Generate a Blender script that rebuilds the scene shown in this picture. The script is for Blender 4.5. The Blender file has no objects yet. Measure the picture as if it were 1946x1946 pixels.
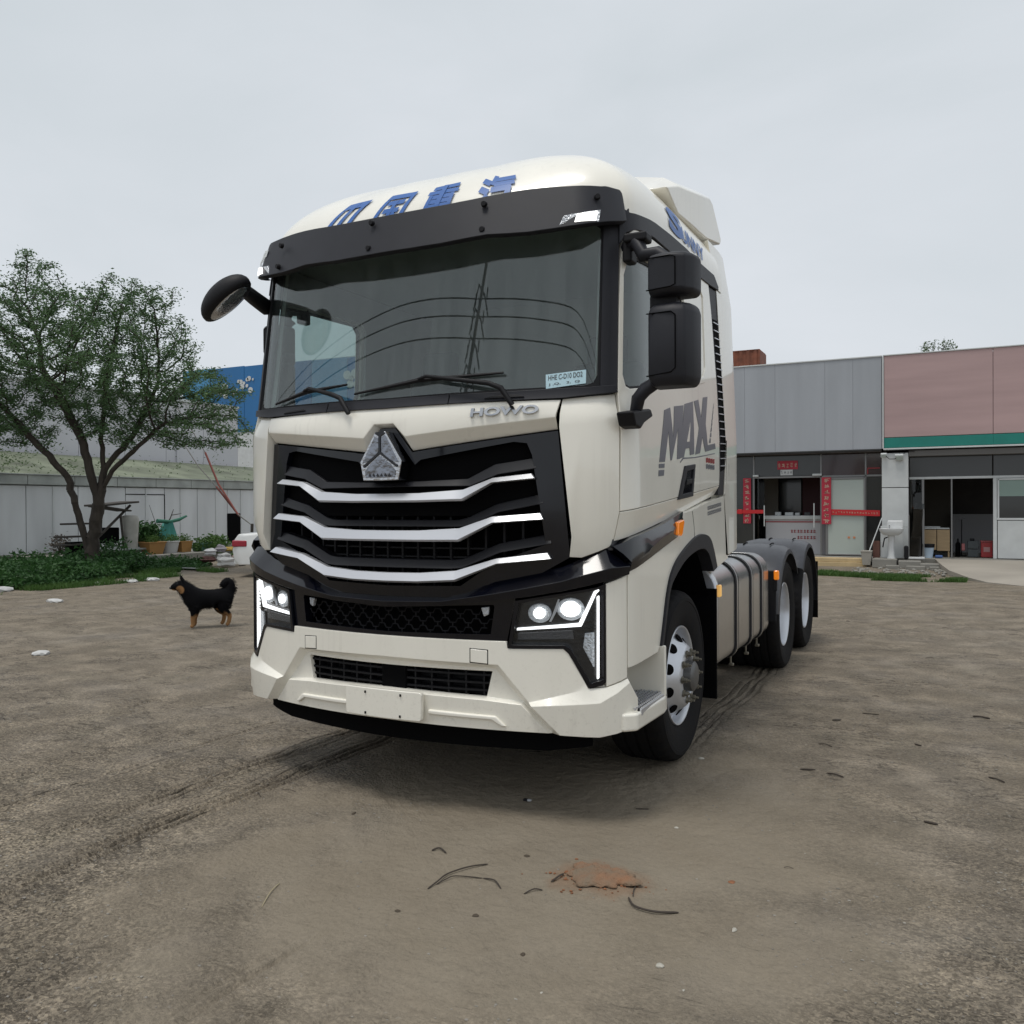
import bpy, bmesh, math, random
import numpy as np
from mathutils import Vector, Matrix
random.seed(7); rng = np.random.default_rng(7)
SC = bpy.context.scene; COL = SC.collection
R = math.radians

# ------------------------------------------------------------ camera, world, sun, exposure
cam = bpy.data.cameras.new('camera'); co = bpy.data.objects.new('camera', cam); COL.objects.link(co)
cam.sensor_width = 36; cam.lens = 36*1636.53/1946; cam.clip_end = 1000; cam.clip_start = .05
def cam_axes(yaw, pitch, roll):
    cy, sy, cp, sp = math.cos(yaw), math.sin(yaw), math.cos(pitch), math.sin(pitch)
    f = Vector((sy*cp, cy*cp, sp)); r = Vector((cy, -sy, 0)); u = r.cross(f)
    cr, sr = math.cos(roll), math.sin(roll)
    return r*cr+u*sr, -r*sr+u*cr, f
r_, u_, f_ = cam_axes(-0.46708, -0.00609, -0.0049)
co.matrix_world = Matrix(((r_.x, u_.x, -f_.x, 2.59703), (r_.y, u_.y, -f_.y, -3.70713), (r_.z, u_.z, -f_.z, 1.54709), (0, 0, 0, 1)))
SC.camera = co

SUN_EL, SUN_AZ = 74, 200          # azimuth measured from +y towards +x
w = bpy.data.worlds.new('World'); SC.world = w; w.use_nodes = True
nt = w.node_tree; nt.nodes.clear()
out = nt.nodes.new('ShaderNodeOutputWorld'); sky = nt.nodes.new('ShaderNodeTexSky')
sky.sky_type = 'NISHITA'; sky.sun_disc = False; sky.sun_elevation = R(SUN_EL); sky.sun_rotation = R(SUN_AZ); sky.dust_density = 4
b1 = nt.nodes.new('ShaderNodeBackground'); b1.inputs[1].default_value = .08
nt.links.new(sky.outputs[0], b1.inputs[0])
tc = nt.nodes.new('ShaderNodeTexCoord'); mp = nt.nodes.new('ShaderNodeMapping'); mp.inputs['Scale'].default_value = (1, 1, 2.4)
nz = nt.nodes.new('ShaderNodeTexNoise'); nz.inputs['Scale'].default_value = 1.9; nz.inputs['Detail'].default_value = 6; nz.inputs['Roughness'].default_value = .52; nz.inputs['Distortion'].default_value = .4
cr = nt.nodes.new('ShaderNodeValToRGB'); cr.color_ramp.elements[0].position = .3; cr.color_ramp.elements[1].position = .72
cr.color_ramp.elements[0].color = (.61, .66, .695, 1); cr.color_ramp.elements[1].color = (.72, .755, .80, 1)
nt.links.new(tc.outputs['Generated'], mp.inputs[0]); nt.links.new(mp.outputs[0], nz.inputs['Vector']); nt.links.new(nz.outputs[0], cr.inputs[0])
b2 = nt.nodes.new('ShaderNodeBackground'); b2.inputs[1].default_value = 1.0; nt.links.new(cr.outputs[0], b2.inputs[0])
ms = nt.nodes.new('ShaderNodeMixShader'); ms.inputs[0].default_value = .93
nt.links.new(b1.outputs[0], ms.inputs[1]); nt.links.new(b2.outputs[0], ms.inputs[2]); nt.links.new(ms.outputs[0], out.inputs[0])
sl = bpy.data.lights.new('sun', 'SUN'); sl.energy = 1.6; sl.angle = R(18); sl.color = (1, .965, .91)
so = bpy.data.objects.new('sun', sl); COL.objects.link(so)
sd = Vector((math.sin(R(SUN_AZ))*math.cos(R(SUN_EL)), math.cos(R(SUN_AZ))*math.cos(R(SUN_EL)), math.sin(R(SUN_EL))))
so.rotation_euler = (-sd).to_track_quat('-Z', 'Y').to_euler()
vs = SC.view_settings; vs.view_transform = 'Standard'; vs.look = 'None'; vs.exposure = 0.08; vs.gamma = 1; vs.use_curve_mapping = False

# ------------------------------------------------------------ materials
MATS = {}
def mat(name, col, rough=.5, metal=0, coat=0, bump=0, bscale=40, var=0, vscale=3, emit=None, est=0, spec=.5, ctint=None, rvar=0, stretch=(1, 1, 1)):
    if name in MATS: return MATS[name]
    m = bpy.data.materials.new(name); m.use_nodes = True; t = m.node_tree; p = t.nodes['Principled BSDF']
    c4 = (*col, 1)
    p.inputs['Base Color'].default_value = c4; p.inputs['Roughness'].default_value = rough; p.inputs['Metallic'].default_value = metal
    p.inputs['Specular IOR Level'].default_value = spec
    if coat: p.inputs['Coat Weight'].default_value = coat; p.inputs['Coat Roughness'].default_value = .04
    g = t.nodes.new('ShaderNodeTexCoord'); mpn = t.nodes.new('ShaderNodeMapping'); mpn.inputs['Scale'].default_value = stretch
    t.links.new(g.outputs['Object'], mpn.inputs[0])
    if var or rvar:
        n = t.nodes.new('ShaderNodeTexNoise'); n.inputs['Scale'].default_value = vscale; n.inputs['Detail'].default_value = 6
        t.links.new(mpn.outputs[0], n.inputs['Vector'])
    if var:
        r = t.nodes.new('ShaderNodeValToRGB'); r.color_ramp.elements[0].position = .3; r.color_ramp.elements[1].position = .7
        lo = ctint if ctint else tuple(max(0, x*(1-var)) for x in col)
        r.color_ramp.elements[0].color = (*lo, 1); r.color_ramp.elements[1].color = (*[min(1, x*(1+var*.6)) for x in col], 1)
        t.links.new(n.outputs[0], r.inputs[0]); t.links.new(r.outputs[0], p.inputs['Base Color'])
    if rvar:
        mr = t.nodes.new('ShaderNodeMapRange'); mr.inputs['From Min'].default_value = .3; mr.inputs['From Max'].default_value = .7
        mr.inputs['To Min'].default_value = max(0, rough-rvar); mr.inputs['To Max'].default_value = rough+rvar
        t.links.new(n.outputs[0], mr.inputs[0]); t.links.new(mr.outputs[0], p.inputs['Roughness'])
    if bump:
        n2 = t.nodes.new('ShaderNodeTexNoise'); n2.inputs['Scale'].default_value = bscale; n2.inputs['Detail'].default_value = 4
        bp = t.nodes.new('ShaderNodeBump'); bp.inputs['Strength'].default_value = bump; bp.inputs['Distance'].default_value = .02
        t.links.new(mpn.outputs[0], n2.inputs['Vector']); t.links.new(n2.outputs[0], bp.inputs['Height']); t.links.new(bp.outputs[0], p.inputs['Normal'])
    if emit: p.inputs['Emission Color'].default_value = (*emit, 1); p.inputs['Emission Strength'].default_value = est
    MATS[name] = m; return m
def glassmat(name, tint, ior=1.5, rough=0.0, dust=.0):
    m = bpy.data.materials.new(name); m.use_nodes = True; t = m.node_tree; t.nodes.clear()
    o = t.nodes.new('ShaderNodeOutputMaterial'); tr = t.nodes.new('ShaderNodeBsdfTransparent'); gl = t.nodes.new('ShaderNodeBsdfGlossy')
    fr = t.nodes.new('ShaderNodeLayerWeight'); mx = t.nodes.new('ShaderNodeMixShader')
    tr.inputs[0].default_value = (*tint, 1); gl.inputs['Roughness'].default_value = rough; fr.inputs[0].default_value = .5
    
    pw = t.nodes.new('ShaderNodeMath'); pw.operation = 'POWER'; pw.inputs[1].default_value = 5; ma = t.nodes.new('ShaderNodeMath'); ma.operation = 'MULTIPLY_ADD'
    r0 = ((ior-1)/(ior+1))**2; ma.inputs[1].default_value = 1-r0; ma.inputs[2].default_value = r0
    t.links.new(fr.outputs['Facing'], pw.inputs[0]); t.links.new(pw.outputs[0], ma.inputs[0]); t.links.new(ma.outputs[0], mx.inputs[0]); df = t.nodes.new('ShaderNodeBsdfDiffuse'); df.inputs[0].default_value = (.62, .66, .66, 1); m0 = t.nodes.new('ShaderNodeMixShader')
    g = t.nodes.new('ShaderNodeTexCoord'); nn = t.nodes.new('ShaderNodeTexNoise'); nn.inputs['Scale'].default_value = 1; nn.inputs['Detail'].default_value = 6; mpv = t.nodes.new('ShaderNodeMapping'); mpv.inputs['Scale'].default_value = (16, 4, 1.3); t.links.new(g.outputs['Object'], mpv.inputs[0]); t.links.new(mpv.outputs[0], nn.inputs['Vector'])
    mr = t.nodes.new('ShaderNodeMapRange'); mr.inputs['From Min'].default_value = .3; mr.inputs['From Max'].default_value = .7; mr.inputs['To Min'].default_value = dust*.2; mr.inputs['To Max'].default_value = dust*2.4; t.links.new(nn.outputs[0], mr.inputs[0]); t.links.new(mr.outputs[0], m0.inputs[0])
    t.links.new(tr.outputs[0], m0.inputs[1]); t.links.new(df.outputs[0], m0.inputs[2]); t.links.new(m0.outputs[0], mx.inputs[1]); t.links.new(gl.outputs[0], mx.inputs[2]); t.links.new(mx.outputs[0], o.inputs[0])
    MATS[name] = m; return m
cream = mat('cream_paint', (.885, .855, .765), .35, coat=.8, var=.03, vscale=1.6, rvar=.08, stretch=(2, 2, .5))
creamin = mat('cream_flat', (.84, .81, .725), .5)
gloss = mat('gloss_black', (.003, .0035, .007), .12, coat=.25, rvar=.04, vscale=5, spec=.4)
matte = mat('grey_black_plastic', (.017, .0175, .023), .52, spec=.33, var=.12, vscale=6, bump=.06, bscale=300)
black = mat('black_plastic', (.006, .006, .008), .6, spec=.3, bump=.05, bscale=200)
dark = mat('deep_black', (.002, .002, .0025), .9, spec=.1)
silver = mat('satin_silver', (.60, .61, .64), .34, metal=.6)
chrome = mat('chrome', (.55, .56, .59), .12, metal=1, bump=.15, bscale=60)
alu = mat('brushed_aluminium', (.60, .60, .60), .25, metal=.95, var=.08, vscale=4, bump=.05, bscale=160, stretch=(1, .12, 1))
wsil = mat('wheel_silver', (.66, .68, .72), .35, metal=.6, var=.06, vscale=8)
brass = mat('stud_metal', (.30, .28, .23), .42, metal=.8, var=.3, vscale=60)
rubber = mat('tyre_rubber', (.0065, .0065, .008), .8, spec=.2, var=.35, vscale=14, ctint=(.011, .010, .0095), bump=.15, bscale=120)
amber = mat('amber_lens', (.9, .22, .01), .15, coat=.7, emit=(1, .3, .02), est=.25)
lampw = mat('lamp_glow', (1, 1, 1), .3, emit=(1, 1, .97), est=2.6)
drl = mat('light_strip_glow', (1, 1, 1), .3, emit=(1, 1, 1), est=1.25)
markg = mat('marker_glow', (1, 1, 1), .3, emit=(1, .98, .93), est=2.5)
lensc = mat('clear_lens', (.55, .57, .6), .12, metal=.5, bump=.6, bscale=90)
lampin = mat('lamp_black', (.012, .012, .014), .22, coat=.5, bump=.15, bscale=60)
def weather(m, drip=.15, mud=.2):
    t = m.node_tree; p = t.nodes['Principled BSDF']; src = p.inputs['Base Color'].links[0].from_socket
    g = t.nodes.new('ShaderNodeTexCoord'); a = t.nodes.new('ShaderNodeMapping'); a.inputs['Scale'].default_value = (34, 34, .9); t.links.new(g.outputs['Object'], a.inputs[0])
    n1 = t.nodes.new('ShaderNodeTexNoise'); n1.inputs['Scale'].default_value = 1; n1.inputs['Detail'].default_value = 3; t.links.new(a.outputs[0], n1.inputs['Vector'])
    n2 = t.nodes.new('ShaderNodeTexNoise'); n2.inputs['Scale'].default_value = 2.2; n2.inputs['Detail'].default_value = 5; t.links.new(g.outputs['Object'], n2.inputs['Vector'])
    r1 = t.nodes.new('ShaderNodeMapRange'); r1.inputs['From Min'].default_value = .53; r1.inputs['From Max'].default_value = .72; t.links.new(n1.outputs[0], r1.inputs[0])
    r2 = t.nodes.new('ShaderNodeMapRange'); r2.inputs['From Min'].default_value = .45; r2.inputs['From Max'].default_value = .65; t.links.new(n2.outputs[0], r2.inputs[0])
    mu = t.nodes.new('ShaderNodeMath'); mu.operation = 'MULTIPLY'; t.links.new(r1.outputs[0], mu.inputs[0]); t.links.new(r2.outputs[0], mu.inputs[1])
    m1 = t.nodes.new('ShaderNodeMath'); m1.operation = 'MULTIPLY'; m1.inputs[1].default_value = drip; t.links.new(mu.outputs[0], m1.inputs[0])
    sx = t.nodes.new('ShaderNodeSeparateXYZ'); t.links.new(g.outputs['Object'], sx.inputs[0])
    n3 = t.nodes.new('ShaderNodeTexNoise'); n3.inputs['Scale'].default_value = 45; n3.inputs['Detail'].default_value = 5; n3.inputs['Roughness'].default_value = .7; t.links.new(g.outputs['Object'], n3.inputs['Vector'])
    lz = t.nodes.new('ShaderNodeMapRange'); lz.inputs['From Min'].default_value = .95; lz.inputs['From Max'].default_value = .42; t.links.new(sx.outputs[2], lz.inputs[0])
    sp = t.nodes.new('ShaderNodeMapRange'); sp.inputs['From Min'].default_value = .55; sp.inputs['From Max'].default_value = .68; t.links.new(n3.outputs[0], sp.inputs[0])
    m2 = t.nodes.new('ShaderNodeMath'); m2.operation = 'MULTIPLY'; t.links.new(lz.outputs[0], m2.inputs[0]); t.links.new(sp.outputs[0], m2.inputs[1])
    m3 = t.nodes.new('ShaderNodeMath'); m3.operation = 'MULTIPLY_ADD'; m3.inputs[1].default_value = mud; t.links.new(m2.outputs[0], m3.inputs[0]); t.links.new(m1.outputs[0], m3.inputs[2])
    mx = t.nodes.new('ShaderNodeMix'); mx.data_type = 'RGBA'; mx.inputs['B'].default_value = (.30, .265, .21, 1); t.links.new(m3.outputs[0], mx.inputs['Factor']); t.links.new(src, mx.inputs['A']); t.links.new(mx.outputs['Result'], p.inputs['Base Color'])
weather(cream)
inter = mat('cab_trim_grey', (.30, .30, .30), .7)
interd = mat('cab_trim_dark', (.07, .07, .075), .7)
headl = mat('cab_headliner', (.45, .45, .44), .8)
blue = mat('blue_decal', (.018, .11, .38), .4)
greyd = mat('grey_decal', (.15, .155, .18), .35)
wdec = mat('white_decal', (.6, .62, .62), .4)
ws = glassmat('windscreen_glass', (.80, .87, .86), 1.75, dust=.02)
sg = glassmat('side_glass', (.74, .80, .79), 1.75, dust=.03)

# ------------------------------------------------------------ object helpers
def link(name, me, m=None, parent=None, **kw):
    o = bpy.data.objects.new(name, me); COL.objects.link(o)
    if m is not None and me is not None: me.materials.append(m)
    if parent: o.parent = parent
    for k, v in kw.items(): o[k] = v
    return o
def empty(name, label, cat, loc=(0, 0, 0), rz=0, group=None):
    o = bpy.data.objects.new(name, None); COL.objects.link(o); o.location = loc; o.rotation_euler = (0, 0, rz)
    o.empty_display_size = .1; o['label'] = label; o['category'] = cat
    if group: o['group'] = group
    return o
def tag(o, label, cat, group=None, kind=None):
    o['label'] = label; o['category'] = cat
    if group: o['group'] = group
    if kind: o['kind'] = kind
    return o
def finish(me, smooth=35):
    if smooth:
        me.shade_smooth(); me.set_sharp_from_angle(angle=R(smooth))
def bev(o, w=.006, seg=2, ang=30):
    if w:
        b = o.modifiers.new('bevel', 'BEVEL'); b.width = w; b.segments = seg; b.limit_method = 'ANGLE'; b.angle_limit = R(ang); b.harden_normals = True
    return o
def frombm(name, bm, m, parent=None, smooth=35, bw=0, **kw):
    me = bpy.data.meshes.new(name); bm.to_mesh(me); bm.free(); finish(me, smooth)
    o = link(name, me, m, parent, **kw)
    if bw: bev(o, bw)
    return o
def rawmesh(name, verts, faces, m, parent=None, smooth=35, bw=0, **kw):
    me = bpy.data.meshes.new(name); me.from_pydata([tuple(map(float, v)) for v in verts], [], faces); me.validate()
    bm = bmesh.new(); bm.from_mesh(me); bmesh.ops.recalc_face_normals(bm, faces=bm.faces); bm.to_mesh(me); bm.free()
    finish(me, smooth); o = link(name, me, m, parent, **kw)
    if bw: bev(o, bw)
    return o
def addbox(bm, c, s, rot=None):
    v = bmesh.ops.create_cube(bm, size=1)['verts']
    M = Matrix.Translation(c) @ (rot.to_4x4() if rot else Matrix()) @ Matrix.Diagonal((*s, 1))
    bmesh.ops.transform(bm, matrix=M, verts=v); return v
def box(name, c, s, m, parent=None, bw=.006, rot=None, **kw):
    bm = bmesh.new(); addbox(bm, Vector(c), s, rot); return frombm(name, bm, m, parent, 35, bw, **kw)
def boxes(name, lst, m, parent=None, bw=.004, **kw):
    bm = bmesh.new()
    for it in lst: addbox(bm, Vector(it[0]), it[1], it[2] if len(it) > 2 else None)
    return frombm(name, bm, m, parent, 35, bw, **kw)
def addtube(bm, pts, rad, seg=10, cap=True):
    pts = [Vector(p) for p in pts]; n = len(pts)
    rads = rad if isinstance(rad, (list, tuple)) else [rad]*n
    ref = Vector((0, 0, 1)) if abs((pts[-1]-pts[0]).normalized().z) < .9 else Vector((0, 1, 0)); rings = []
    for i, p in enumerate(pts):
        d = (pts[min(i+1, n-1)]-pts[max(i-1, 0)]).normalized(); a = d.cross(ref)
        a = a.normalized() if a.length > 1e-4 else Vector((1, 0, 0)); b = d.cross(a)
        rings.append([bm.verts.new(p+(a*math.cos(2*math.pi*k/seg)+b*math.sin(2*math.pi*k/seg))*rads[i]) for k in range(seg)])
    for i in range(n-1):
        for k in range(seg): bm.faces.new((rings[i][k], rings[i][(k+1) % seg], rings[i+1][(k+1) % seg], rings[i+1][k]))
    if cap: bm.faces.new(rings[0][::-1]); bm.faces.new(rings[-1])
def tube(name, pts, rad, m, parent=None, seg=10, **kw):
    bm = bmesh.new(); addtube(bm, pts, rad, seg); bmesh.ops.recalc_face_normals(bm, faces=bm.faces); return frombm(name, bm, m, parent, 50, 0, **kw)
def lathe(bm, prof, seg, axis='x', mod=None, cap=False):
    rings = []
    for (r, h) in prof:
        ring = []
        for k in range(seg):
            a = 2*math.pi*k/seg; rr = r if mod is None else mod(r, h, k, a)
            ring.append(bm.verts.new((h, rr*math.cos(a), rr*math.sin(a)) if axis == 'x' else (rr*math.cos(a), rr*math.sin(a), h)))
        rings.append(ring)
    for i in range(len(rings)-1):
        for k in range(seg): bm.faces.new((rings[i][k], rings[i][(k+1) % seg], rings[i+1][(k+1) % seg], rings[i+1][k]))
    if cap: bm.faces.new(rings[0]); bm.faces.new(rings[-1])
def prism(name, poly, axis, a, b, m, parent=None, bw=.004, smooth=35, **kw):
    """extrude a 2D polygon along an axis from a to b; poly coords are the two other axes in order"""
    def P(p, t): return {'x': (t, p[0], p[1]), 'y': (p[0], t, p[1]), 'z': (p[0], p[1], t)}[axis]
    n = len(poly); bm = bmesh.new()
    A = [bm.verts.new(P(p, a)) for p in poly]; B = [bm.verts.new(P(p, b)) for p in poly]
    bm.faces.new(A[::-1]); bm.faces.new(B)
    for i in range(n): bm.faces.new((A[i], A[(i+1) % n], B[(i+1) % n], B[i]))
    bmesh.ops.recalc_face_normals(bm, faces=bm.faces)
    return frombm(name, bm, m, parent, smooth, bw, **kw)
def textmesh(s, size=1, offset=0.0, ext=0.0, font=None):
    c = bpy.data.curves.new('t', 'FONT'); c.body = s; c.size = size; c.offset = offset; c.extrude = ext; c.resolution_u = 4
    o = bpy.data.objects.new('t', c); COL.objects.link(o)
    me = bpy.data.meshes.new_from_object(o.evaluated_get(bpy.context.evaluated_depsgraph_get()))
    bpy.data.objects.remove(o); return me
def fit(me, w, h, shear=0):
    v = np.empty(len(me.vertices)*3); me.vertices.foreach_get('co', v); v = v.reshape(-1, 3)
    lo, hi = v.min(0), v.max(0); v[:, 0] = (v[:, 0]-lo[0])/(hi[0]-lo[0])*w; v[:, 1] = (v[:, 1]-lo[1])/(hi[1]-lo[1])*h; v[:, 0] += shear*v[:, 1]
    return v
def setco(me, v): me.vertices.foreach_set('co', np.asarray(v, float).ravel()); me.update()

# ------------------------------------------------------------ the cab's skin: u runs round the plan outline (u = x in front, u = y + .97 on the sides)
TU = [0, .2, .4, .7, .93, 1.05, 1.15, 1.25, 1.35, 1.6, 2.2, 5]
TX = [0, .2, .4, .7, .928, 1.045, 1.13, 1.19, 1.215, 1.225, 1.23, 1.23]
TY = [-.03, -.023, 0, .055, .118, .163, .214, .288, .38, .63, 1.23, 4.03]
TUY = list(np.linspace(0, 1.05, 43))+TU[6:]; TY = [-.03+.1757*q**1.93 for q in TUY[:43]]+TY[6:]
GU = np.arange(-5, 5.001, .01)
gx = np.interp(abs(GU), TU, TX)*np.sign(GU); gy = np.interp(abs(GU), TUY, TY)
kern = np.exp(-.5*(np.arange(-15, 16)/5.0)**2); kern /= kern.sum()
gxs = np.convolve(np.pad(gx, 15, 'edge'), kern, 'valid'); gys = np.convolve(np.pad(gy, 15, 'edge'), kern, 'valid')
gys[:20] = gy[:20]; gys[-20:] = gy[-20:]
dx = np.gradient(gxs); dy = np.gradient(gys); L_ = np.hypot(dx, dy); gnx = dy/L_; gny = -dx/L_
def rake(z): return np.interp(z, [0, 2.0, 2.1, 3.0, 3.6], [0, 0, .045, .175, .35])
def taper(z): return np.interp(z, [0, 2.0, 3.0, 3.3, 3.6], [1, 1, .975, .95, .9])
def S(u, z, o=0):
    u = np.asarray(u, float); z = np.asarray(z, float)
    nx, ny = np.interp(u, GU, gnx), np.interp(u, GU, gny)
    x = np.interp(u, GU, gxs)*taper(z)+nx*o
    y = np.interp(u, GU, gys)+rake(z)*np.where(abs(u) < 1.2, 1-.104*np.minimum(abs(u), 1.2)**2, np.interp(abs(u), [1.2, 1.7], [.85, 0]))+ny*o
    return np.stack([x, y, z+0*u], -1)
def skin_bm(bm, th, du, dz=None, cut_z=(2.0, 2.1), outward=True):
    """bm holds flat faces in (u, o, z) space; cut, thicken and wrap round the cab"""
    us = [v.co.x for v in bm.verts]; lo, hi = min(us), max(us)
    for k in range(int(math.floor(lo/du))+1, int(math.ceil(hi/du))):
        g = bm.verts[:]+bm.edges[:]+bm.faces[:]
        bmesh.ops.bisect_plane(bm, geom=g, dist=1e-5, plane_co=(k*du, 0, 0), plane_no=(1, 0, 0))
    zs = [v.co.z for v in bm.verts]; cz = [z for z in cut_z if min(zs) < z < max(zs)]
    if dz: cz += [k*dz for k in range(int(min(zs)/dz)+1, int(max(zs)/dz)+1)]
    for z in cz:
        g = bm.verts[:]+bm.edges[:]+bm.faces[:]
        bmesh.ops.bisect_plane(bm, geom=g, dist=1e-5, plane_co=(0, 0, z), plane_no=(0, 0, 1))
    bmesh.ops.remove_doubles(bm, verts=bm.verts, dist=1e-4)
    for f in bm.faces:
        f.normal_update()
        if f.normal.y < 0: f.normal_flip()
    if th:
        r = bmesh.ops.extrude_face_region(bm, geom=bm.faces[:], use_keep_orig=True)
        for v in r['geom']:
            if isinstance(v, bmesh.types.BMVert): v.co.y -= th
        bmesh.ops.recalc_face_normals(bm, faces=bm.faces)
    vs_ = np.array([v.co[:] for v in bm.verts]); P = S(vs_[:, 0], vs_[:, 2], vs_[:, 1])
    for v, p in zip(bm.verts, P): v.co = p
    bmesh.ops.recalc_face_normals(bm, faces=bm.faces)
def mirl(loops): return [[(-p[0],)+tuple(p[1:]) for p in l] for l in loops]
def plate(name, loops, m, parent, o=0, th=.02, du=.08, mirror=False, bw=.004, dz=None, smooth=30, **kw):
    if not isinstance(loops[0][0], (tuple, list)): loops = [loops]
    out_ = []
    for L in ([loops, mirl(loops)] if mirror else [loops]):
        bm = bmesh.new(); es = []
        for l in L:
            vv = [bm.verts.new((p[0], p[2] if len(p) > 2 else o, p[1])) for p in l]
            es += [bm.edges.new((vv[i], vv[(i+1) % len(vv)])) for i in range(len(vv))]
        if len(L) == 1: bm.faces.new(bm.verts[:])
        else: bmesh.ops.triangle_fill(bm, use_beauty=True, use_dissolve=False, edges=es)
        skin_bm(bm, th, du, dz)
        out_.append(frombm(name, bm, m, parent, smooth, bw, **kw))
    return out_ if mirror else out_[0]
def facets(name, verts, faces, m, parent, th=.02, du=.08, mirror=False, bw=.004, smooth=25, **kw):
    out_ = []
    for s in ((1, -1) if mirror else (1,)):
        bm = bmesh.new(); vv = [bm.verts.new((s*v[0], v[2], v[1])) for v in verts]
        for f in faces: bm.faces.new([vv[i] for i in f])
        skin_bm(bm, th, du); out_.append(frombm(name, bm, m, parent, smooth, bw, **kw))
    return out_ if mirror else out_[0]
def sym(half):           # half outline on the right side listed from the centre top round to the centre bottom
    return half+[(-p[0],)+tuple(p[1:]) for p in half[::-1] if abs(p[0]) > 1e-6]
def strip(name, top, bot, m, parent, o=0, th=.03, bw=.004, otop=None, obot=None, **kw):
    """a full width slat from half-lines top and bottom (equal lengths, u growing), slanted facet from otop to obot"""
    ot = o if otop is None else otop; ob = o if obot is None else obot
    T = [(-u, z) for u, z in top[::-1] if u > 0]+list(top); B = [(-u, z) for u, z in bot[::-1] if u > 0]+list(bot)
    n = len(T); v = [(u, z, ot) for u, z in T]+[(u, z, ob) for u, z in B]
    return facets(name, v, [(i, i+1, n+i+1, n+i) for i in range(n-1)], m, parent, th, .08, False, bw, **kw)
def decal(name, me, pos, m, parent, o=.004, th=.002):
    """me: flat mesh with coords already in (u, z) order -> onto the skin"""
    bm = bmesh.new(); bm.from_mesh(me)
    for v, p in zip(bm.verts, pos): v.co = (p[0], o, p[1])
    skin_bm(bm, th, .08)
    return frombm(name, bm, m, parent, 0, 0)
def quads(name, V, m, parent=None, **kw):       # V (n,4,3)
    n = len(V); me = bpy.data.meshes.new(name); me.vertices.add(n*4); me.vertices.foreach_set('co', V.reshape(-1).astype(np.float32))
    me.loops.add(n*4); me.loops.foreach_set('vertex_index', np.arange(n*4, dtype=np.int32)); me.polygons.add(n)
    me.polygons.foreach_set('loop_start', np.arange(0, n*4, 4, dtype=np.int32)); me.update(calc_edges=True)
    return link(name, me, m, parent, **kw)

def smooth_line(pts, k=4):
    out_ = []
    n = len(pts)
    for i in range(n-1):
        p0, p1, p2, p3 = [np.array(pts[min(max(j, 0), n-1)], float) for j in (i-1, i, i+1, i+2)]
        for q in range(k):
            u = q/k; out_.append(tuple(.5*((2*p1)+(-p0+p2)*u+(2*p0-5*p1+4*p2-p3)*u*u+(-p0+3*p1-3*p2+p3)*u**3)))
    return out_+[tuple(pts[-1])]

# ============================================================ ground
gm = bpy.data.materials.new('dirt'); gm.use_nodes = True; t = gm.node_tree; p = t.nodes['Principled BSDF']
def ND(tree, typ, **kw):
    n = tree.nodes.new(typ)
    for k, v in kw.items():
        if k in n.inputs: n.inputs[k].default_value = v
        else: setattr(n, k, v)
    return n
def noise(tree, vec, scale, detail=4, rough=.5, dist=0):
    n = ND(tree, 'ShaderNodeTexNoise', Scale=scale, Detail=detail, Roughness=rough, Distortion=dist); tree.links.new(vec, n.inputs['Vector']); return n.outputs[0]
def ramp(tree, fac, stops):
    r = tree.nodes.new('ShaderNodeValToRGB'); e = r.color_ramp.elements
    while len(e) < len(stops): e.new(.5)
    for k, (pos, c) in zip(e, stops): k.position = pos; k.color = (*c, 1) if len(c) == 3 else c
    tree.links.new(fac, r.inputs[0]); return r.outputs[0]
def mth(tree, op, a, b=0.0, c=None, clamp=False):
    n = tree.nodes.new('ShaderNodeMath'); n.operation = op; n.use_clamp = clamp
    for i, x in enumerate((a, b) if c is None else (a, b, c)):
        if isinstance(x, (int, float)): n.inputs[i].default_value = x
        else: tree.links.new(x, n.inputs[i])
    return n.outputs[0]
def mixc(tree, fac, a, b, blend='MIX'):
    n = tree.nodes.new('ShaderNodeMix'); n.data_type = 'RGBA'; n.blend_type = blend
    for sck, x in ((n.inputs['Factor'], fac), (n.inputs['A'], a), (n.inputs['B'], b)):
        if isinstance(x, (int, float)): sck.default_value = x
        elif isinstance(x, tuple): sck.default_value = (*x, 1)
        else: tree.links.new(x, sck)
    return n.outputs['Result']
g = t.nodes.new('ShaderNodeTexCoord').outputs['Object']; sx = t.nodes.new('ShaderNodeSeparateXYZ'); t.links.new(g, sx.inputs[0]); X, Y = sx.outputs[0], sx.outputs[1]
warp = noise(t, g, .9, 4); patch = noise(t, g, .45, 5, .55)
# smooth mud patch in front of the truck
dxm = mth(t, 'DIVIDE', mth(t, 'SUBTRACT', X, 1.0), 1.35); dym = mth(t, 'DIVIDE', mth(t, 'SUBTRACT', Y, -.1), 1.7)
dd = mth(t, 'ADD', mth(t, 'MULTIPLY', dxm, dxm), mth(t, 'MULTIPLY', dym, dym)); dd = mth(t, 'ADD', dd, mth(t, 'MULTIPLY', mth(t, 'SUBTRACT', noise(t, g, 1.6, 5), .5), 2.4))
mud = ND(t, 'ShaderNodeMapRange', interpolation_type='SMOOTHSTEP'); mud.inputs['From Min'].default_value = 2.0; mud.inputs['From Max'].default_value = .2; t.links.new(dd, mud.inputs[0]); mud = mud.outputs[0]
basec = ramp(t, patch, [(.30, (.222, .186, .140)), (.5, (.238, .201, .154)), (.70, (.255, .218, .171))])
fine = noise(t, g, 55, 6, .7); basec = mixc(t, .5, basec, ramp(t, fine, [(.32, (.22, .22, .22)), (.68, (.76, .76, .76))]), 'OVERLAY')
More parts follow.
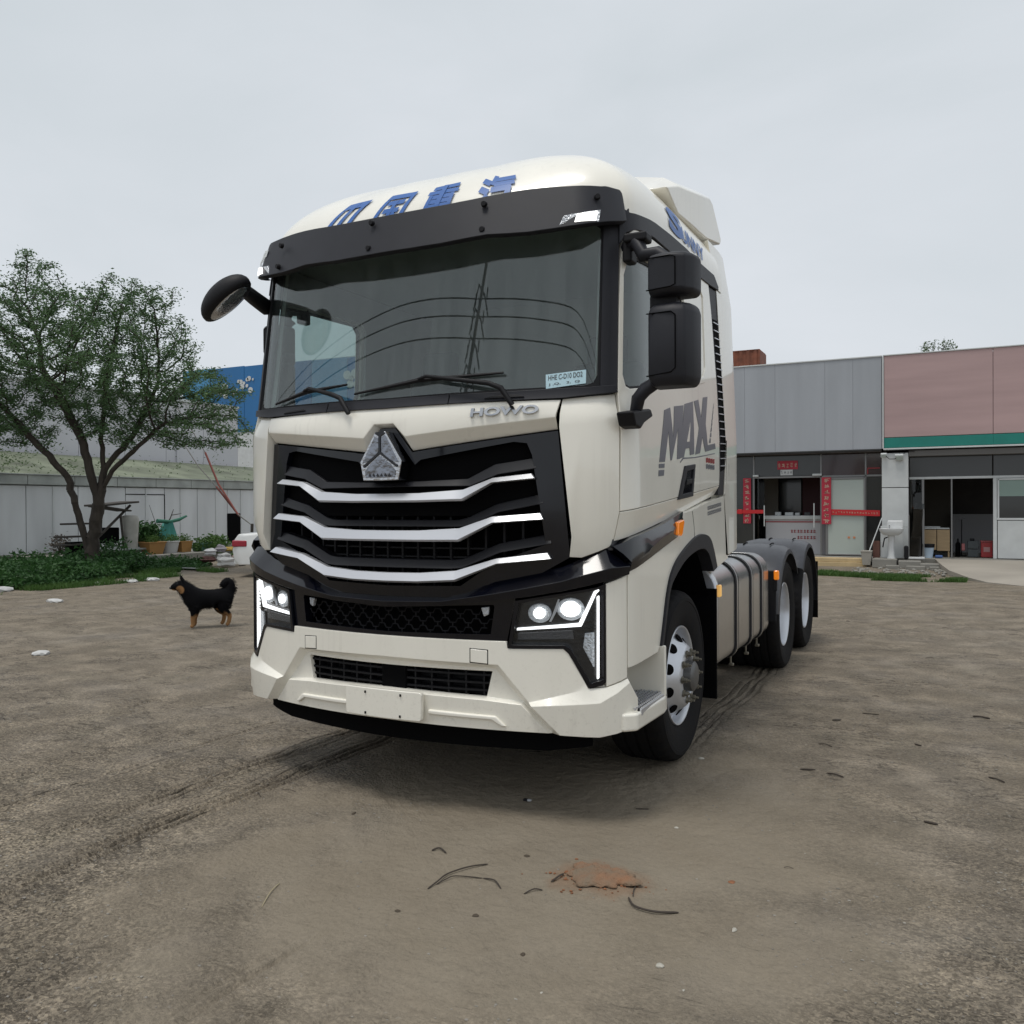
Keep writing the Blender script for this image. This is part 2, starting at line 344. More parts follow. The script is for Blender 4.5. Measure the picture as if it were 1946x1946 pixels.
vg = ND(t, 'ShaderNodeTexVoronoi', Scale=105.0, feature='F1'); t.links.new(g, vg.inputs['Vector']); gcol = t.nodes.new('ShaderNodeSeparateColor'); t.links.new(vg.outputs['Color'], gcol.inputs[0])
vg2 = ND(t, 'ShaderNodeTexVoronoi', Scale=48.0, feature='F1'); t.links.new(g, vg2.inputs['Vector']); gcol2 = t.nodes.new('ShaderNodeSeparateColor'); t.links.new(vg2.outputs['Color'], gcol2.inputs[0])
gr1 = ramp(t, gcol.outputs[0], [(.0, (.12, .11, .10)), (.5, (.5, .5, .5)), (1.0, (.90, .89, .86))]); gr2 = ramp(t, gcol2.outputs[1], [(.0, (.28, .27, .25)), (.6, (.5, .5, .5)), (1.0, (.72, .71, .69))])
near = ND(t, 'ShaderNodeMapRange', interpolation_type='SMOOTHSTEP'); near.inputs['From Min'].default_value = 2.2; near.inputs['From Max'].default_value = -1.2; near.inputs['To Min'].default_value = .38; near.inputs['To Max'].default_value = 1.25; t.links.new(Y, near.inputs[0])
clus = mth(t, 'MULTIPLY', mth(t, 'MULTIPLY', near.outputs[0], mth(t, 'SUBTRACT', 1.0, mth(t, 'MULTIPLY', mud, .9))), ramp(t, noise(t, g, 2.2, 4), [(.30, (.45, .45, .45)), (.66, (1, 1, 1))]))
basec = mixc(t, mth(t, 'MULTIPLY', clus, .75), basec, gr1, 'OVERLAY'); basec = mixc(t, mth(t, 'MULTIPLY', clus, .38), basec, gr2, 'OVERLAY')
spk = ramp(t, noise(t, g, 21, 3, .55, .8), [(.285, (1, 1, 1)), (.33, (0, 0, 0))]); basec = mixc(t, mth(t, 'MULTIPLY', mth(t, 'MULTIPLY', spk, .75), mth(t, 'SUBTRACT', 1.0, mud)), basec, (.07, .058, .045))
cmap = ND(t, 'ShaderNodeMapping'); cmap.inputs['Rotation'].default_value = (0, 0, .25); cmap.inputs['Scale'].default_value = (2.2, 6.0, 1); t.links.new(g, cmap.inputs[0]); cn = noise(t, cmap.outputs[0], 1.6, 7, .62, .5); cline = mth(t, 'LESS_THAN', mth(t, 'ABSOLUTE', mth(t, 'SUBTRACT', cn, .5)), .017); cmask = ramp(t, noise(t, g, 1.7, 4, .6), [(.47, (0, 0, 0)), (.55, (1, 1, 1))])
basec = mixc(t, mth(t, 'MULTIPLY', mth(t, 'MULTIPLY', cline, cmask), mth(t, 'SUBTRACT', .75, mth(t, 'MULTIPLY', mud, .62))), basec, (.075, .062, .048))
pal = ramp(t, noise(t, g, 33, 2, .5), [(.70, (0, 0, 0)), (.74, (1, 1, 1))]); basec = mixc(t, mth(t, 'MULTIPLY', pal, .45), basec, (.40, .37, .33))
lil = ramp(t, noise(t, g, 1.3, 3), [(.5, (0, 0, 0)), (.75, (1, 1, 1))]); basec = mixc(t, mth(t, 'MULTIPLY', lil, .22), basec, (.25, .235, .225))
grn = ramp(t, noise(t, g, 2.3, 4), [(.52, (0, 0, 0)), (.72, (1, 1, 1))]); basec = mixc(t, mth(t, 'MULTIPLY', grn, .2), basec, (.165, .155, .115))
mudc = ramp(t, noise(t, g, 2.0, 5), [(.3, (.182, .152, .110)), (.7, (.222, .190, .144))]); basec = mixc(t, mth(t, 'MULTIPLY', mud, .75), basec, mudc)
# a worn reddish stain of crushed brick
ds = mth(t, 'ADD', mth(t, 'POWER', mth(t, 'ABSOLUTE', mth(t, 'DIVIDE', mth(t, 'SUBTRACT', X, 1.30), .22)), 2.0), mth(t, 'POWER', mth(t, 'ABSOLUTE', mth(t, 'DIVIDE', mth(t, 'SUBTRACT', Y, -.35), .19)), 2.0))
ds = mth(t, 'ADD', ds, mth(t, 'MULTIPLY', mth(t, 'SUBTRACT', noise(t, g, 9, 5), .5), 2.2)); rs = ND(t, 'ShaderNodeMapRange', interpolation_type='SMOOTHSTEP'); rs.inputs['From Min'].default_value = 1.3; rs.inputs['From Max'].default_value = .2; t.links.new(ds, rs.inputs[0])
basec = mixc(t, mth(t, 'MULTIPLY', rs.outputs[0], .7), basec, (.21, .135, .085))
t.links.new(basec, p.inputs['Base Color']); p.inputs['Roughness'].default_value = .85; p.inputs['Specular IOR Level'].default_value = .3
# relief: gravelly crumbs, cracks, tyre grooves running with the truck
rough_m = mth(t, 'SUBTRACT', 1.0, mth(t, 'MULTIPLY', mud, .85)); cl = noise(t, g, 3.0, 3); rough_m = mth(t, 'MULTIPLY', rough_m, ramp(t, cl, [(.35, (.25, .25, .25)), (.6, (1, 1, 1))]))
vo_ = ND(t, 'ShaderNodeTexVoronoi', Scale=60.0, feature='F1'); t.links.new(g, vo_.inputs['Vector'])
crumb = mth(t, 'ADD', mth(t, 'MULTIPLY', mth(t, 'SUBTRACT', 1.0, vo_.outputs[0]), .35), noise(t, g, 90, 5, .65))
lv = ND(t, 'ShaderNodeMapping'); lv.inputs['Rotation'].default_value = (0, 0, .5); lv.inputs['Scale'].default_value = (6, 26, 1); t.links.new(g, lv.inputs[0])
crk = ramp(t, noise(t, lv.outputs[0], 1.0, 5, .6, .6), [(.30, (0, 0, 0)), (.37, (1, 1, 1))])
hgt = mth(t, 'ADD', mth(t, 'MULTIPLY', mth(t, 'MULTIPLY', crumb, rough_m), .030), mth(t, 'MULTIPLY', mth(t, 'MULTIPLY', crk, rough_m), .014))
hgt = mth(t, 'ADD', hgt, mth(t, 'MULTIPLY', noise(t, g, 11, 6, .6), .035))
wx = mth(t, 'ADD', X, mth(t, 'MULTIPLY', mth(t, 'SUBTRACT', noise(t, g, 1.1, 2), .5), .16))
def band(x0, hw, y0, y1, soft=.8):
    a = mth(t, 'SUBTRACT', 1.0, mth(t, 'DIVIDE', mth(t, 'ABSOLUTE', mth(t, 'SUBTRACT', wx, x0)), hw), clamp=True)
    a = mth(t, 'MULTIPLY', a, 3.0, clamp=True)
    m1 = ND(t, 'ShaderNodeMapRange'); m1.inputs['From Min'].default_value = y0; m1.inputs['From Max'].default_value = y0+soft; t.links.new(Y, m1.inputs[0])
    m2 = ND(t, 'ShaderNodeMapRange'); m2.inputs['From Min'].default_value = y1; m2.inputs['From Max'].default_value = y1-soft; t.links.new(Y, m2.inputs[0])
    return mth(t, 'MULTIPLY', a, mth(t, 'MULTIPLY', m1.outputs[0], m2.outputs[0]))
gro = mth(t, 'POWER', mth(t, 'ABSOLUTE', mth(t, 'SINE', mth(t, 'MULTIPLY', wx, 48.0))), .35)
trk = mth(t, 'MAXIMUM', mth(t, 'MAXIMUM', band(-.83, .11, -1.4, 6), band(-1.14, .11, -1.3, 6)), mth(t, 'MAXIMUM', band(1.07, .12, 1.7, 5.5, .5), band(-1.72, .06, -1.6, 1.2, .6)))
trk = mth(t, 'MULTIPLY', trk, ramp(t, noise(t, g, 4, 3), [(.38, (.15, .15, .15)), (.6, (1, 1, 1))]))
hgt = mth(t, 'ADD', hgt, mth(t, 'MULTIPLY', mth(t, 'MULTIPLY', mth(t, 'SUBTRACT', gro, 1.0), trk), .05))
bp = ND(t, 'ShaderNodeBump', Distance=1.0, Strength=1.0); t.links.new(hgt, bp.inputs['Height']); t.links.new(bp.outputs[0], p.inputs['Normal'])
# one sheet, fine near the truck, coarse to the horizon
def axis_pts(c0, lo, hi, s0, gfac):
    a = [c0]; s = s0
    while a[-1] < hi: s = s0+gfac*abs(a[-1]-c0); a.append(a[-1]+s)
    b = [c0]
    while b[-1] > lo: s = s0+gfac*abs(b[-1]-c0); b.append(b[-1]-s)
    return np.array(b[::-1]+a[1:])
def axis2(lo, hi, st, far, gfac):
    mid = list(np.arange(lo, hi, st)); a = [mid[-1]]; b = [mid[0]]
    while a[-1] < far: a.append(a[-1]+st+gfac*(a[-1]-hi if a[-1] > hi else 0))
    while b[-1] > -far: b.append(b[-1]-st-gfac*(lo-b[-1] if b[-1] < lo else 0))
    return np.array(b[:0:-1]+mid+a[1:])
ax = axis2(-2.1, 3.3, .012, 300, .03); ay = axis2(-1.9, 1.6, .012, 300, .03)
def vnoise(x, y, s, seed):
    r_ = np.random.default_rng(seed).random((256, 256)); x = x*s; y = y*s; xi = np.floor(x).astype(int); yi = np.floor(y).astype(int); fx = x-xi; fy = y-yi
    fx = fx*fx*(3-2*fx); fy = fy*fy*(3-2*fy); f = lambda a, b: r_[a % 256, b % 256]
    return (f(xi, yi)*(1-fx)+f(xi+1, yi)*fx)*(1-fy)+(f(xi, yi+1)*(1-fx)+f(xi+1, yi+1)*fx)*fy
GX, GY = np.meshgrid(ax, ay); dist = np.hypot(GX-1.5, GY+2)
def mudmask(x, y): return np.clip(1.6-(((x-1)/1.35)**2+((y+.1)/1.7)**2)-2*(vnoise(x, y, 1.6, 4)-.5), 0, 1)
GZ = (vnoise(GX, GY, .6, 1)-.5)*.03+(vnoise(GX, GY, 3, 2)-.5)*.012*np.exp(-dist/14)
rgh = 1-.85*mudmask(GX, GY); inrut = np.maximum(np.exp(-((GX+.80)/.10)**2), np.exp(-((GX+1.14)/.11)**2))*np.clip((GY+1.7)/.8, 0, 1); rgh = rgh*(1-.75*inrut)
clu = np.clip((vnoise(GX, GY, 2.2, 9)*.6+vnoise(GX, GY, 5, 19)*.4-.25)*2.2, .12, 1)
GZ += ((vnoise(GX, GY, 14, 3)-.5)*.010+(vnoise(GX*.8+GY*.5, GY*1.0-GX*.6, 30, 5)-.5)*.015+(vnoise(GX+GY*.3, GY, 55, 7)-.5)*.010)*rgh*np.exp(-dist/6)*clu
wxn = GX+(vnoise(GX, GY, 1.1, 41)-.5)*.12+(vnoise(GX, GY, 5, 42)-.5)*.02
def rut(x0, hw, y0, y1, amp, per=.062):
    m_ = np.clip(1.3*(1-np.abs(wxn-x0)/hw), 0, 1)*np.clip((GY-y0)/.9, 0, 1)*np.clip((y1-GY)/.5, 0, 1)*(.45+.9*vnoise(GX, GY, 2.5, 43))
    return m_*amp*(np.abs(np.sin((wxn-x0)*math.pi/per))**.8-1)*1.5
GZ += rut(-.80, .10, -1.9, 6, .026)+rut(-1.14, .11, -1.6, 6, .020)+rut(1.08, .10, 1.6, 5.6, .018)+rut(-1.74, .07, -1.6, 1.4, .012)+rut(-3.1, .08, -.5, 2.6, .016)+rut(.55, .09, -2.3, -.95, .016)+rut(.95, .06, -2.4, -1.3, .012)
GZ += .02*np.exp(-(((GX-1.3)/.16)**2+((GY+.36)/.13)**2))*(.6+.8*vnoise(GX, GY, 22, 6))
GZ *= np.clip((60-np.hypot(GX, GY))/20, 0, 1)
def gz(x, y):
    return float(GZ[min(len(ay)-1, int(np.searchsorted(ay, y))), min(len(ax)-1, int(np.searchsorted(ax, x)))])
nx_, ny_ = len(ax), len(ay); co_ = np.stack([GX, GY, GZ], -1).reshape(-1, 3)
ii = (np.arange(ny_-1)[:, None]*nx_+np.arange(nx_-1)[None, :]).ravel(); fq = np.stack([ii, ii+1, ii+nx_+1, ii+nx_], 1).astype(np.int32)
me = bpy.data.meshes.new('ground'); me.vertices.add(len(co_)); me.vertices.foreach_set('co', co_.astype(np.float32).ravel())
me.loops.add(fq.size); me.loops.foreach_set('vertex_index', fq.ravel()); me.polygons.add(len(fq)); me.polygons.foreach_set('loop_start', np.arange(0, fq.size, 4, dtype=np.int32)); me.update(calc_edges=True); me.shade_smooth()
ground = link('ground', me, gm, kind='structure')

# ============================================================ THE TRUCK (front centre on the ground at the origin, nose towards -y)
T = empty('semi_truck', 'cream white three-axle tractor truck with black slatted grille, headlights lit', 'truck')
# ---- hood, corners, bumper
hv = [(-.925, 2.068, 0), (.925, 2.068, 0), (.91, 1.98, 0), (.128, 1.908, 0), (.06, 1.977, 0), (-.06, 1.977, 0), (-.128, 1.908, 0), (-.91, 1.98, 0),
      (.915, 1.925, -.05), (.147, 1.838, -.055), (.05, 1.961, -.045), (-.05, 1.961, -.045), (-.147, 1.838, -.055), (-.915, 1.925, -.05)]
hood = facets('hood', hv, [(0, 1, 2, 3, 4, 5, 6, 7), (2, 8, 9, 3), (3, 9, 10, 4), (4, 10, 11, 5), (5, 11, 12, 6), (6, 12, 13, 7)], cream, T, .03)
facets('corner_panel', [(.932, 2.072, -.012), (1.205, 2.098, -.02), (1.235, 1.965, 0), (.926, 1.935, 0), (1.232, 1.52, 0), (.982, 1.40, 0), (.97, 1.30, -.035), (1.03, 1.297, -.035), (1.19, 1.348, -.035), (1.218, 1.375, -.035)],
       [(0, 1, 2, 3), (3, 2, 4, 5), (5, 4, 9, 8, 7, 6)], cream, T, .07, mirror=True)
BU = [  # bumper half: (u, z, o)
 (0, .885, 0), (.668, .885, 0), (.672, .85, 0), (.955, .857, 0), (1.06, .665, 0), (1.148, .668, 0), (1.29, .70, 0), (1.29, .682, .012), (1.11, .60, .03), (.79, .578, .03), (.775, .59, 0),   # 0-10
 (.625, .768, 0), (0, .777, 0), (.60, .744, -.04), (0, .753, -.04), (.925, .438, .012), (.885, .438, -.03), (.745, .585, -.035)]  # 11-17
def bump(s):
    v = [(s*a, b, c) for a, b, c in BU]
    base = len(v)
    v += [(s*.585, .728, -.04), (s*.556, .60, -.04), (0, .728, -.04), (0, .612, -.04), (0, .603, -.008), (s*.545, .590, -.008), (s*.735, .575, -.008), (s*.865, .438, -.02), (0, .447, -.02),  # 18-26
          (s*1.11, .43, .012), (s*1.335, .458, .012), (s*1.335, .60, .03), (s*1.77, .50, .012), (s*1.77, .545, .02), (s*1.335, .545, .03)]  # 27-32
    f = [(0, 1, 11, 12), (1, 2, 3, 4, 5, 6, 7, 8, 9, 10, 11)]
    f = [(0, 1, 11, 12), (1, 2, 3, 4, 10, 11), (4, 5, 6, 7, 8, 9, 10)]
    f += [(12, 11, 13, 14), (11, 10, 17, 13), (10, 9, 15, 16, 17)]
    f += [(14, 13, 18, 20), (13, 17, 19, 18), (17, 24, 23, 19), (21, 19, 23, 22), (22, 23, 24, 25, 26), (17, 16, 25, 24)]
    f += [(9, 8, 27, 15), (8, 7, 29, 32, 28, 27), (28, 32, 31, 30)]
    return v, f
v1, f1 = bump(1); v2, f2 = bump(-1)
bumper = facets('bumper', v1+v2, f1+[tuple(i+len(v1) for i in f) for f in f2], cream, T, .025, bw=.005)
plate('air_intake', sym([(0, .735), (.60, .735), (.565, .592), (0, .60)]), black, bumper, o=-.12, th=.01)
for i in range(12):
    u = -.53+i*.0965; plate('intake_rib', [(u, .735), (u+.009, .735), (u+.009, .597), (u, .597)], black, bumper, o=-.06, th=.05, bw=0)
for z in (.705, .665, .628): plate('intake_slat', sym([(0, z+.005), (.585, z+.005), (.58, z-.005), (0, z-.005)]), black, bumper, o=-.055, th=.05, bw=0)
plate('radar_cover', [(-.05, .73), (.10, .73), (.10, .60), (-.05, .60)], dark, bumper, o=-.045, th=.04)
plate('tow_cover', [(.485, .843), (.572, .838), (.572, .772), (.485, .777)], cream, bumper, o=.003, th=.02, mirror=True, bw=.003)
plate('tow_cover_gap', [(.481, .847), (.576, .842), (.576, .768), (.481, .773)], black, bumper, o=.0008, th=.004, mirror=True, bw=0)
pl = plate('number_plate_mount', sym([(0, .612), (.225, .612), (.235, .602), (.232, .475), (.222, .465), (0, .463)]), cream, bumper, o=.032, th=.03, bw=.005)
for px, pz in ((-.1, .59), (.115, .59), (-.1, .482), (.112, .482)): box('plate_screw', tuple(S(px, pz, .034)), (.008, .006, .012), dark, pl, 0)
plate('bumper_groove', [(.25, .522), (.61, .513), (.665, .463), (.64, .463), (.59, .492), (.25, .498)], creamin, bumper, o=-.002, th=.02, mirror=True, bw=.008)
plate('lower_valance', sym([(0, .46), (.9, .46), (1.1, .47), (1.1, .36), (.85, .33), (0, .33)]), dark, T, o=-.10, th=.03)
plate('bumper_corner_panel', [(1.15, 1.172), (1.285, 1.21), (1.285, .705), (1.15, .672)], cream, T, o=0, th=.05, mirror=True, du=.04)
# step box behind the bumper corner
for s in (1, -1):
    st = prism('step_housing', [(s*1.02, .26), (s*1.02, .80), (s*1.13, .84), (s*1.255, .80), (s*1.265, .72), (s*1.25, .32), (s*1.2, .27)], 'z', .445, .535, cream, T, .015)
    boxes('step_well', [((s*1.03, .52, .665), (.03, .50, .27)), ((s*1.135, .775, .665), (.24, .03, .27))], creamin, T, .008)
    tr = prism('step_tread', [(s*1.04, .31), (s*1.04, .74), (s*1.15, .79), (s*1.235, .76), (s*1.24, .36)], 'z', .535, .548, black, T, .003)
    bm = bmesh.new()
    for i in range(9):
        for j in range(16):
            x = 1.055+i*.022; y = .33+j*.028+(i % 2)*.014
            if x > 1.235 or (x < 1.1 and y > .74): continue
            addbox(bm, (s*x, y, .552), (.009, .012, .012), Matrix.Rotation(.7, 3, 'Z'))
    frombm('tread_studs', bm, silver, tr, 0, 0, kind='stuff')
    box('tread_edge', (s*1.247, .56, .528), (.012, .38, .035), silver, tr, .003)
# ---- headlights
HL = [(.712, 1.086), (1.10, 1.155), (1.146, 1.172), (1.146, .694), (1.13, .68), (1.066, .666), (.965, .835), (.94, .858), (.675, .853)]
for s in (1, -1):
    def P(l): return [(s*p[0],)+tuple(p[1:]) for p in l]
    hl = plate('headlight', P(HL), lampin, T, o=-.045, th=.02, du=.04, bw=0)
    # rim frame
    inner = [(.728, 1.075), (1.09, 1.140), (1.118, 1.148), (1.134, 1.14), (1.134, .71), (1.073, .69), (.975, .858), (.948, .874), (.695, .870)]
    plate('lamp_frame', [P(HL), P(inner)], gloss, hl, o=.004, th=.05, du=.04, bw=.003)
    plate('light_strip', P([(.715, .949), (1.014, .979), (1.094, 1.132), (1.118, 1.147), (1.121, 1.137), (1.104, 1.122), (1.028, .964), (.715, .939)]), drl, hl, o=-.02, th=.02, du=.04, bw=0)
    plate('light_strip', P([(1.109, 1.105), (1.119, 1.112), (1.117, .715), (1.107, .708)]), drl, hl, o=-.012, th=.02, du=.04, bw=0)
    for (u, z, ru, rz, mm) in ((.825, 1.025, .046, .037, lampw), (.975, 1.047, .055, .043, lampw)):
        ring = [(u+ru*1.25*math.cos(a), z+rz*1.3*math.sin(a)) for a in np.linspace(0, 2*math.pi, 24, endpoint=False)]
        core = [(u+ru*(.86 if ru > .05 else .62)*math.cos(a), z+rz*(.86 if ru > .05 else .72)*math.sin(a)) for a in np.linspace(0, 2*math.pi, 24, endpoint=False)]
        pr = plate('projector', P(ring), lensc, hl, o=-.03, th=.015, du=.2, bw=.004)
        plate('bulb_lens', P(core), mm, pr, o=-.022, th=.006, du=.2, bw=0)
    plate('lamp_divider', P([(.872, .985), (.888, 1.02), (.915, 1.095), (.922, 1.095), (.908, 1.035), (.882, .985)]), silver, hl, o=-.02, th=.01, bw=0)
    plate('turn_lamp', P([(.72, .925), (.985, .945), (.99, .90), (.715, .89)]), mat('smoked_reflector', (.06, .06, .065), .18, coat=.5, bump=.5, bscale=120), hl, o=-.03, th=.012, bw=.003)
    for z in (1.09, 1.07, 1.05, 1.03, 1.01, .99, .965, .95):
        u0 = np.interp(z, [.95, 1.12], [1.035, 1.105]); plate('lamp_fin', P([(u0, z), (1.1, z+.004), (1.1, z-.001), (u0, z-.005)]), lampin, hl, o=-.02, th=.02, bw=0)
    plate('corner_reflector', P([(1.045, .93), (1.095, .935), (1.095, .765), (1.088, .765), (1.035, .86)]), lensc, hl, o=-.03, th=.01, bw=.002)
    plate('headlight_lens', P([(.70, 1.08), (1.1, 1.147), (1.14, 1.163), (1.14, .70), (1.068, .675), (.968, .85), (.685, .862)]), glassmat('lamp_cover', (.93, .95, .96), 1.4) if 'lamp_cover' not in MATS else MATS['lamp_cover'], hl, o=-.004, th=0, du=.04, bw=0)
# ---- grille
Hf = sym([(0, 1.958), (.047, 1.958), (.149, 1.830), (.917, 1.918), (.972, 1.298), (.80, 1.20), (.46, 1.115), (.34, 1.09), (0, 1.085)])
Hi = sym([(0, 1.935), (.033, 1.935), (.165, 1.765), (.20, 1.79), (.70, 1.868), (.765, 1.86), (.79, 1.80), (.855, 1.36), (.60, 1.27), (.42, 1.15), (0, 1.14)])
gr = plate('grille_panel', [Hf, Hi], gloss, T, o=-.04, th=.06, bw=.006)
plate('grille_back', sym([(0, 1.90), (.86, 1.90), (.95, 1.30), (.6, 1.12), (0, 1.09)]), dark, gr, o=-.17, th=.01)
for i in range(-8, 9):
    u = i*.098+.045
    if abs(u) > .82: continue
    zt = 1.80 if abs(u) > .5 else 1.77; zb = 1.14 if abs(u) < .42 else 1.3
    plate('grille_rib', [(u-.006, zt), (u+.006, zt), (u+.006, zb), (u-.006, zb)], black, gr, o=-.105, th=.04, bw=0)
for z in (1.755, 1.70, 1.535, 1.475, 1.335, 1.29):
    plate('grille_crossbar', sym([(0, z+.004), (.6, z+.004), (.6, z-.004), (0, z-.004)]), black, gr, o=-.112, th=.03, bw=0)
slatm = mat('slat_black', (.008, .008, .011), .42, spec=.4)
strip('grille_slat', [(0, 1.677), (.14, 1.68), (.455, 1.690), (.60, 1.760), (.80, 1.788)], [(0, 1.652), (.14, 1.652), (.475, 1.652), (.62, 1.708), (.81, 1.735)], slatm, gr, otop=-.06, obot=-.035, th=.05)
strip('grille_slat', [(0, 1.482), (.40, 1.482), (.455, 1.494), (.61, 1.562), (.835, 1.610)], [(0, 1.448), (.40, 1.448), (.47, 1.452), (.62, 1.520), (.845, 1.562)], slatm, gr, otop=-.06, obot=-.035, th=.05)
strip('grille_slat', [(0, 1.280), (.38, 1.280), (.435, 1.288), (.62, 1.365), (.872, 1.412)], [(0, 1.235), (.36, 1.235), (.43, 1.240), (.63, 1.320), (.885, 1.366)], slatm, gr, otop=-.06, obot=-.03, th=.05)
for t, b in (([(0, 1.618), (.20, 1.619), (.447, 1.634), (.60, 1.690), (.79, 1.710)], [(0, 1.600), (.20, 1.600), (.447, 1.605), (.60, 1.672), (.81, 1.690)]),
             ([(0, 1.428), (.20, 1.429), (.425, 1.441), (.595, 1.499), (.832, 1.516)], [(0, 1.400), (.20, 1.400), (.425, 1.402), (.600, 1.473), (.85, 1.490)]),
             ([(0, 1.210), (.20, 1.213), (.405, 1.228), (.615, 1.292), (.865, 1.322)], [(0, 1.188), (.20, 1.190), (.405, 1.202), (.622, 1.272), (.886, 1.298)])):
    b = [(u, z-(.018 if u < .5 else .004)) for u, z in b]; low = [(u, z-(.010 if u < .5 else .004)) for u, z in b]
    n = len(t)
    def full(l): return [(-u, z) for u, z in l[::-1] if u > 0]+list(l)
    A, B, C = full(t), full(b), full(low); N = len(A)
    vv = [(u, z, -.012) for u, z in A]+[(u, z, .014) for u, z in B]+[(u, z, .002) for u, z in C]
    facets('chrome_bar', vv, [(i, i+1, N+i+1, N+i) for i in range(N-1)]+[(N+i, N+i+1, 2*N+i+1, 2*N+i) for i in range(N-1)], silver, gr, .03, .08, bw=.003)
# emblem
eo = [(0, 1.932), (.03, 1.937), (.128, 1.782), (.108, 1.686), (0, 1.684)]
em = plate('emblem', sym(eo), chrome, T, o=.03, th=.09, bw=.004)
hand = mat('emblem_facet', (.27, .285, .32), .2, metal=1, bump=.35, bscale=22)
plate('emblem_facet', [(-.008, 1.905), (-.008, 1.833), (-.045, 1.795), (-.112, 1.775), (-.03, 1.915)], hand, em, o=.034, th=.01, bw=.002)
plate('emblem_facet', [(.008, 1.905), (.03, 1.92), (.112, 1.775), (.055, 1.79), (.008, 1.833)], hand, em, o=.034, th=.01, bw=.002)
plate('emblem_facet', [(0, 1.815), (.06, 1.772), (.094, 1.735), (.09, 1.70), (-.09, 1.70), (-.094, 1.735), (-.06, 1.772)], hand, em, o=.034, th=.01, bw=.002)
plate('emblem_gap', [(-.006, 1.912), (.006, 1.912), (.006, 1.832), (.105, 1.762), (.100, 1.752), (0, 1.822), (-.100, 1.752), (-.105, 1.762), (-.006, 1.832)], gloss, em, o=.036, th=.004, bw=0)
plate('emblem_gap', [(-.028, 1.925), (0, 1.908), (.028, 1.925), (.024, 1.934), (-.024, 1.934)], gloss, em, o=.036, th=.004, bw=0)
for i in range(6):
    u = -.07+i*.024; plate('emblem_stroke', [(u, 1.708), (u+.008, 1.722), (u+.018, 1.708), (u+.012, 1.704)], gloss, em, o=.036, th=.003, bw=0)
# lower glossy band
BUu = [0, .34, .46, .60, .76, .93, 1.03, 1.17, 1.283]
zt = [1.088, 1.092, 1.122, 1.182, 1.215, 1.250, 1.290, 1.348, 1.285]; zm = [1.062, 1.073, 1.092, 1.115, 1.145, 1.18, 1.21, 1.245, 1.25]; zb = [1.036, 1.052, 1.068, 1.082, 1.106, 1.136, 1.158, 1.190, 1.213]
def full2(z, o): return [(-u, q, o) for u, q in list(zip(BUu, z))[::-1] if u > 0]+[(u, q, o) for u, q in zip(BUu, z)]
v = full2(zt, -.05)+full2([a+.004 for a in zm], .024)+full2(zb, .018); N = 17
facets('lower_trim_band', v, [(i, i+1, N+i+1, N+i) for i in range(N-1)]+[(N+i, N+i+1, 2*N+i+1, 2*N+i) for i in range(N-1)], gloss, T, .03, bw=.006)
ug = plate('lower_grille_frame', [sym([(0, 1.04), (.34, 1.055), (.71, 1.10), (.708, 1.08), (.668, .886), (0, .886)]), sym([(0, 1.035), (.6, 1.062), (.605, 1.05), (.585, .915), (0, .905)])], gloss, T, o=-.015, th=.05, bw=.004)
plate('lower_grille_back', sym([(0, 1.07), (.66, 1.07), (.63, .90), (0, .89)]), dark, ug, o=-.14, th=.01)
bm = bmesh.new()
for row in range(3):
    for i in range(-7, 8):
        u = i*.085+(row % 2)*.0425; z = 1.03-row*.045
        if abs(u) > .56: continue
        pts = [(u-.04, z), (u-.028, z-.022), (u+.004, z-.022), (u+.016, z), (u+.045, z)]
        for o_ in (0,): addtube(bm, [tuple(S(a, b, -.055)) for a, b in pts], .0042, 5)
        addtube(bm, [tuple(S(u-.012, z-.022, -.055)), tuple(S(u-.012, z-.045, -.055))], .0042, 5)
frombm('mesh_grille', bm, black, ug, 50, 0)
for s in (1, -1): plate('grille_sensor', [(s*(.53), 1.045), (s*.575, 1.05), (s*.57, 1.01), (s*.545, 1.0)], lensc, ug, o=-.03, th=.02)
# ---- windscreen, pillars, cowl, wipers, sticker
cowl = plate('cowl', sym([(0, 2.108), (.7, 2.118), (1.05, 2.128), (1.19, 2.14), (1.205, 2.104), (.93, 2.074), (0, 2.060)]), matte, T, o=.012, th=.05, bw=.006)
for u in (-.41, .36): plate('cowl_joint', [(u, 2.112), (u+.004, 2.112), (u+.004, 2.062), (u, 2.062)], dark, cowl, o=.0135, th=.003, bw=0)
for u in (-.78, .55): plate('cowl_vent', [(u, 2.082), (u+.03, 2.096), (u+.17, 2.099), (u+.2, 2.086)], black, cowl, o=.02, th=.012)
wsc = plate('windscreen', sym([(.3, 2.114), (1.05, 2.13), (1.09, 2.165), (1.118, 2.97), (.3, 3.01)]), ws, T, o=-.012, th=.005, du=.03, bw=0, dz=.15)
plate('glass_border', [sym([(0, 2.10), (1.15, 2.115), (1.15, 3.03), (0, 3.03)]), sym([(0, 2.118), (1.03, 2.137), (1.078, 2.152), (1.097, 2.19), (1.108, 2.93), (1.07, 2.955), (0, 2.975)])], black, wsc, o=-.008, th=.004, du=.04, bw=0)
plate('pillar', [(1.112, 2.12), (1.208, 2.12), (1.207, 2.6), (1.212, 2.95), (1.30, 3.02), (1.30, 3.06), (1.115, 3.04)], matte, T, o=.002, th=.06, du=.04, mirror=True, bw=.006)
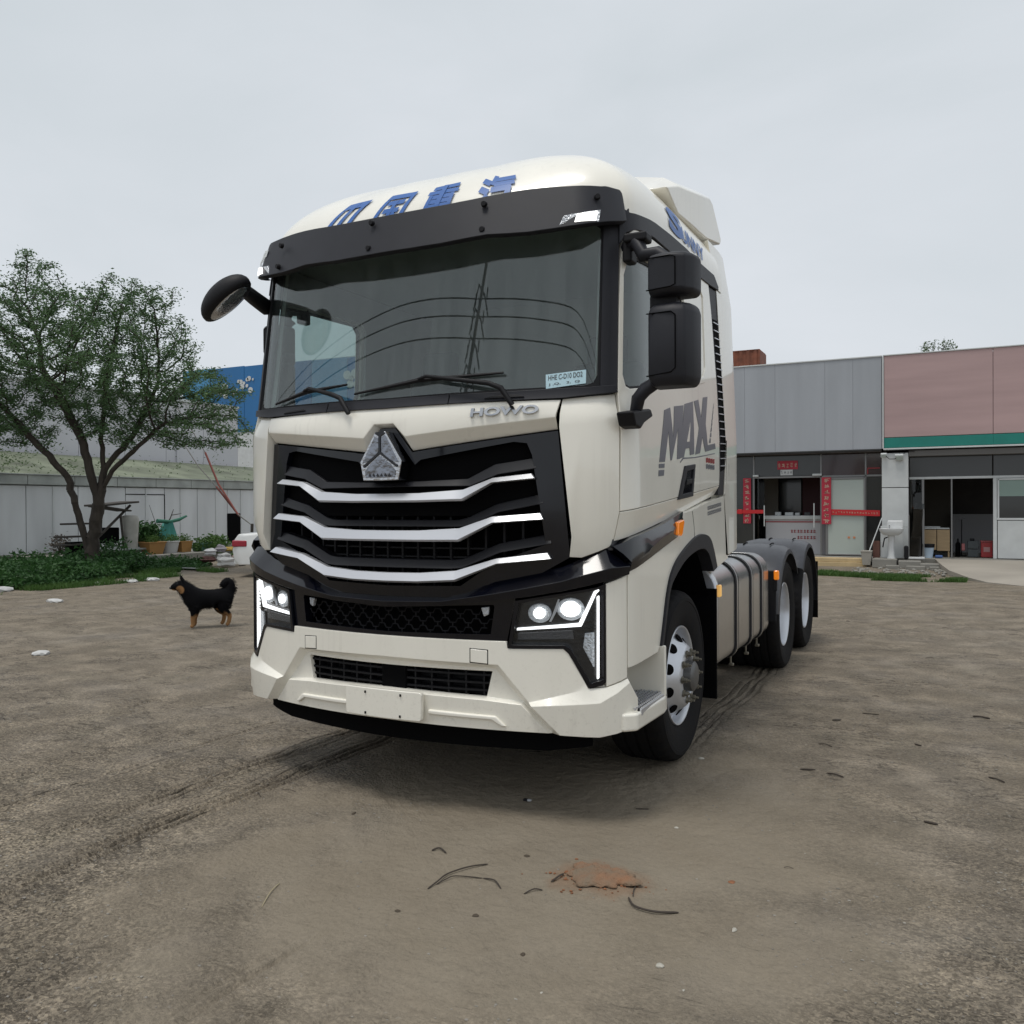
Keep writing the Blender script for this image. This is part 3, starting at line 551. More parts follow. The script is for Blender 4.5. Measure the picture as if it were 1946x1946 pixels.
def wiper(u0, z0, u1, z1, ut, zt_):
    A = S(u0, z0, .05); B = S(u1, z1, .03); C = S((u0+u1)/2, (z0+z1)/2, .045)
    wi = tube('wiper', [S(u0-(u0-ut)*.0, z0-.08, .03), S(u0-.06*(1 if u0 > ut else 1), z0+.005, .055), S(u0-.12, z0+.03, .06), S((u0+ut)/2, zt_+.06, .04), S((u0+ut)/2-.05, zt_+.05, .03)], [.014, .014, .013, .009, .007], black, T, 8)
    tube('wiper_blade', [S(ut, zt_, .012), S((u0+ut)/2-.05, zt_+.045, .016), S(u0-.06, zt_+.06, .012)], [.006, .013, .006], black, wi, 6)
wiper(.70, 2.125, .2, 2.2, -.22, 2.152); wiper(-.22, 2.125, -.7, 2.2, -.875, 2.148)
stk = plate('windscreen_sticker', [(.845, 2.196), (1.04, 2.216), (1.04, 2.148), (.848, 2.125)], mat('sticker_paper', (.50, .70, .78), .6), T, o=-.004, th=.001, bw=0)
for txt, u0, z0, w_, h_ in (('HHE C-D10 DO2', .858, 2.165, .165, .026), ('J ,Q,   2,  Q', .86, 2.137, .15, .014)):
    me = textmesh(txt, 1, .01); vq = fit(me, w_, h_); vq[:, 1] += vq[:, 0]*.1; setco(me, vq); pos = [(u0+q[0], z0+q[1]) for q in vq]
    decal('sticker_print', me, pos, interd, stk, -.003, 0)
# ---- sun visor
VU = [0, .16, .32, .46, .56, .66, .76, .88, 1.0, 1.12, 1.2, 1.235]
vz0 = [2.918, 2.918, 2.922, 2.934, 2.942, 2.937, 2.936, 2.945, 2.958, 2.972, 2.98, 2.985]; vz1 = [3.142, 3.144, 3.150, 3.160, 3.170, 3.178, 3.183, 3.184, 3.181, 3.172, 3.160, 3.14]
def vo(u): return float(np.interp(u, [0, 1.0, 1.15, 1.235], [.15, .13, .08, .035]))
def kz(z, u): return 1.547+(z-1.547)*(1-1.05*vo(u)/4.15)
top = [(u, kz(z, u), vo(u)-.03) for u, z in zip(VU, vz1)]; bot = [(u, kz(z, u), vo(u)) for u, z in zip(VU, vz0)]; lip = [(u, kz(z, u)-.008, vo(u)-.02) for u, z in zip(VU, vz0)]; bk = [(u, kz(z, u)+.02, min(.02, vo(u)-.06)) for u, z in zip(VU, vz1)]
def fu(l): return [(-a, b, c) for a, b, c in l[::-1] if a > 0]+l
v = fu(bk)+fu(top)+fu(bot)+fu(lip); N = 2*len(VU)-1
visor = facets('sun_visor', v, [(r*N+i, r*N+i+1, (r+1)*N+i+1, (r+1)*N+i) for r in range(3) for i in range(N-1)], matte, T, .018, bw=.006)
for s in (1, -1):
    lp = [(s*a, b, vo(a)-.002) for a, b in ((.90, 2.905), (.925, 2.962), (1.085, 2.995), (1.078, 2.93))]
    ml = plate('marker_light', lp, lensc, visor, th=.02, du=.03, bw=.004)
    plate('marker_glow', [(s*a, b, vo(a)+.002) for a, b in ((.975, 2.925), (.985, 2.965), (1.07, 2.985), (1.065, 2.937))], markg, ml, th=.004, du=.03, bw=0)
for u, z in ((-.80, 3.055), (-.10, 3.045), (.53, 3.06), (1.07, 3.065), (-.80, 2.93), (-.10, 2.905), (.53, 2.925)):
    p = S(u, z, vo(u)-.008); nrm = S(u, z, .2)-S(u, z, 0); bm = bmesh.new()
    bmesh.ops.create_cone(bm, segments=14, radius1=.017, radius2=.013, depth=.02, cap_ends=True)
    bmesh.ops.transform(bm, matrix=Matrix.Translation(p) @ Vector(nrm).to_track_quat('Z', 'Y').to_matrix().to_4x4(), verts=bm.verts); frombm('visor_screw', bm, black, visor, 40, .002)
# lettering strokes on the visor's left end
for i in range(4):
    a = -1.165+i*.045; plate('visor_lettering', [[(a, 3.035), (a+.038, 3.035), (a+.044, 3.078), (a+.008, 3.078)], [(a+.012, 3.046), (a+.026, 3.046), (a+.03, 3.062), (a+.015, 3.062)]], wdec, visor, o=vo(a*-1)-.008, th=.002, bw=0)
for i in range(8): a = -1.165+i*.022; plate('visor_lettering', [(a, 3.015), (a+.014, 3.015), (a+.016, 3.026), (a+.003, 3.026)], wdec, visor, o=vo(a*-1)-.004, th=.002, bw=0)
# ---- roof
def roofp(u, v_):
    """v_ 0 at the drip rail, 1 at the crown"""
    P0 = S(u, 3.03); th = v_*math.pi/2; au = abs(u)
    n = np.interp(au, [0, .7, 1.3, 1.9], [1.75, 1.9, 2.4, 2.7]); Hh = np.interp(au, [0, 1.0, 1.4, 2.2, 3.4], [.51, .51, .52, .58, .60])
    a = 1-math.cos(th)**(2/n); b = math.sin(th)**(2/n); Cy = max(P0[1], .95)
    fr = np.interp(au, [0, .9, 1.3], [1, .9, 0])
    C = np.array([P0[0]*.0, Cy, 0]); xy = P0[:2]*(1-a)+C[:2]*a
    return (xy[0], xy[1], 3.03+Hh*b)
US = np.concatenate([np.linspace(-3.3, -1.7, 14), np.linspace(-1.6, 1.6, 60), np.linspace(1.7, 3.3, 14)]); VS = np.linspace(0, 1, 22)
rv = [roofp(u, q) for q in VS for u in US]; nU = len(US)
rf = [(j*nU+i, j*nU+i+1, (j+1)*nU+i+1, (j+1)*nU+i) for j in range(len(VS)-1) for i in range(nU-1)]
back = [j*nU for j in range(len(VS))]+[(j+1)*nU-1 for j in range(len(VS))][::-1]
roof = rawmesh('roof', rv, rf+[tuple(back)], cream, T, 50)
rail = [(1.23, 3.045), (1.30, 3.03), (1.79, 3.08), (2.05, 3.095), (2.4, 3.105), (2.75, 3.10), (3.1, 3.11), (3.2, 3.05), (3.19, 3.025), (2.95, 3.005), (2.65, 2.995), (2.1, 2.985), (1.75, 2.985), (1.50, 2.97), (1.36, 2.95), (1.26, 2.92), (1.215, 2.86), (1.205, 2.86), (1.205, 3.04)]
plate('roof_rail', rail, matte, T, o=.008, th=.05, mirror=True, bw=.006)
# roof letters
GLY = {'中': [(0, .0, 0, 1, .16), (0, 1, 1, 1, .15), (1, 1, 1, 0, .16), (.5, 1, .5, 0, .15)],
 '国': [(0, 0, 0, 1, .12), (0, 1, 1, 1, .12), (1, 1, 1, 0, .12), (.22, .74, .78, .74, .1), (.25, .45, .75, .45, .1), (.5, .74, .5, .1, .11), (.2, .13, .8, .13, .1), (.66, .32, .74, .22, .09)],
 '重': [(.1, 1.0, .95, 1.04, .10), (0, .82, 1, .82, .09), (.12, .64, .9, .64, .09), (.12, .47, .9, .47, .09), (.12, .30, .9, .30, .09), (.12, .66, .12, .28, .1), (.9, .66, .9, .28, .1), (.5, 1.0, .5, 0, .13), (0, .05, 1, .05, .1)],
 '汽': [(.06, .95, .2, .85, .13), (0, .62, .16, .52, .13), (.0, .02, .18, .34, .13), (.42, 1.04, .34, .80, .12), (.42, .92, 1, .95, .10), (.44, .74, .96, .76, .10), (.36, .55, .84, .57, .12), (.84, .57, .80, .2, .13), (.80, .22, .98, .02, .13)]}
for ch, u0, u1 in (('中', -.61, -.43), ('国', -.225, -.04), ('重', .10, .285), ('汽', .45, .64)):
    bm = bmesh.new()
    for si, (xa, ya, xb, yb, wd) in enumerate(GLY[ch]):
        L_2 = math.hypot(xb-xa, (yb-ya)*.8) or 1; tx, ty = (xb-xa)/L_2, (yb-ya)*.8/L_2; prev = None
        wd *= 1.3
        for k in range(7):
            q = k/6; rowv = []
            for sd_ in (-1, 0, 1):
                a_ = xa+(xb-xa)*q-ty*sd_*wd*.5+(tx*wd*.42*(-1 if k == 0 else 1) if k in (0, 6) else 0); b_ = ya+(yb-ya)*q+tx*sd_*wd*.5*1.25+(ty*wd*.42*(-1 if k == 0 else 1) if k in (0, 6) else 0)
                rowv.append(bm.verts.new(Vector(roofp(u0+a_*(u1-u0)+b_*.055, .075+b_*.245))+Vector((0, -.004-.0004*si, .005+.0004*si))))
            if prev: bm.faces.new((prev[0], prev[1], rowv[1], rowv[0])); bm.faces.new((prev[1], prev[2], rowv[2], rowv[1]))
            prev = rowv
    bmesh.ops.recalc_face_normals(bm, faces=bm.faces); frombm('roof_letter', bm, blue, roof, 0, 0)
def side_text(s, u0, z0, w_, h_, m_, par, shear=.15, sk=0, off=.02, s_=1):
    me = textmesh(s, 1, off); vq = fit(me, w_, h_, shear); bm = bmesh.new(); bm.from_mesh(me)
    for q, c_ in zip(bm.verts, vq):
        z = z0+c_[1]+sk*c_[0]; u = u0+c_[0]
        if z > 3.03:
            lo_, hi_ = 0, .6
            for _ in range(16):
                mid = (lo_+hi_)/2
                if roofp(u, mid)[2] < z: lo_ = mid
                else: hi_ = mid
            q.co = Vector(roofp(u, lo_))+Vector((.005, 0, .002))
        else: q.co = Vector(S(u, z, .004))
    return frombm('side_letter', bm, m_, par, 0, 0)
side_text('S', 2.05, 3.12, .30, .17, blue, roof, .2, 0, .05); side_text('UNNY', 2.32, 3.125, .52, .10, blue, roof, .2, .0, .03)
badgem = mat('badge_chrome', (.42, .43, .45), .22, metal=1)
def howo():
    me = textmesh('HOWO', 1, .03, .08); vq = fit(me, .335, .045); zz = vq[:, 2]; zz = (zz-zz.min())/(zz.max()-zz.min()+1e-9)
    bm = bmesh.new(); bm.from_mesh(me)
    for q, c_, o_ in zip(bm.verts, vq, zz): q.co = Vector(S(.492+c_[0], 1.992+c_[1]+c_[0]*.025, .001+o_*.012))
    frombm('badge_letters', bm, badgem, T, 0, 0)
howo()
# deflector over the roof's rear and side fairings
for_def = [(1.35, 3.47), (1.62, 3.56), (1.9, 3.62), (2.42, 3.735), (2.5, 3.72), (2.76, 3.53), (2.73, 3.49), (2.3, 3.42), (1.9, 3.40), (1.6, 3.38)]
bm = bmesh.new(); sec = []
for xx, dz in ((-1.10, 0), (-1.0, .07), (-.8, .11), (-.4, .135), (0, .14), (.4, .135), (.8, .11), (1.0, .07), (1.10, 0)):
    sec.append([bm.verts.new((xx, y, z+(dz if z > 3.5 else 0))) for y, z in for_def])
nD = len(for_def)
for i in range(len(sec)-1):
    for j in range(nD): bm.faces.new((sec[i][j], sec[i][(j+1) % nD], sec[i+1][(j+1) % nD], sec[i+1][j]))
bm.faces.new(sec[0]); bm.faces.new(sec[-1][::-1]); bmesh.ops.recalc_face_normals(bm, faces=bm.faces)
frombm('roof_deflector', bm, cream, T, 40, .012)
for s in (1, -1):
    bm = bmesh.new(); prof = [(2.24, 0), (2.30, 0), (2.55, 0), (2.70, -.012), (2.74, -.05)]; zs = [1.20, 1.62, 2.0, 2.6, 3.0, 3.25, 3.38]
    rows = []
    for z in zs:
        xt = np.interp(z, [0, 2.0, 3.0, 3.38], [1.23, 1.232, 1.195, 1.135]); row = []
        for y, d in prof:
            yy = float(np.interp(z, [1.2, 1.62, 2.0, 2.6, 3.0, 3.38], [2.36, 2.25, 2.33, 2.24, 2.20, 2.2])) if y == 2.24 else y; row.append(bm.verts.new((s*(xt+d), yy, z+(.03*(y-2.24)*2 if z < 1.3 else 0))))
        for y in (2.74, 2.36): row.append(bm.verts.new((s*(xt-.14), y, z)))
        rows.append(row)
    nP = len(rows[0])
    for i in range(len(rows)-1):
        for j in range(nP): bm.faces.new((rows[i][j], rows[i][(j+1) % nP], rows[i+1][(j+1) % nP], rows[i+1][j]))
    bm.faces.new(rows[0]); bm.faces.new(rows[-1][::-1]); bmesh.ops.recalc_face_normals(bm, faces=bm.faces)
    frombm('side_fairing', bm, cream, T, 40, .01)
# ---- doors
Do = [(1.212, 2.10), (1.245, 1.98), (1.246, 1.9), (1.238, 1.522), (1.222, 1.372), (2.28, 1.505), (2.42, 1.52), (3.07, 1.618), (3.09, 1.76), (3.09, 2.02), (3.07, 2.33), (2.98, 2.83), (2.93, 3.01), (2.1, 2.985), (1.55, 2.97), (1.36, 2.955), (1.26, 2.90), (1.225, 2.78), (1.215, 2.5)]
win = [(1.245, 2.20), (1.27, 2.14), (1.31, 2.13), (1.7, 2.18), (2.28, 2.29), (2.31, 2.34), (2.31, 2.80), (2.26, 2.85), (1.75, 2.84), (1.37, 2.82), (1.29, 2.79), (1.25, 2.70)]
for s in (1, -1):
    M_ = (lambda l: l) if s > 0 else (lambda l: [(-p[0],)+tuple(p[1:]) for p in l])
    dU = [(u, z) for u, z in Do if z > 1.52 or u == 1.238]
    # upper skin with the window hole, tucked lower skirt
    up = [(1.212, 2.10), (1.245, 1.98), (1.246, 1.9), (1.238, 1.522), (3.08, 1.684), (3.09, 1.76), (3.09, 2.02), (3.07, 2.33), (2.98, 2.83), (2.93, 3.01), (2.1, 2.985), (1.55, 2.97), (1.36, 2.955), (1.26, 2.90), (1.225, 2.78), (1.215, 2.5)]
    door = plate('door', [M_(up), M_(win)], cream, T, o=0, th=.05, du=.08, bw=.006)
    facets('door_skirt', [(s*1.238, 1.519, 0), (s*3.08, 1.681, 0), (s*3.07, 1.618, -.035), (s*2.28, 1.508, -.035), (s*1.222, 1.375, -.035)], [(0, 1, 2, 3, 4)], cream, door, .03)
    plate('window', M_([(u, z) for u, z in win]), sg, door, o=-.022, th=.004, du=.2, bw=0)
    plate('window_seal', [M_(win), M_([(u+(.014 if u < 1.8 else -.014), z+(.014 if z < 2.5 else -.014)) for u, z in win])], black, door, o=-.016, th=.02, bw=0)
    plate('window_recess', M_([(2.36, 2.26), (2.72, 2.33), (2.80, 2.40), (2.80, 2.92), (2.70, 2.965), (2.66, 2.93), (2.74, 2.88), (2.74, 2.43), (2.68, 2.365), (2.36, 2.30)]), cream, door, o=.007, th=.01, bw=.006)
    h = plate('door_handle', [M_([(2.21, 1.78), (2.43, 1.80), (2.37, 1.605), (2.07, 1.582)]), M_([(2.24, 1.752), (2.39, 1.768), (2.34, 1.63), (2.14, 1.612)])], matte, door, o=.012, th=.02, bw=.005)
    plate('handle_cup', M_([(2.24, 1.752), (2.39, 1.768), (2.34, 1.63), (2.14, 1.612)]), gloss, h, o=.003, th=.002, bw=0)
    plate('handle_grip', M_([(2.24, 1.700), (2.36, 1.712), (2.35, 1.682), (2.22, 1.67)]), black, h, o=.012, th=.01, bw=.004)
    plate('door_swoosh', M_([(2.12, 1.80), (2.18, 1.828), (2.45, 1.845), (2.95, 1.895), (2.95, 1.889), (2.45, 1.838), (2.19, 1.82), (2.13, 1.796)]), greyd, door, o=.002, th=.001, bw=0)
    if s > 0:
        ml = [[(1.83, 2.07), (1.73, 1.782), (1.83, 1.788), (1.90, 1.96), (1.935, 1.80), (1.96, 1.803), (2.085, 1.99), (2.06, 1.813), (2.12, 1.818), (2.21, 2.135), (2.02, 2.11), (1.985, 1.93), (1.94, 2.095)],
              [(2.09, 1.816), (2.235, 2.145), (2.425, 2.18), (2.43, 1.862), (2.335, 1.85), (2.325, 1.893), (2.235, 1.882), (2.20, 1.832)],
              [(2.45, 2.185), (2.555, 2.205), (2.615, 2.10), (2.675, 2.232), (2.79, 2.25), (2.72, 2.07), (2.76, 1.935), (2.955, 1.96), (2.975, 1.925), (2.70, 1.89), (2.63, 1.98), (2.57, 1.875), (2.455, 1.86), (2.55, 2.03)],
              [(1.725, 1.772), (1.825, 1.778), (1.82, 1.755), (1.722, 1.75)], [(1.72, 1.738), (1.818, 1.744), (1.81, 1.712), (1.715, 1.706)]]
        for l in ml[:1]+ml[1:]:
            plate('model_letter', l, greyd, door, o=.0025, th=.0015, bw=0)
        plate('letter_counter', [(2.265, 1.925), (2.32, 1.93), (2.345, 2.045)], cream, door, o=.0035, th=.001, bw=0)
        for i in range(7): plate('hatch_stroke', [(2.80+i*.02, 1.955+i*.035), (2.84+i*.018, 1.955+i*.04), (2.845+i*.018, 1.985+i*.04), (2.82+i*.02, 1.985+i*.035)], greyd, door, o=.0025, th=.001, bw=0)
        for j, (zz, mm_) in enumerate(((1.822, mat('red_decal', (.30, .02, .02), .4)), (1.782, greyd))):
            for i in range(4):
                u = 2.72+i*.058; plate('tag_character', [[(u, zz), (u+.046, zz+.004), (u+.046, zz+.034), (u, zz+.03)], [(u+.018, zz+.012), (u+.03, zz+.013), (u+.03, zz+.022), (u+.018, zz+.02)]], mm_, door, o=.0025, th=.001, bw=0)
    # vent strip with louvres
    vt = plate('vent_strip', M_([(2.93, 3.0), (3.17, 3.015), (3.20, 2.84), (3.24, 2.66), (3.30, 2.36), (3.33, 2.03), (3.32, 1.76), (3.28, 1.66), (3.22, 1.62), (3.075, 1.618), (3.105, 1.76), (3.105, 2.03), (3.09, 2.33), (3.02, 2.65), (2.99, 2.84)]), matte, T, o=-.008, th=.04, bw=.004)
    plate('vent_shadow', M_([(3.035, 2.80), (3.16, 2.81), (3.20, 2.66), (3.25, 2.36), (3.275, 2.03), (3.27, 1.80), (3.15, 1.78), (3.15, 2.03), (3.13, 2.33), (3.075, 2.65)]), dark, vt, o=-.006, th=.002, bw=0)
    for i in range(20):
        z = 2.78-i*.0505; a = np.interp(z, [1.76, 2.03, 2.33, 2.65, 2.84], [3.13, 3.125, 3.11, 3.06, 3.02]); plate('louvre', M_([(a, z), (a+.155, z+.008), (a+.155, z+.002), (a, z-.006)]), wsil, vt, o=.002, th=.008, bw=0)
    # black trim under the door, amber lamp
    tb = facets('side_trim', [(s*1.19, 1.352, 0), (s*1.36, 1.392, -.005), (s*1.83, 1.45, -.005), (s*2.20, 1.515, -.005), (s*2.19, 1.47, .0), (s*2.10, 1.40, .006), (s*2.05, 1.37, .006), (s*1.67, 1.305, .01), (s*1.292, 1.226, .012), (s*1.30, 1.27, .02), (s*1.24, 1.315, .02), (s*1.70, 1.37, .02), (s*1.93, 1.41, .02)],
                [(0, 1, 12, 11, 9, 10), (1, 2, 3, 4, 12), (12, 4, 5, 6, 11), (11, 6, 7, 8, 9)], gloss, T, .04)
    al = plate('side_lamp', M_([(2.00, 1.385), (2.01, 1.455), (2.12, 1.468), (2.125, 1.45), (2.09, 1.385), (2.07, 1.375)]), amber, tb, o=.026, th=.03, bw=.006)
    # fender with the wheel arch
    ao = [(.76, .80), (.82, .94), (.87, 1.06), (.94, 1.16), (1.06, 1.24), (1.26, 1.31), (1.47, 1.36), (1.65, 1.37), (1.81, 1.34), (1.91, 1.26), (2.00, 1.14)]
    ai = [(.79, .79), (.88, 1.00), (.93, 1.09), (1.00, 1.14), (1.19, 1.22), (1.40, 1.265), (1.61, 1.28), (1.75, 1.25), (1.84, 1.18), (1.89, 1.12)]
    ao, ai = smooth_line(ao), smooth_line(ai)
    fl = [(1.292, 1.222), (2.045, 1.366), (2.11, 1.40), (2.20, 1.505), (2.38, 1.52), (2.80, 1.575), (3.20, 1.612), (3.30, 1.60), (3.33, 1.18), (2.99, 1.13)]+[(y+.97, z) for y, z in ao[::-1]]+[(1.70, .772), (1.292, .752)]
    plate('fender', M_(fl), cream, T, o=0, th=.05, du=.06, bw=.007)
    plate('arch_trim', M_([(y+.97, z) for y, z in ao]+[(y+.97, z) for y, z in ai[::-1]]), matte, T, o=.014, th=.10, du=.06, bw=.008)
    plate('fender_seam', M_([(2.385, 1.515), (2.391, 1.515), (2.43, 1.42), (2.44, 1.352), (2.434, 1.352), (2.424, 1.42)]), dark, T, o=.001, th=.002, bw=0)
    if s > 0:
        for r in range(2):
            for i in range(9):
                u = 2.76+i*.042; z = 1.52-r*.035+i*.003; plate('etched_letter', [[(u, z), (u+.03, z+.002), (u+.03, z+.026), (u, z+.024)], [(u+.006, z+.006), (u+.024, z+.008), (u+.024, z+.02), (u+.006, z+.018)]], greyd, T, o=.0022, th=.001, bw=0)
    # wheel well liner
    bm = bmesh.new(); pts = [(.80, .55)]+[(y, z-.01) for y, z in ai]+[(2.1, .9), (2.12, .3)]
    A = [bm.verts.new((s*1.17, y, z)) for y, z in pts]; B = [bm.verts.new((s*.55, y, z)) for y, z in pts]
    for i in range(len(pts)-1): bm.faces.new((A[i], A[i+1], B[i+1], B[i]))
    bm.faces.new(B); frombm('wheel_well', bm, dark, T, 40, 0)
# ---- cab interior and shell
rearw = box('rear_wall', (0, 2.20, 2.3), (2.3, .04, 1.7), headl, T)
box('cab_floor', (0, 1.25, 1.36), (2.28, 1.95, .06), interd, T); box('headliner', (0, 1.2, 3.06), (2.2, 1.75, .03), headl, T)
for s in (1, -1):
    M_ = (lambda l: l) if s > 0 else (lambda l: [(-p[0],)+tuple(p[1:]) for p in l])
    plate('inner_side', [M_([(1.26, 1.4), (3.15, 1.5), (3.15, 3.04), (1.3, 3.04), (1.26, 2.6)]), M_([(u+(.012 if u < 1.8 else -.012), z) for u, z in win])], inter, T, o=-.085, th=.02, bw=0)
    plate('inner_pillar', M_([(1.10, 2.1), (1.25, 2.1), (1.25, 3.04), (1.12, 3.04)]), headl, T, o=-.07, th=.02, du=.04, bw=0)
plate('dashboard_front', sym([(0, 2.06), (1.13, 2.08), (1.13, 1.5), (0, 1.5)]), dark, T, o=-.08, th=.02)
bm = bmesh.new(); dv = [S(u, 2.07, -.10) for u in np.linspace(-1.15, 1.15, 24)]
dA = [bm.verts.new((p[0], p[1], 2.085)) for p in dv]; dB = [bm.verts.new((p[0]*.97, .78, 2.03)) for p in dv]; dC = [bm.verts.new((p[0]*.97, .84, 1.6)) for p in dv]
for i in range(23): bm.faces.new((dA[i], dA[i+1], dB[i+1], dB[i])); bm.faces.new((dB[i], dB[i+1], dC[i+1], dC[i]))
frombm('dashboard', bm, interd, T, 30)
def seat(x):
    st_ = box('seat', (x, 1.32, 1.82), (.52, .52, .16), interd, T, .04)
    box('seat_back', (x, 1.60, 2.18), (.48, .14, .62), interd, st_, .05, rot=Matrix.Rotation(R(-8), 3, 'X')); box('headrest', (x, 1.62, 2.56), (.27, .10, .20), interd, st_, .035)
    box('seat_pedestal', (x, 1.32, 1.56), (.36, .36, .36), interd, st_, .02)
seat(.62); seat(-.66)
bm = bmesh.new(); n = 32
for i in range(n):
    a = 2*math.pi*i/n; a2 = 2*math.pi*(i+1)/n; addtube(bm, [(.62+.22*math.cos(a), .98+.16*math.sin(a), 2.03-.15*math.sin(a)*-1), (.62+.22*math.cos(a2), .98+.16*math.sin(a2), 2.03+.15*math.sin(a2))], .014, 6, False)
sw = frombm('steering_wheel', bm, interd, T, 60); box('steering_hub', (.62, .97, 2.02), (.16, .05, .10), interd, sw, .02)
box('berth', (0, 1.95, 1.80), (2.1, .45, .35), interd, T, .04)
# cab back and front bulkheads
box('cab_back', (0, 2.24, 2.2), (2.25, .03, 1.95), creamin, T)
boxes('engine_block', [((0, 1.3, .95), (1.0, 1.9, .75)), ((0, .34, .90), (1.5, .10, .85)), ((0, .62, 1.33), (2.1, .6, .06))], dark, T, 0)
# ---- mirrors
def shell(name, cx, cy, z0, z1, par, s=1, w=.24, d=.17):
    """rounded mirror housing: plan outline swept up with rounded ends"""
    out_ = [(-w/2, .02), (-w/2+.02, -d*.42), (-w/2+.06, -d*.5), (w*.12, -d*.52), (w*.33, -d*.40), (w*.45, -d*.12), (w/2, d*.25), (w/2, d*.5), (-w/2, d*.5)]
    hs = z1-z0; prof = [(0, .80), (.05, .93), (.12, 1), (.5, 1), (.88, 1), (.95, .93), (1, .80)]
    bm = bmesh.new(); rows = []
    for t, k in prof: rows.append([bm.verts.new((s*(cx+x*k), cy+(y-d*.5)*k+d*.5, z0+t*hs)) for x, y in out_])
    n = len(out_)
    for i in range(len(rows)-1):
        for j in range(n): bm.faces.new((rows[i][j], rows[i][(j+1) % n], rows[i+1][(j+1) % n], rows[i+1][j]))
    bm.faces.new(rows[0]); bm.faces.new(rows[-1][::-1]); bmesh.ops.recalc_face_normals(bm, faces=bm.faces)
    o = frombm(name, bm, matte, par, 50, .012)
    box('mirror_glass', (s*cx, cy+d*.5+.002, (z0+z1)/2), (w*.86, .004, hs*.84), chrome, o, 0)
    # seam of the front cover
    bm = bmesh.new(); a = w*.16
    addtube(bm, [(s*(cx-w*.44), cy-d*.47, z1-hs*.13), (s*(cx+a-.02), cy-d*.54, z1-hs*.13), (s*(cx+a), cy-d*.52, z1-hs*.17), (s*(cx+a), cy-d*.52, z0+hs*.2), (s*(cx+a-.02), cy-d*.54, z0+hs*.15), (s*(cx-w*.44), cy-d*.47, z0+hs*.12)], .003, 5)
    frombm('cover_seam', bm, dark, o, 0)
    return o
for s, ax_, ay_ in ((1, 0, 0), (-1, -.13, .36)):
    hold = tube('mirror_arm', [(s*1.17, .42+ay_, 2.845), (s*1.25, .34+ay_, 2.84), (s*1.28, .34+ay_, 2.77), (s*(1.36+ax_), .32+ay_, 2.765), (s*(1.42+ax_), .32+ay_, 2.72)], [.035, .036, .036, .034, .03], matte, T, 10)
    box('arm_bracket', (s*1.245, .36+ay_, 2.86), (.12, .10, .045), black, hold, .012); box('arm_mount', (s*1.19, .40+ay_, 2.82), (.05, .09, .13), black, hold, .012)
    shell('upper_mirror', 1.442+ax_, .28+ay_, 2.535, 2.735, hold, s, .235 if s > 0 else .17, .17)
    box('mirror_link', (s*(1.40+ax_), .30+ay_, 2.515), (.13, .08, .07), black, hold, .01)
    shell('main_mirror', 1.442+ax_, .28+ay_, 2.11, 2.50, hold, s, .235 if s > 0 else .17, .17)
    lo = tube('lower_mirror_arm', [(s*1.24, .33+ay_, 2.00), (s*1.265, .30+ay_, 2.07), (s*(1.30+ax_/2), .30+ay_, 2.11), (s*(1.38+ax_), .30+ay_, 2.155)], [.03, .034, .034, .03], matte, T, 10)
    prism('arm_base', [(.22+ay_, 1.93), (.18+ay_, 1.995), (.46+ay_, 2.035), (.50+ay_, 2.0), (.36+ay_, 1.955), (.30+ay_, 1.92)], 'x', s*1.19, s*1.28, black, lo, .012)
# front proximity mirror on the passenger side
fm = tube('front_mirror_arm', [(-1.16, .38, 2.79), (-1.10, .22, 2.80), (-1.03, .08, 2.80), (-.97, -.02, 2.785)], [.05, .046, .042, .04], black, T, 10)
bm = bmesh.new()
bmesh.ops.create_uvsphere(bm, u_segments=28, v_segments=16, radius=1)
for q in bm.verts:
    if q.co.z < -.25: q.co.z = -.25+(q.co.z+.25)*.25
    q.co = Vector((q.co.x*.185, q.co.y*.11, q.co.z*.095))
bmesh.ops.transform(bm, matrix=Matrix.Translation((-1.055, -.06, 2.735)) @ Matrix.Rotation(R(-33), 4, 'Y') @ Matrix.Rotation(R(12), 4, 'X'), verts=bm.verts)
fmh = frombm('front_mirror', bm, black, fm, 50)
bm = bmesh.new(); bmesh.ops.create_uvsphere(bm, u_segments=24, v_segments=12, radius=1)
for q in bm.verts: q.co = Vector((q.co.x*.15, q.co.y*.085, q.co.z*.022-.028))
bmesh.ops.transform(bm, matrix=Matrix.Translation((-1.055, -.06, 2.735)) @ Matrix.Rotation(R(-33), 4, 'Y') @ Matrix.Rotation(R(12), 4, 'X'), verts=bm.verts)
frombm('mirror_glass', bm, chrome, fmh, 50)
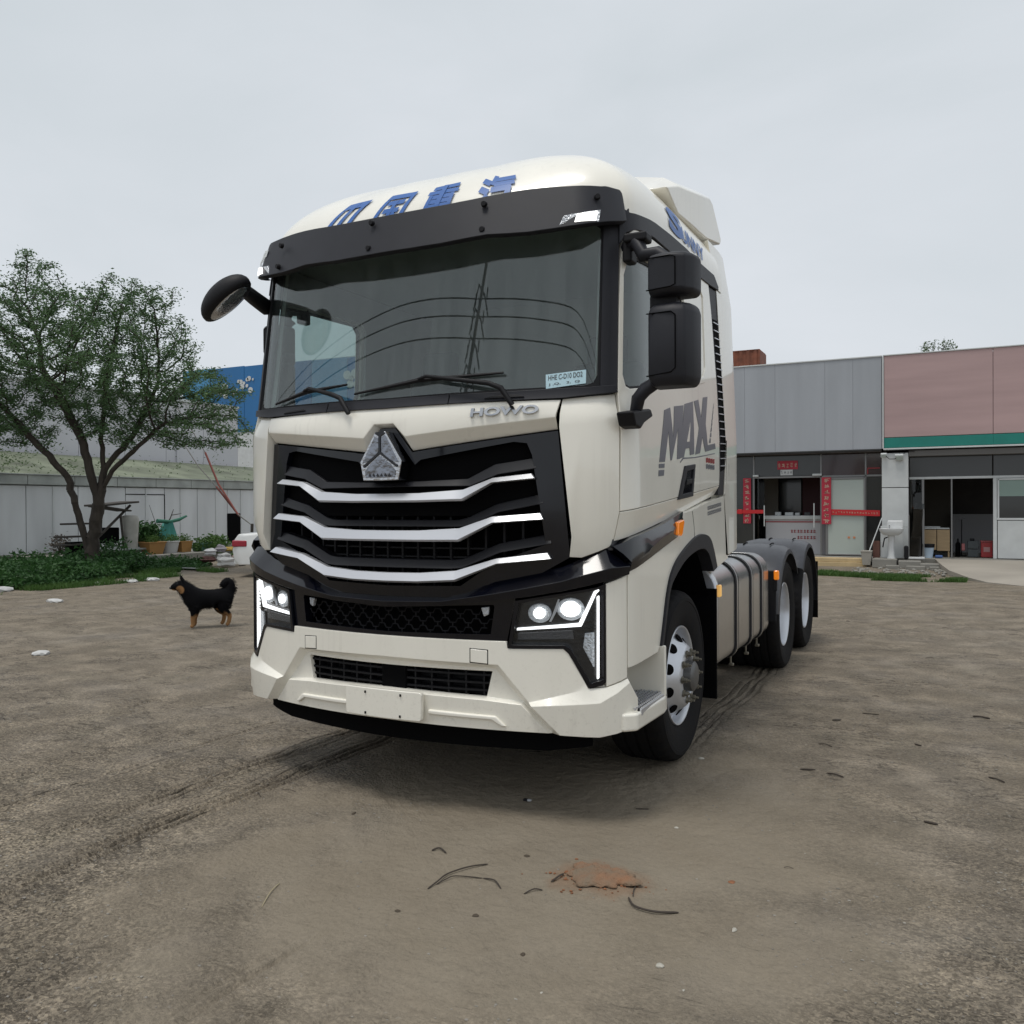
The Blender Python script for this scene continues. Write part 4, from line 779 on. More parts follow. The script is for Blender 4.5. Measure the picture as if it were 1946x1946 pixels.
# ---- wheels
def tyre_mod(r, h, k, a):
    if r > .508: return r-(.007 if (k % 4 == 0 and (h > -.06 or h < -.23)) else 0)
    return r
def make_wheel(kind):
    e = bpy.data.objects.new('wheel', None); COL.objects.link(e); e.parent = T; e.empty_display_size = .1
    bm = bmesh.new(); prof = [(.298, -.010), (.315, .004), (.345, .016), (.40, .029), (.45, .030), (.452, .033), (.475, .031), (.478, .027), (.497, .016), (.511, -.003), (.519, -.03), (.520, -.045)]
    for g_ in (-.075, -.145, -.215): prof += [(.520, g_+.012), (.510, g_+.006), (.510, g_-.006), (.520, g_-.012)]
    half = [(r, h) for r, h in prof[:12]]
    prof += [(r, -.29-h) for r, h in half[::-1]]
    lathe(bm, prof, 144, 'x', tyre_mod); bmesh.ops.recalc_face_normals(bm, faces=bm.faces); frombm('tyre', bm, rubber, e, 40)
    bm = bmesh.new()
    if kind == 'front':
        pr = [(.299, -.012), (.303, .0), (.300, .006), (.293, .004), (.286, -.008), (.280, -.035), (.276, -.06), (.262, -.062), (.25, -.045), (.225, -.012), (.198, .022), (.182, .042), (.165, .052), (.128, .054), (.122, .045), (.12, .0)]
    else:
        pr = [(.299, -.012), (.303, .0), (.300, .005), (.292, .003), (.287, -.01), (.280, -.05), (.272, -.10), (.262, -.135), (.235, -.155), (.20, -.165), (.15, -.17), (.11, -.17), (.105, -.15), (.10, -.10), (.07, -.085), (0, -.083)]
    lathe(bm, pr, 72, 'x'); bmesh.ops.recalc_face_normals(bm, faces=bm.faces); rim = frombm('rim', bm, wsil, e, 40)
    bm = bmesh.new()
    for i in range(10):
        a = 2*math.pi*(i+.5)/10; rr, hh = (.224, -.004) if kind == 'front' else (.225, -.157)
        c_ = Vector((hh, rr*math.cos(a), rr*math.sin(a))); nrm = Vector((.78, .62*math.cos(a), .62*math.sin(a))) if kind == 'front' else Vector((1, -.3*math.cos(a), -.3*math.sin(a)))
        g_ = bmesh.ops.create_cone(bm, segments=16, radius1=.033, radius2=.031, depth=.006, cap_ends=True)['verts']
        bmesh.ops.transform(bm, matrix=Matrix.Translation(c_) @ nrm.to_track_quat('Z', 'Y').to_matrix().to_4x4(), verts=g_)
    frombm('hand_holes', bm, dark, e, 30)
    bm = bmesh.new(); base = .054 if kind == 'front' else -.168
    lathe(bm, [(.118, base-.06), (.116, base-.02), (.095, base-.01), (.09, base+.035), (.075, base+.045), (.05, base+.05), (0, base+.052)], 32, 'x'); bmesh.ops.recalc_face_normals(bm, faces=bm.faces)
    frombm('hub', bm, mat('hub_cast', (.16, .16, .16), .45, metal=.7), e, 35)
    if kind == 'front':
        for i in range(10):
            a = 2*math.pi*i/10; bm = bmesh.new(); M0 = Matrix.Translation((base, .146*math.cos(a), .146*math.sin(a))) @ Matrix.Rotation(R(90), 4, 'Y')
            for r1, r2, dep, off, sg_ in ((.022, .022, .008, .004, 18), (.0155, .0145, .024, .018, 6), (.0075, .0065, .020, .040, 8)):
                g_ = bmesh.ops.create_cone(bm, segments=sg_, radius1=r1, radius2=r2, depth=dep, cap_ends=True)['verts']
                bmesh.ops.transform(bm, matrix=M0 @ Matrix.Translation((0, 0, off)), verts=g_)
            frombm('wheel_nut', bm, brass, e, 30)
    return e
def dupw(src, loc, s):
    c = src.copy(); COL.objects.link(c); c.location = loc; c.rotation_euler = (0, 0, 0 if s > 0 else math.pi)
    for ch in src.children:
        d = ch.copy(); COL.objects.link(d); d.parent = c
    return c
wf = make_wheel('front'); wf.location = (1.133, 1.477, .508); dupw(wf, (-1.133, 1.477, .508), -1)
wr = make_wheel('rear'); wr.location = (1.206, 4.825, .508)
for x, y, s in ((-1.206, 4.825, -1), (1.206, 6.173, 1), (-1.206, 6.173, -1)): dupw(wr, (x, y, .508), s)
for x, y, s in ((.87, 4.825, 1), (-.87, 4.825, -1), (.87, 6.173, 1), (-.87, 6.173, -1)):       # inner twins
    c = bpy.data.objects.new('wheel', None); COL.objects.link(c); c.parent = T; c.location = (x, y, .508); c.rotation_euler = (0, 0, 0 if s > 0 else math.pi)
    for ch in wr.children:
        if ch.name.startswith(('tyre', 'rim')): d = ch.copy(); COL.objects.link(d); d.parent = c
# ---- chassis
ch = boxes('frame_rail', [((.40, 4.2, .92), (.08, 7.0, .27))], dark, T); boxes('frame_rail', [((-.40, 4.2, .92), (.08, 7.0, .27))], dark, T)
for y in (2.6, 3.8, 4.4, 5.5, 6.6, 7.6): box('crossmember', (0, y, .92), (.74, .12, .2), dark, T)
for y in (1.477, 4.825, 6.173): tube('axle', [(-1.02, y, .50), (-.3, y, .48), (.3, y, .48), (1.02, y, .50)], [.09, .10, .10, .09], dark, T, 12)
for y in (4.825, 6.173): box('rear_axle_case', (0, y, .5), (.4, .4, .42), dark, T, .05)
prism('fifth_wheel', [(-.45, 5.1), (.45, 5.1), (.5, 5.6), (.42, 6.0), (.12, 6.15), (.05, 5.7), (-.05, 5.7), (-.12, 6.15), (-.42, 6.0), (-.5, 5.6)], 'z', 1.18, 1.25, dark, T, .01)
for x in (-.42, .42): box('fifth_wheel_mount', (x, 5.5, 1.1), (.1, .6, .18), dark, T)
boxes('underbody', [((0, 3.1, .62), (1.4, 1.9, .35)), ((0, 1.2, .55), (.9, 1.7, .25))], dark, T, .03)
# ---- fuel tank and its twin
for s in (1, -1):
    def tankprof(gx_=0):
        p = []; x0, x1, z0, z1 = .56-gx_, 1.205+gx_, .425-gx_, 1.135+gx_
        for cx, cz, a0, r in ((x1-.16, z1-.16, 0, .16), (x0+.10, z1-.10, 90, .10), (x0+.08, z0+.08, 180, .08), (x1-.10, z0+.10, 270, .10)):
            for k in range(7): a = R(a0+k*15); p.append((s*(cx+r*math.cos(a)), cz+r*math.sin(a)))
        return p
    tk = prism('fuel_tank', tankprof(), 'y', 2.16, 4.05, alu, T, .03)
    for y in (2.74, 3.28, 3.72):
        sb = prism('tank_strap', tankprof(.008), 'y', y-.055, y+.055, black, tk, .003); prism('strap_steel', tankprof(.012), 'y', y-.015, y+.015, alu, sb, .002)
        boxes('strap_bolt', [((s*1.16, y+.01, .395), (.014, .014, .07)), ((s*1.165, y+.01, .365), (.035, .03, .022))], brass, tk, .006)
    prism('tank_end_cap', [(x*1.0, z) for x, z in tankprof(-.004)], 'y', 2.135, 2.165, wsil, tk, .02)
    tube('filler_cap', [(s*.95, 2.6, 1.13), (s*.95, 2.6, 1.17)], .06, black, tk, 18)
    box('tank_lamp', (s*1.212, 2.185, .965), (.025, .05, .085), mat('yellow_lens', (.75, .38, .08), .2, coat=.6, emit=(1, .6, .2), est=.4), tk, .01)
    mf = box('mud_flap', (s*1.05, 2.07, .62), (.34, .02, .74), dark, T, .004)
    # rear fenders
    for yc, a0, a1 in ((4.825, 172, 38), (6.173, 142, -4)):
        bm = bmesh.new(); nA = 26; rows = []
        sect = [(.60, 0), (.72, .025), (1.0, .03), (1.20, .01), (1.255, -.02), (1.265, -.05)]
        for i in range(nA):
            a = R(a0+(a1-a0)*i/(nA-1)); rr = .66
            rows.append([bm.verts.new((s*x, yc+(rr+d)*math.cos(a)*1.0, .49+(rr+d)*math.sin(a))) for x, d in sect])
        for i in range(nA-1):
            for j in range(len(sect)-1): bm.faces.new((rows[i][j], rows[i][j+1], rows[i+1][j+1], rows[i+1][j]))
        r = bmesh.ops.extrude_face_region(bm, geom=bm.faces[:], use_keep_orig=True)
        for g_ in r['geom']:
            if isinstance(g_, bmesh.types.BMVert):
                dv_ = Vector((0, g_.co.y-yc, g_.co.z-.49)).normalized(); g_.co -= dv_*.012
        bmesh.ops.recalc_face_normals(bm, faces=bm.faces)
        fd = frombm('rear_fender', bm, mat('wet_fender_plastic', (.038, .040, .048), .34, var=.25, vscale=10, bump=.12, bscale=150), T, 40, .004)
        for q in (.85, 1.1):
            aa = [R(a) for a in np.linspace(100, 84, 5)]; tube('fender_groove', [(s*q, yc+.694*math.cos(a), .49+.694*math.sin(a)) for a in aa], .006, dark, fd, 6)
    box('fender_front_skirt', (s*.96, 4.16, .74), (.58, .02, .46), black, T, .01)
    lb = box('marker_bracket', (s*1.245, 4.15, .87), (.03, .03, .16), black, T, .006); box('side_marker', (s*1.255, 4.145, .93), (.045, .04, .085), amber, lb, .012)
    box('mud_flap', (s*1.0, 6.93, .56), (.5, .015, .66), dark, T, .004)
    boxes('catwalk_strut', [((s*.75, 2.0, 1.16), (.6, .05, .05)), ((s*.9, 1.92, 1.1), (.08, .2, .12))], mat('cast_metal', (.25, .25, .26), .4, metal=.8), T, .006)

# ============================================================ background helpers
def leafcloud(centers, n_per, spread, size, rg, flat=.6):
    """random leaf quads around centres -> (n,4,3)"""
    c = np.repeat(np.asarray(centers, float), n_per, 0)+rg.normal(0, 1, (len(centers)*n_per, 3))*spread
    n = len(c); a = rg.normal(0, 1, (n, 3)); a[:, 2] *= flat; a /= np.linalg.norm(a, axis=1)[:, None]
    b = rg.normal(0, 1, (n, 3)); b -= (b*a).sum(1)[:, None]*a; b /= np.linalg.norm(b, axis=1)[:, None]
    s = size*rg.uniform(.6, 1.4, n)[:, None]; a = a*s; b = b*s*.42
    return np.stack([c-a, c-a*.1+b, c+a, c-a*.1-b], 1)
def leafmat(name, c1, c2, sc=1.2):
    m = bpy.data.materials.new(name); m.use_nodes = True; t = m.node_tree; p = t.nodes['Principled BSDF']
    g = t.nodes.new('ShaderNodeTexCoord').outputs['Object']; col = mixc(t, .5, ramp(t, noise(t, g, sc, 3), [(.3, c1), (.7, c2)]), ramp(t, noise(t, g, 14, 2), [(.3, c1), (.7, c2)]))
    t.links.new(col, p.inputs['Base Color']); p.inputs['Roughness'].default_value = .55; p.inputs['Specular IOR Level'].default_value = .3
    tr = t.nodes.new('ShaderNodeBsdfTranslucent'); t.links.new(col, tr.inputs[0]); mx = t.nodes.new('ShaderNodeMixShader'); mx.inputs[0].default_value = .3
    t.links.new(p.outputs[0], mx.inputs[1]); t.links.new(tr.outputs[0], mx.inputs[2]); t.links.new(mx.outputs[0], t.nodes['Material Output'].inputs[0]); MATS[name] = m; return m
lf_tree = leafmat('tree_leaf', (.040, .085, .036), (.135, .225, .095))
lf_weed = leafmat('weed_leaf', (.020, .060, .018), (.055, .135, .035), 2)
lf_grass = leafmat('grass_blade', (.04, .10, .02), (.10, .18, .045), 2)
lf_pale = leafmat('pale_leaf', (.06, .10, .045), (.15, .20, .10), .8)
bark = mat('bark', (.045, .036, .028), .9, var=.4, vscale=9, bump=.6, bscale=20, stretch=(1, 1, .25))
plaster = mat('stained_white_panel', (.60, .62, .63), .6, var=.16, vscale=1.2, bump=.05, stretch=(1, 1, .25))
capm = mat('weathered_cap_panel', (.36, .385, .365), .7, var=.25, vscale=2)
conc = mat('worn_concrete', (.24, .23, .205), .85, var=.25, vscale=1.5, bump=.25, bscale=25)
wood = mat('grey_old_wood', (.06, .052, .044), .85, var=.4, vscale=8, bump=.3, stretch=(1, 6, 6))
white = mat('white_enamel', (.62, .63, .63), .35, var=.08, vscale=6)
wmet = mat('white_painted_metal', (.55, .57, .57), .45, var=.1, vscale=3)
greyp = mat('grey_fascia_panel', (.35, .37, .40), .42, var=.09, vscale=2.5, stretch=(1, 1, .12))
pink = mat('faded_pink_banner', (.43, .30, .295), .55, var=.1, vscale=1.0, bump=.12, bscale=2.2, stretch=(.35, 1, 3.5))
teal = mat('teal_sign_band', (.006, .19, .155), .4, var=.1)
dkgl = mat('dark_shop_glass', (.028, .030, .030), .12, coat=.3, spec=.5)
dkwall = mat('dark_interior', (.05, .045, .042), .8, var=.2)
frost = mat('frosted_glass', (.40, .45, .42), .5, var=.06, vscale=1)
redp = mat('red_paper', (.42, .02, .045), .6, var=.15, vscale=6)
gold = mat('pale_gold_print', (.55, .42, .32), .6)
redt = mat('red_print', (.35, .02, .03), .5)
yel = mat('yellow_step_tile', (.50, .38, .21), .7, var=.12, vscale=4)
shopg = glassmat('shop_glass', (.45, .47, .47), 1.5)

# ============================================================ building on the right: two shops under deep fascias, front at y = 20
B = empty('grey_shop', 'single-storey shop with plain grey sheet fascia and red couplets, behind the truck', 'building', (0, 20, 0))
def bx(name, x0, x1, y0, y1, z0, z1, m, par, bw=.006, **kw): return box(name, ((x0+x1)/2-par_off(par)[0], (y0+y1)/2-par_off(par)[1], (z0+z1)/2-par_off(par)[2]), (abs(x1-x0), abs(y1-y0), abs(z1-z0)), m, par, bw, **kw)
def par_off(par):
    o = Vector((0, 0, 0))
    while par is not None: o += par.location; par = par.parent
    return o
xs = [-9.6, -8.4, -7.2, -6.0, -4.8, -3.66, -2.28, -1.48, -.22, .46, 1.14]
for a, b in zip(xs[:-1], xs[1:]): bx('fascia_panel', a+.0012, b-.0012, 20.0, 20.06, 2.97, 5.30+(.0 if a > -3 else 0), greyp, B, .004)
bx('fascia_backing', -9.6, 1.13, 20.065, 20.09, 2.97, 5.28, greyp, B, 0); bx('fascia_cap', -9.6, 1.15, 19.98, 20.5, 5.30, 5.335, wmet, B); bx('fascia_sill', -9.6, 1.13, 19.98, 20.4, 2.93, 2.966, mat('sill_dark', (.03, .03, .03), .7), B)
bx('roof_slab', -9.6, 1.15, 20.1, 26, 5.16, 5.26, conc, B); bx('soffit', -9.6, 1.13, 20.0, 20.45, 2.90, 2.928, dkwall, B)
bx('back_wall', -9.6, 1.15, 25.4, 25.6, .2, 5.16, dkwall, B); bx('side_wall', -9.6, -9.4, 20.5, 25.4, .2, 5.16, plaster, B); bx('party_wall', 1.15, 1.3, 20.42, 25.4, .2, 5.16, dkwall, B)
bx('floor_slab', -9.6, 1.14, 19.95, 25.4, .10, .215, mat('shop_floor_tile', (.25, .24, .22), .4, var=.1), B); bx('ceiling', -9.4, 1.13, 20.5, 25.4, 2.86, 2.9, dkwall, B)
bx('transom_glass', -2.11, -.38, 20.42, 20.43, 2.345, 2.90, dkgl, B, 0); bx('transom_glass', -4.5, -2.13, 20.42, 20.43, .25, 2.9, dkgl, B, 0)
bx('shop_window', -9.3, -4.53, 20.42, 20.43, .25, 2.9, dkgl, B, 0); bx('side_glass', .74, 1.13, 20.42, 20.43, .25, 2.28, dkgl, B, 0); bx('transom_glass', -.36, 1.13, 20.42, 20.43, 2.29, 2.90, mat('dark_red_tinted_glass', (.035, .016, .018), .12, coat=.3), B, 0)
fr_ = mat('steel_frame', (.22, .22, .22), .35, metal=.6)
for x in (-2.12, -.37, .73): bx('door_frame', x-.02, x+.02, 20.39, 20.44, .22, 2.9, fr_, B, .004)
bx('door_frame', -2.11, 1.13, 20.39, 20.44, 2.285, 2.335, fr_, B, .004)
for x0, x1 in ((-2.13, -1.98), (-.58, -.34)): bx('door_closer', x0, x1, 20.30, 20.36, 2.33, 2.385, wmet, B, .01)
# left door leaf swung inward, frosted door right
dl = bx('glass_door', -2.04, -2.0, 20.5, 21.3, .24, 2.28, shopg, B, 0); bx('pull_handle', -1.86, -1.83, 20.40, 20.43, .98, 1.55, wmet, B, .008)
fd = bx('frosted_door', -.19, .69, 20.30, 20.34, .27, 2.22, frost, B, .004)
for a in ((-.245, -.19, 20.28, 20.36, .24, 2.28), (.69, .735, 20.28, 20.36, .24, 2.26), (-.19, .69, 20.28, 20.36, 2.22, 2.275), (-.19, .69, 20.28, 20.36, .235, .275)): bx('door_rail', *a, fr_, B, .006)
for x in (.30, .43): bx('door_sticker', x, x+.055, 20.29, 20.30, .68, .73, mat('orange_sticker', (.55, .22, .10), .6), B, 0)
bx('pull_handle', -.56, -.53, 20.36, 20.40, .95, 1.6, wmet, B, .008); bx('side_panel', -.36, -.25, 20.40, 20.44, .24, 2.28, mat('grey_side_panel', (.12, .12, .13), .5), B, .004)
bx('accent_panel', -1.2, .9, 22.9, 23.0, 1.0, 2.9, mat('dark_red_panel', (.10, .008, .014), .5), B); bx('partition', -3.6, -1.2, 22.95, 23.0, .2, 2.9, dkwall, B); bx('screen_panel', -1.85, -1.22, 22.8, 22.85, 1.3, 2.35, dkgl, B)
bx('partition_light', -2.3, -1.86, 22.7, 22.75, 1.2, 2.5, mat('beige_wall', (.30, .27, .23), .8), B)
# reception desk is furniture: its own thing
D = empty('reception_desk', 'white reception counter with red trim and red lettering inside the grey shop', 'desk', (-1.18, 21.2, .215))
box('counter_body', (0, 0, .48), (1.45, .5, .96), mat('desk_white', (.50, .50, .52), .5), D); box('counter_top', (0, -.02, 1.0), (1.55, .6, .10), wmet, D)
box('counter_trim', (0, -.262, .88), (1.45, .012, .025), redt, D, 0)
for r, (nn, z_, x_) in enumerate(((8, .60, -.02), (6, .43, .15))):
    for i in range(nn):
        cx = x_+i*.085
        boxes('counter_letter', [((cx, -.256, z_), (.055, .012, .018)), ((cx, -.256, z_+.045), (.05, .012, .014)), ((cx-.02*(i % 2), -.256, z_+.02), (.016, .012, .085))], redt, D, 0)
for x, w_, h_ in ((-.42, .16, .10), (-.12, .22, .09), (.10, .12, .08), (.36, .15, .09)):
    o = box('countertop_item', (x-1.18, 21.15, .215+1.05+h_/2), (w_, .12, h_), wmet if x < .3 else interd, None, .012)
    tag(o, {-.42: 'small pale box at the left end of the shop counter', -.12: 'wide pale box standing left of centre on the shop counter', .10: 'narrow pale box right of centre on the shop counter', .36: 'dark cluster of small goods at right end of shop counter'}[x], 'box')
def strokes(par, x0, x1, z0, z1, y, m, rg, n=5, name='character'):
    """one illegible written character inside a cell"""
    w_, h_ = x1-x0, z1-z0; L = []
    for k in range(n):
        if rg.random() < .55: L.append(((x0+w_*rg.uniform(.35, .65), y, z0+h_*rg.uniform(.15, .85)), (w_*rg.uniform(.4, .8), .004, h_*.10), Matrix.Rotation(rg.uniform(-.25, .25), 3, 'Y')))
        else: L.append(((x0+w_*rg.uniform(.25, .75), y, z0+h_*rg.uniform(.35, .65)), (w_*.11, .004, h_*rg.uniform(.4, .8)), Matrix.Rotation(rg.uniform(-.3, .3), 3, 'Y')))
    return boxes(name, L, m, par, 0)
rg = np.random.default_rng(3)
def couplet(x0, x1, z0, z1, y, n, label, vertical=True, m_=None, mt=None):
    c = empty('red_couplet', label, 'couplet', ((x0+x1)/2, y, z0)); m_ = m_ or redp; mt = mt or gold; w_, h_ = x1-x0, z1-z0
    box('paper', (0, 0, h_/2), (w_, .008, h_), m_, c, 0)
    for i in range(n):
        if vertical: strokes(c, -w_*.36, w_*.36, h_*(1-(i+.93)/n), h_*(1-(i+.10)/n), -.006, mt, rg)
        else: strokes(c, -w_/2+w_*(i+.08)/n, -w_/2+w_*(i+.9)/n, h_*.15, h_*.85, -.006, mt, rg)
    return c
couplet(-2.40, -2.19, 1.06, 2.30, 20.36, 8, 'vertical red couplet left of the grey shop doorway, nearest the truck')
couplet(-.335, -.10, 1.05, 2.28, 20.24, 8, 'vertical red couplet between the open doorway and frosted glass door')
couplet(-1.49, -.96, 2.52, 2.75, 20.40, 5, 'small horizontal red couplet above the grey shop doorway', False)
n_ = couplet(-1.41, -1.09, 2.36, 2.51, 20.39, 4, 'small white notice under the red couplet over the doorway', False, wmet, greyd); n_.name = 'door_notice'; n_['category'] = 'notice'
bn = empty('red_banner', 'long narrow red banner with white writing stretched over the frosted door', 'banner', (.48, 20.26, 1.35)); box('cloth', (0, 0, 0), (1.2, .006, .15), mat('red_cloth', (.50, .015, .02), .6), bn, 0, rot=Matrix.Rotation(R(1.5), 3, 'Y'))
for i in range(17): strokes(bn, -.55+i*.066, -.50+i*.066, -.035-.026*(i-8)*.066, .035-.026*(i-8)*.066, -.005, gold, rg, 4)
bn2 = empty('red_ribbon', 'red ribbon with round bow across the leftmost shop window beside the truck', 'ribbon', (-2.3, 20.33, 1.38)); box('cloth', (0, 0, 0), (.9, .006, .10), MATS['red_cloth'], bn2, 0); box('bow', (-.18, -.01, 0), (.12, .03, .13), MATS['red_cloth'], bn2, .02)
bp_ = empty('red_arrow_bracket', 'thin red wall bracket high on the dark glass beside the white pillar', 'bracket', (.80, 20.39, 2.50)); box('arm', (.12, 0, .0), (.30, .02, .025), redt, bp_, 0); box('drop', (-.02, 0, -.07), (.025, .02, .15), redt, bp_, 0)
# step in front
stp = empty('yellow_step', 'low two-tier yellow tiled step along the grey shop front', 'step', (0, 19.5, 0))
bx('riser', -4, .80, 19.5, 20.0, -.05, .10, yel, stp, .01); bx('tread', -4, .86, 19.55, 20.0, .104, .20, yel, stp, .01)
# ---- pillar
PL = empty('white_pillar', 'square white clad pillar between the two shops with lamps on top', 'pillar', (1.445, 20.2, 0))
box('cladding', (0, 0, .59), (.61, .40, .79), wmet, PL, .008); box('cladding', (0, 0, 1.48), (.61, .40, .98), wmet, PL, .008); box('cladding', (0, 0, 2.42), (.61, .40, .86), wmet, PL, .008); box('core', (0, .01, 1.5), (.57, .36, 2.7), interd, PL, 0)
def flood(x, z, label, sc=1):
    f = empty('floodlight', label, 'floodlight', (x, 19.93, z)); box('lamp_head', (0, 0, 0), (.12*sc, .07, .09*sc), wmet, f, .015, rot=Matrix.Rotation(R(25), 3, 'X')); box('lamp_window', (0, -.04, -.02), (.09*sc, .01, .06*sc), frost, f, 0, rot=Matrix.Rotation(R(25), 3, 'X')); tube('lamp_bracket', [(0, .02, .03), (0, .07, .08), (.05, .09, .07)], .012, black, f, 6)
flood(1.19, 2.80, 'small white floodlight on the left top corner of the pillar', 1.2); flood(1.55, 2.74, 'larger square floodlight hanging at the top right of the pillar', 1.7)
tag(tube('loose_cable', [(1.22, 19.9, 2.80), (1.32, 19.9, 2.70), (1.45, 19.9, 2.70), (1.56, 19.9, 2.76), (1.70, 19.92, 2.86), (1.9, 19.95, 2.88)], .008, dark, None, 5), 'thin dark cable sagging between the two pillar floodlights', 'cable')
# ---- right shop
B2 = empty('pink_shop', 'single-storey shop under faded pink fascia with green lower band, right edge', 'building', (0, 20, 0))
for a, b in ((1.20, 3.60), (3.61, 6.0), (6.01, 8.5), (8.51, 11)): bx('fascia_panel', a, b, 19.97, 20.04, 3.25, 5.30, pink, B2, .004); bx('green_band', a, b+.008, 19.955, 20.03, 2.985, 3.235, teal, B2, .003)
bx('fascia_cap', 1.17, 11, 19.95, 20.4, 5.305, 5.335, wmet, B2); bx('fascia_edge', 1.155, 1.192, 19.95, 20.1, 2.97, 5.30, wmet, B2, .004); bx('fascia_sill', 1.18, 11, 19.94, 20.4, 2.935, 2.975, wmet, B2)
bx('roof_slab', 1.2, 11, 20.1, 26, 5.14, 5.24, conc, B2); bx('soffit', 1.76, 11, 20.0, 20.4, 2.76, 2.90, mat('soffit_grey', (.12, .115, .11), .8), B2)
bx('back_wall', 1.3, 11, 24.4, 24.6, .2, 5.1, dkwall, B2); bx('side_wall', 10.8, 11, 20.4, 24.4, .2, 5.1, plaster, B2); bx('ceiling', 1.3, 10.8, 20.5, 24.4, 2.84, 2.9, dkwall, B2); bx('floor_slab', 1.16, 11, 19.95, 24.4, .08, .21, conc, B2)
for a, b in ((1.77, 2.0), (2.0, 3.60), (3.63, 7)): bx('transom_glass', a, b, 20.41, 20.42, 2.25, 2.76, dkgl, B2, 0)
bx('transom_rail', 1.76, 7, 20.38, 20.44, 2.19, 2.25, wmet, B2, .004); bx('door_post', 2.05, 2.10, 20.36, 20.44, .22, 2.19, fr_, B2, .004); bx('door_post', 2.70, 2.735, 20.38, 20.44, .22, 2.19, fr_, B2, .004); bx('door_post', 3.62, 3.70, 20.36, 20.44, .22, 2.19, wmet, B2, .004)
bx('side_glass', 1.78, 2.05, 20.41, 20.42, .25, 2.19, shopg, B2, 0)
wd = empty('white_metal_door', 'white sheet metal door with a two-pane window at right frame edge', 'door', (4.2, 20.37, .22))
box('lower_panel', (0, 0, .47), (.97, .04, .92), wmet, wd); box('window_frame', (0, 0, .97), (1.0, .05, .05), wmet, wd); box('side_stile', (-.47, 0, 1.48), (.04, .05, .98), wmet, wd); box('pane', (.02, 0, 1.26), (.94, .01, .53), dkgl, wd, 0); box('pane', (.02, 0.001, 1.72), (.94, .01, .39), mat('pale_green_pane', (.20, .28, .25), .15), wd, 0); box('side_stile', (.51, 0, 1.0), (.04, .05, 1.96), wmet, wd); box('top_rail', (0, 0, 1.94), (1.0, .05, .04), wmet, wd)
bx('inner_wall', 2.72, 3.8, 23.4, 23.45, .2, 1.28, mat('inner_pale_wall', (.28, .28, .29), .8), B2); bx('inner_wall', 1.5, 2.7, 23.6, 23.65, .2, 2.8, mat('brown_inner_wall', (.07, .062, .05), .8), B2)
cb = empty('wooden_cabinet', 'light wood two-door cabinet inside the pink shop doorway', 'cabinet', (2.38, 21, .38)); cw = mat('pale_wood', (.42, .30, .17), .6, var=.12, vscale=4, stretch=(1, 1, 6))
box('cabinet_door', (-.15, 0, .27), (.28, .4, .52), cw, cb); box('cabinet_door', (.15, 0, .26), (.29, .4, .54), cw, cb); box('cabinet_top', (-.02, 0, .56), (.62, .44, .03), wmet, cb); box('leg', (.27, -.15, -.09), (.04, .04, .18), cw, cb); box('leg', (-.27, -.15, -.09), (.04, .04, .18), cw, cb)
tag(box('papers', (2.28, 20.9, .975), (.36, .2, .03), wmet, None, .004), 'stack of papers lying on the light wood cabinet', 'papers')
bb = empty('waste_bin', 'pale blue plastic bin with dark liner beside the wooden cabinet', 'bin', (2.20, 20.3, .215)); bm = bmesh.new(); lathe(bm, [(.0, 0), (.09, 0), (.125, .28), (.13, .29)], 20, 'z'); frombm('bin_body', bm, mat('pale_blue_plastic', (.50, .62, .75), .4), bb); bm = bmesh.new(); lathe(bm, [(.132, .26), (.14, .34), (.12, .35), (.10, .30)], 20, 'z'); frombm('liner', bm, black, bb)
tag(box('blue_rag', (2.43, 20.3, .25), (.18, .12, .07), mat('blue_rag', (.06, .12, .30), .8), None, .03), 'crumpled dark blue rag on the floor beside the bin', 'rag')
rc = empty('red_crate', 'glossy red crate with white print beside the white metal door', 'crate', (3.50, 21, .22)); box('crate_body', (0, 0, .19), (.26, .3, .38), mat('red_plastic', (.33, .012, .018), .3, coat=.4), rc, .015); box('crate_lid', (0, 0, .40), (.28, .32, .04), mat('dull_red_lid', (.30, .06, .06), .4), rc, .01); box('crate_print', (0, -.153, .2), (.14, .004, .12), mat('faded_print', (.45, .25, .25), .5), rc, 0)
gs = empty('grey_toolbox', 'dark grey two-drawer box left of the red crate', 'toolbox', (3.20, 21, .22)); box('drawer', (0, 0, .10), (.24, .3, .19), mat('slate', (.05, .06, .065), .5), gs, .01); box('drawer', (0, 0, .31), (.24, .3, .19), MATS['slate'], gs, .01); box('lid_handle', (-.02, 0, .44), (.10, .1, .06), black, gs, .01)
tag(box('pink_jug', (2.98, 20.9, .47), (.08, .08, .18), mat('pink_plastic', (.35, .12, .12), .5), None, .02), 'small pink jug standing left of the grey toolbox', 'jug')
tag(tube('black_canister', [(2.86, 21, .22), (2.86, 21, .55), (2.86, 21, .60), (2.86, 21, .68)], [.06, .06, .02, .02], dark, None, 12), 'dark slim bottle standing on the shop floor left of the jug', 'bottle')
st_ = empty('metal_stand', 'thin dark pole stand in the middle of the pink shop', 'stand', (2.95, 21.4, .22)); tube('pole', [(0, 0, .0), (0, 0, .95)], .012, black, st_, 8); tube('foot', [(-.12, 0, .01), (.12, 0, .01)], .012, black, st_, 6); box('holder', (0, 0, .96), (.14, .04, .05), interd, st_)
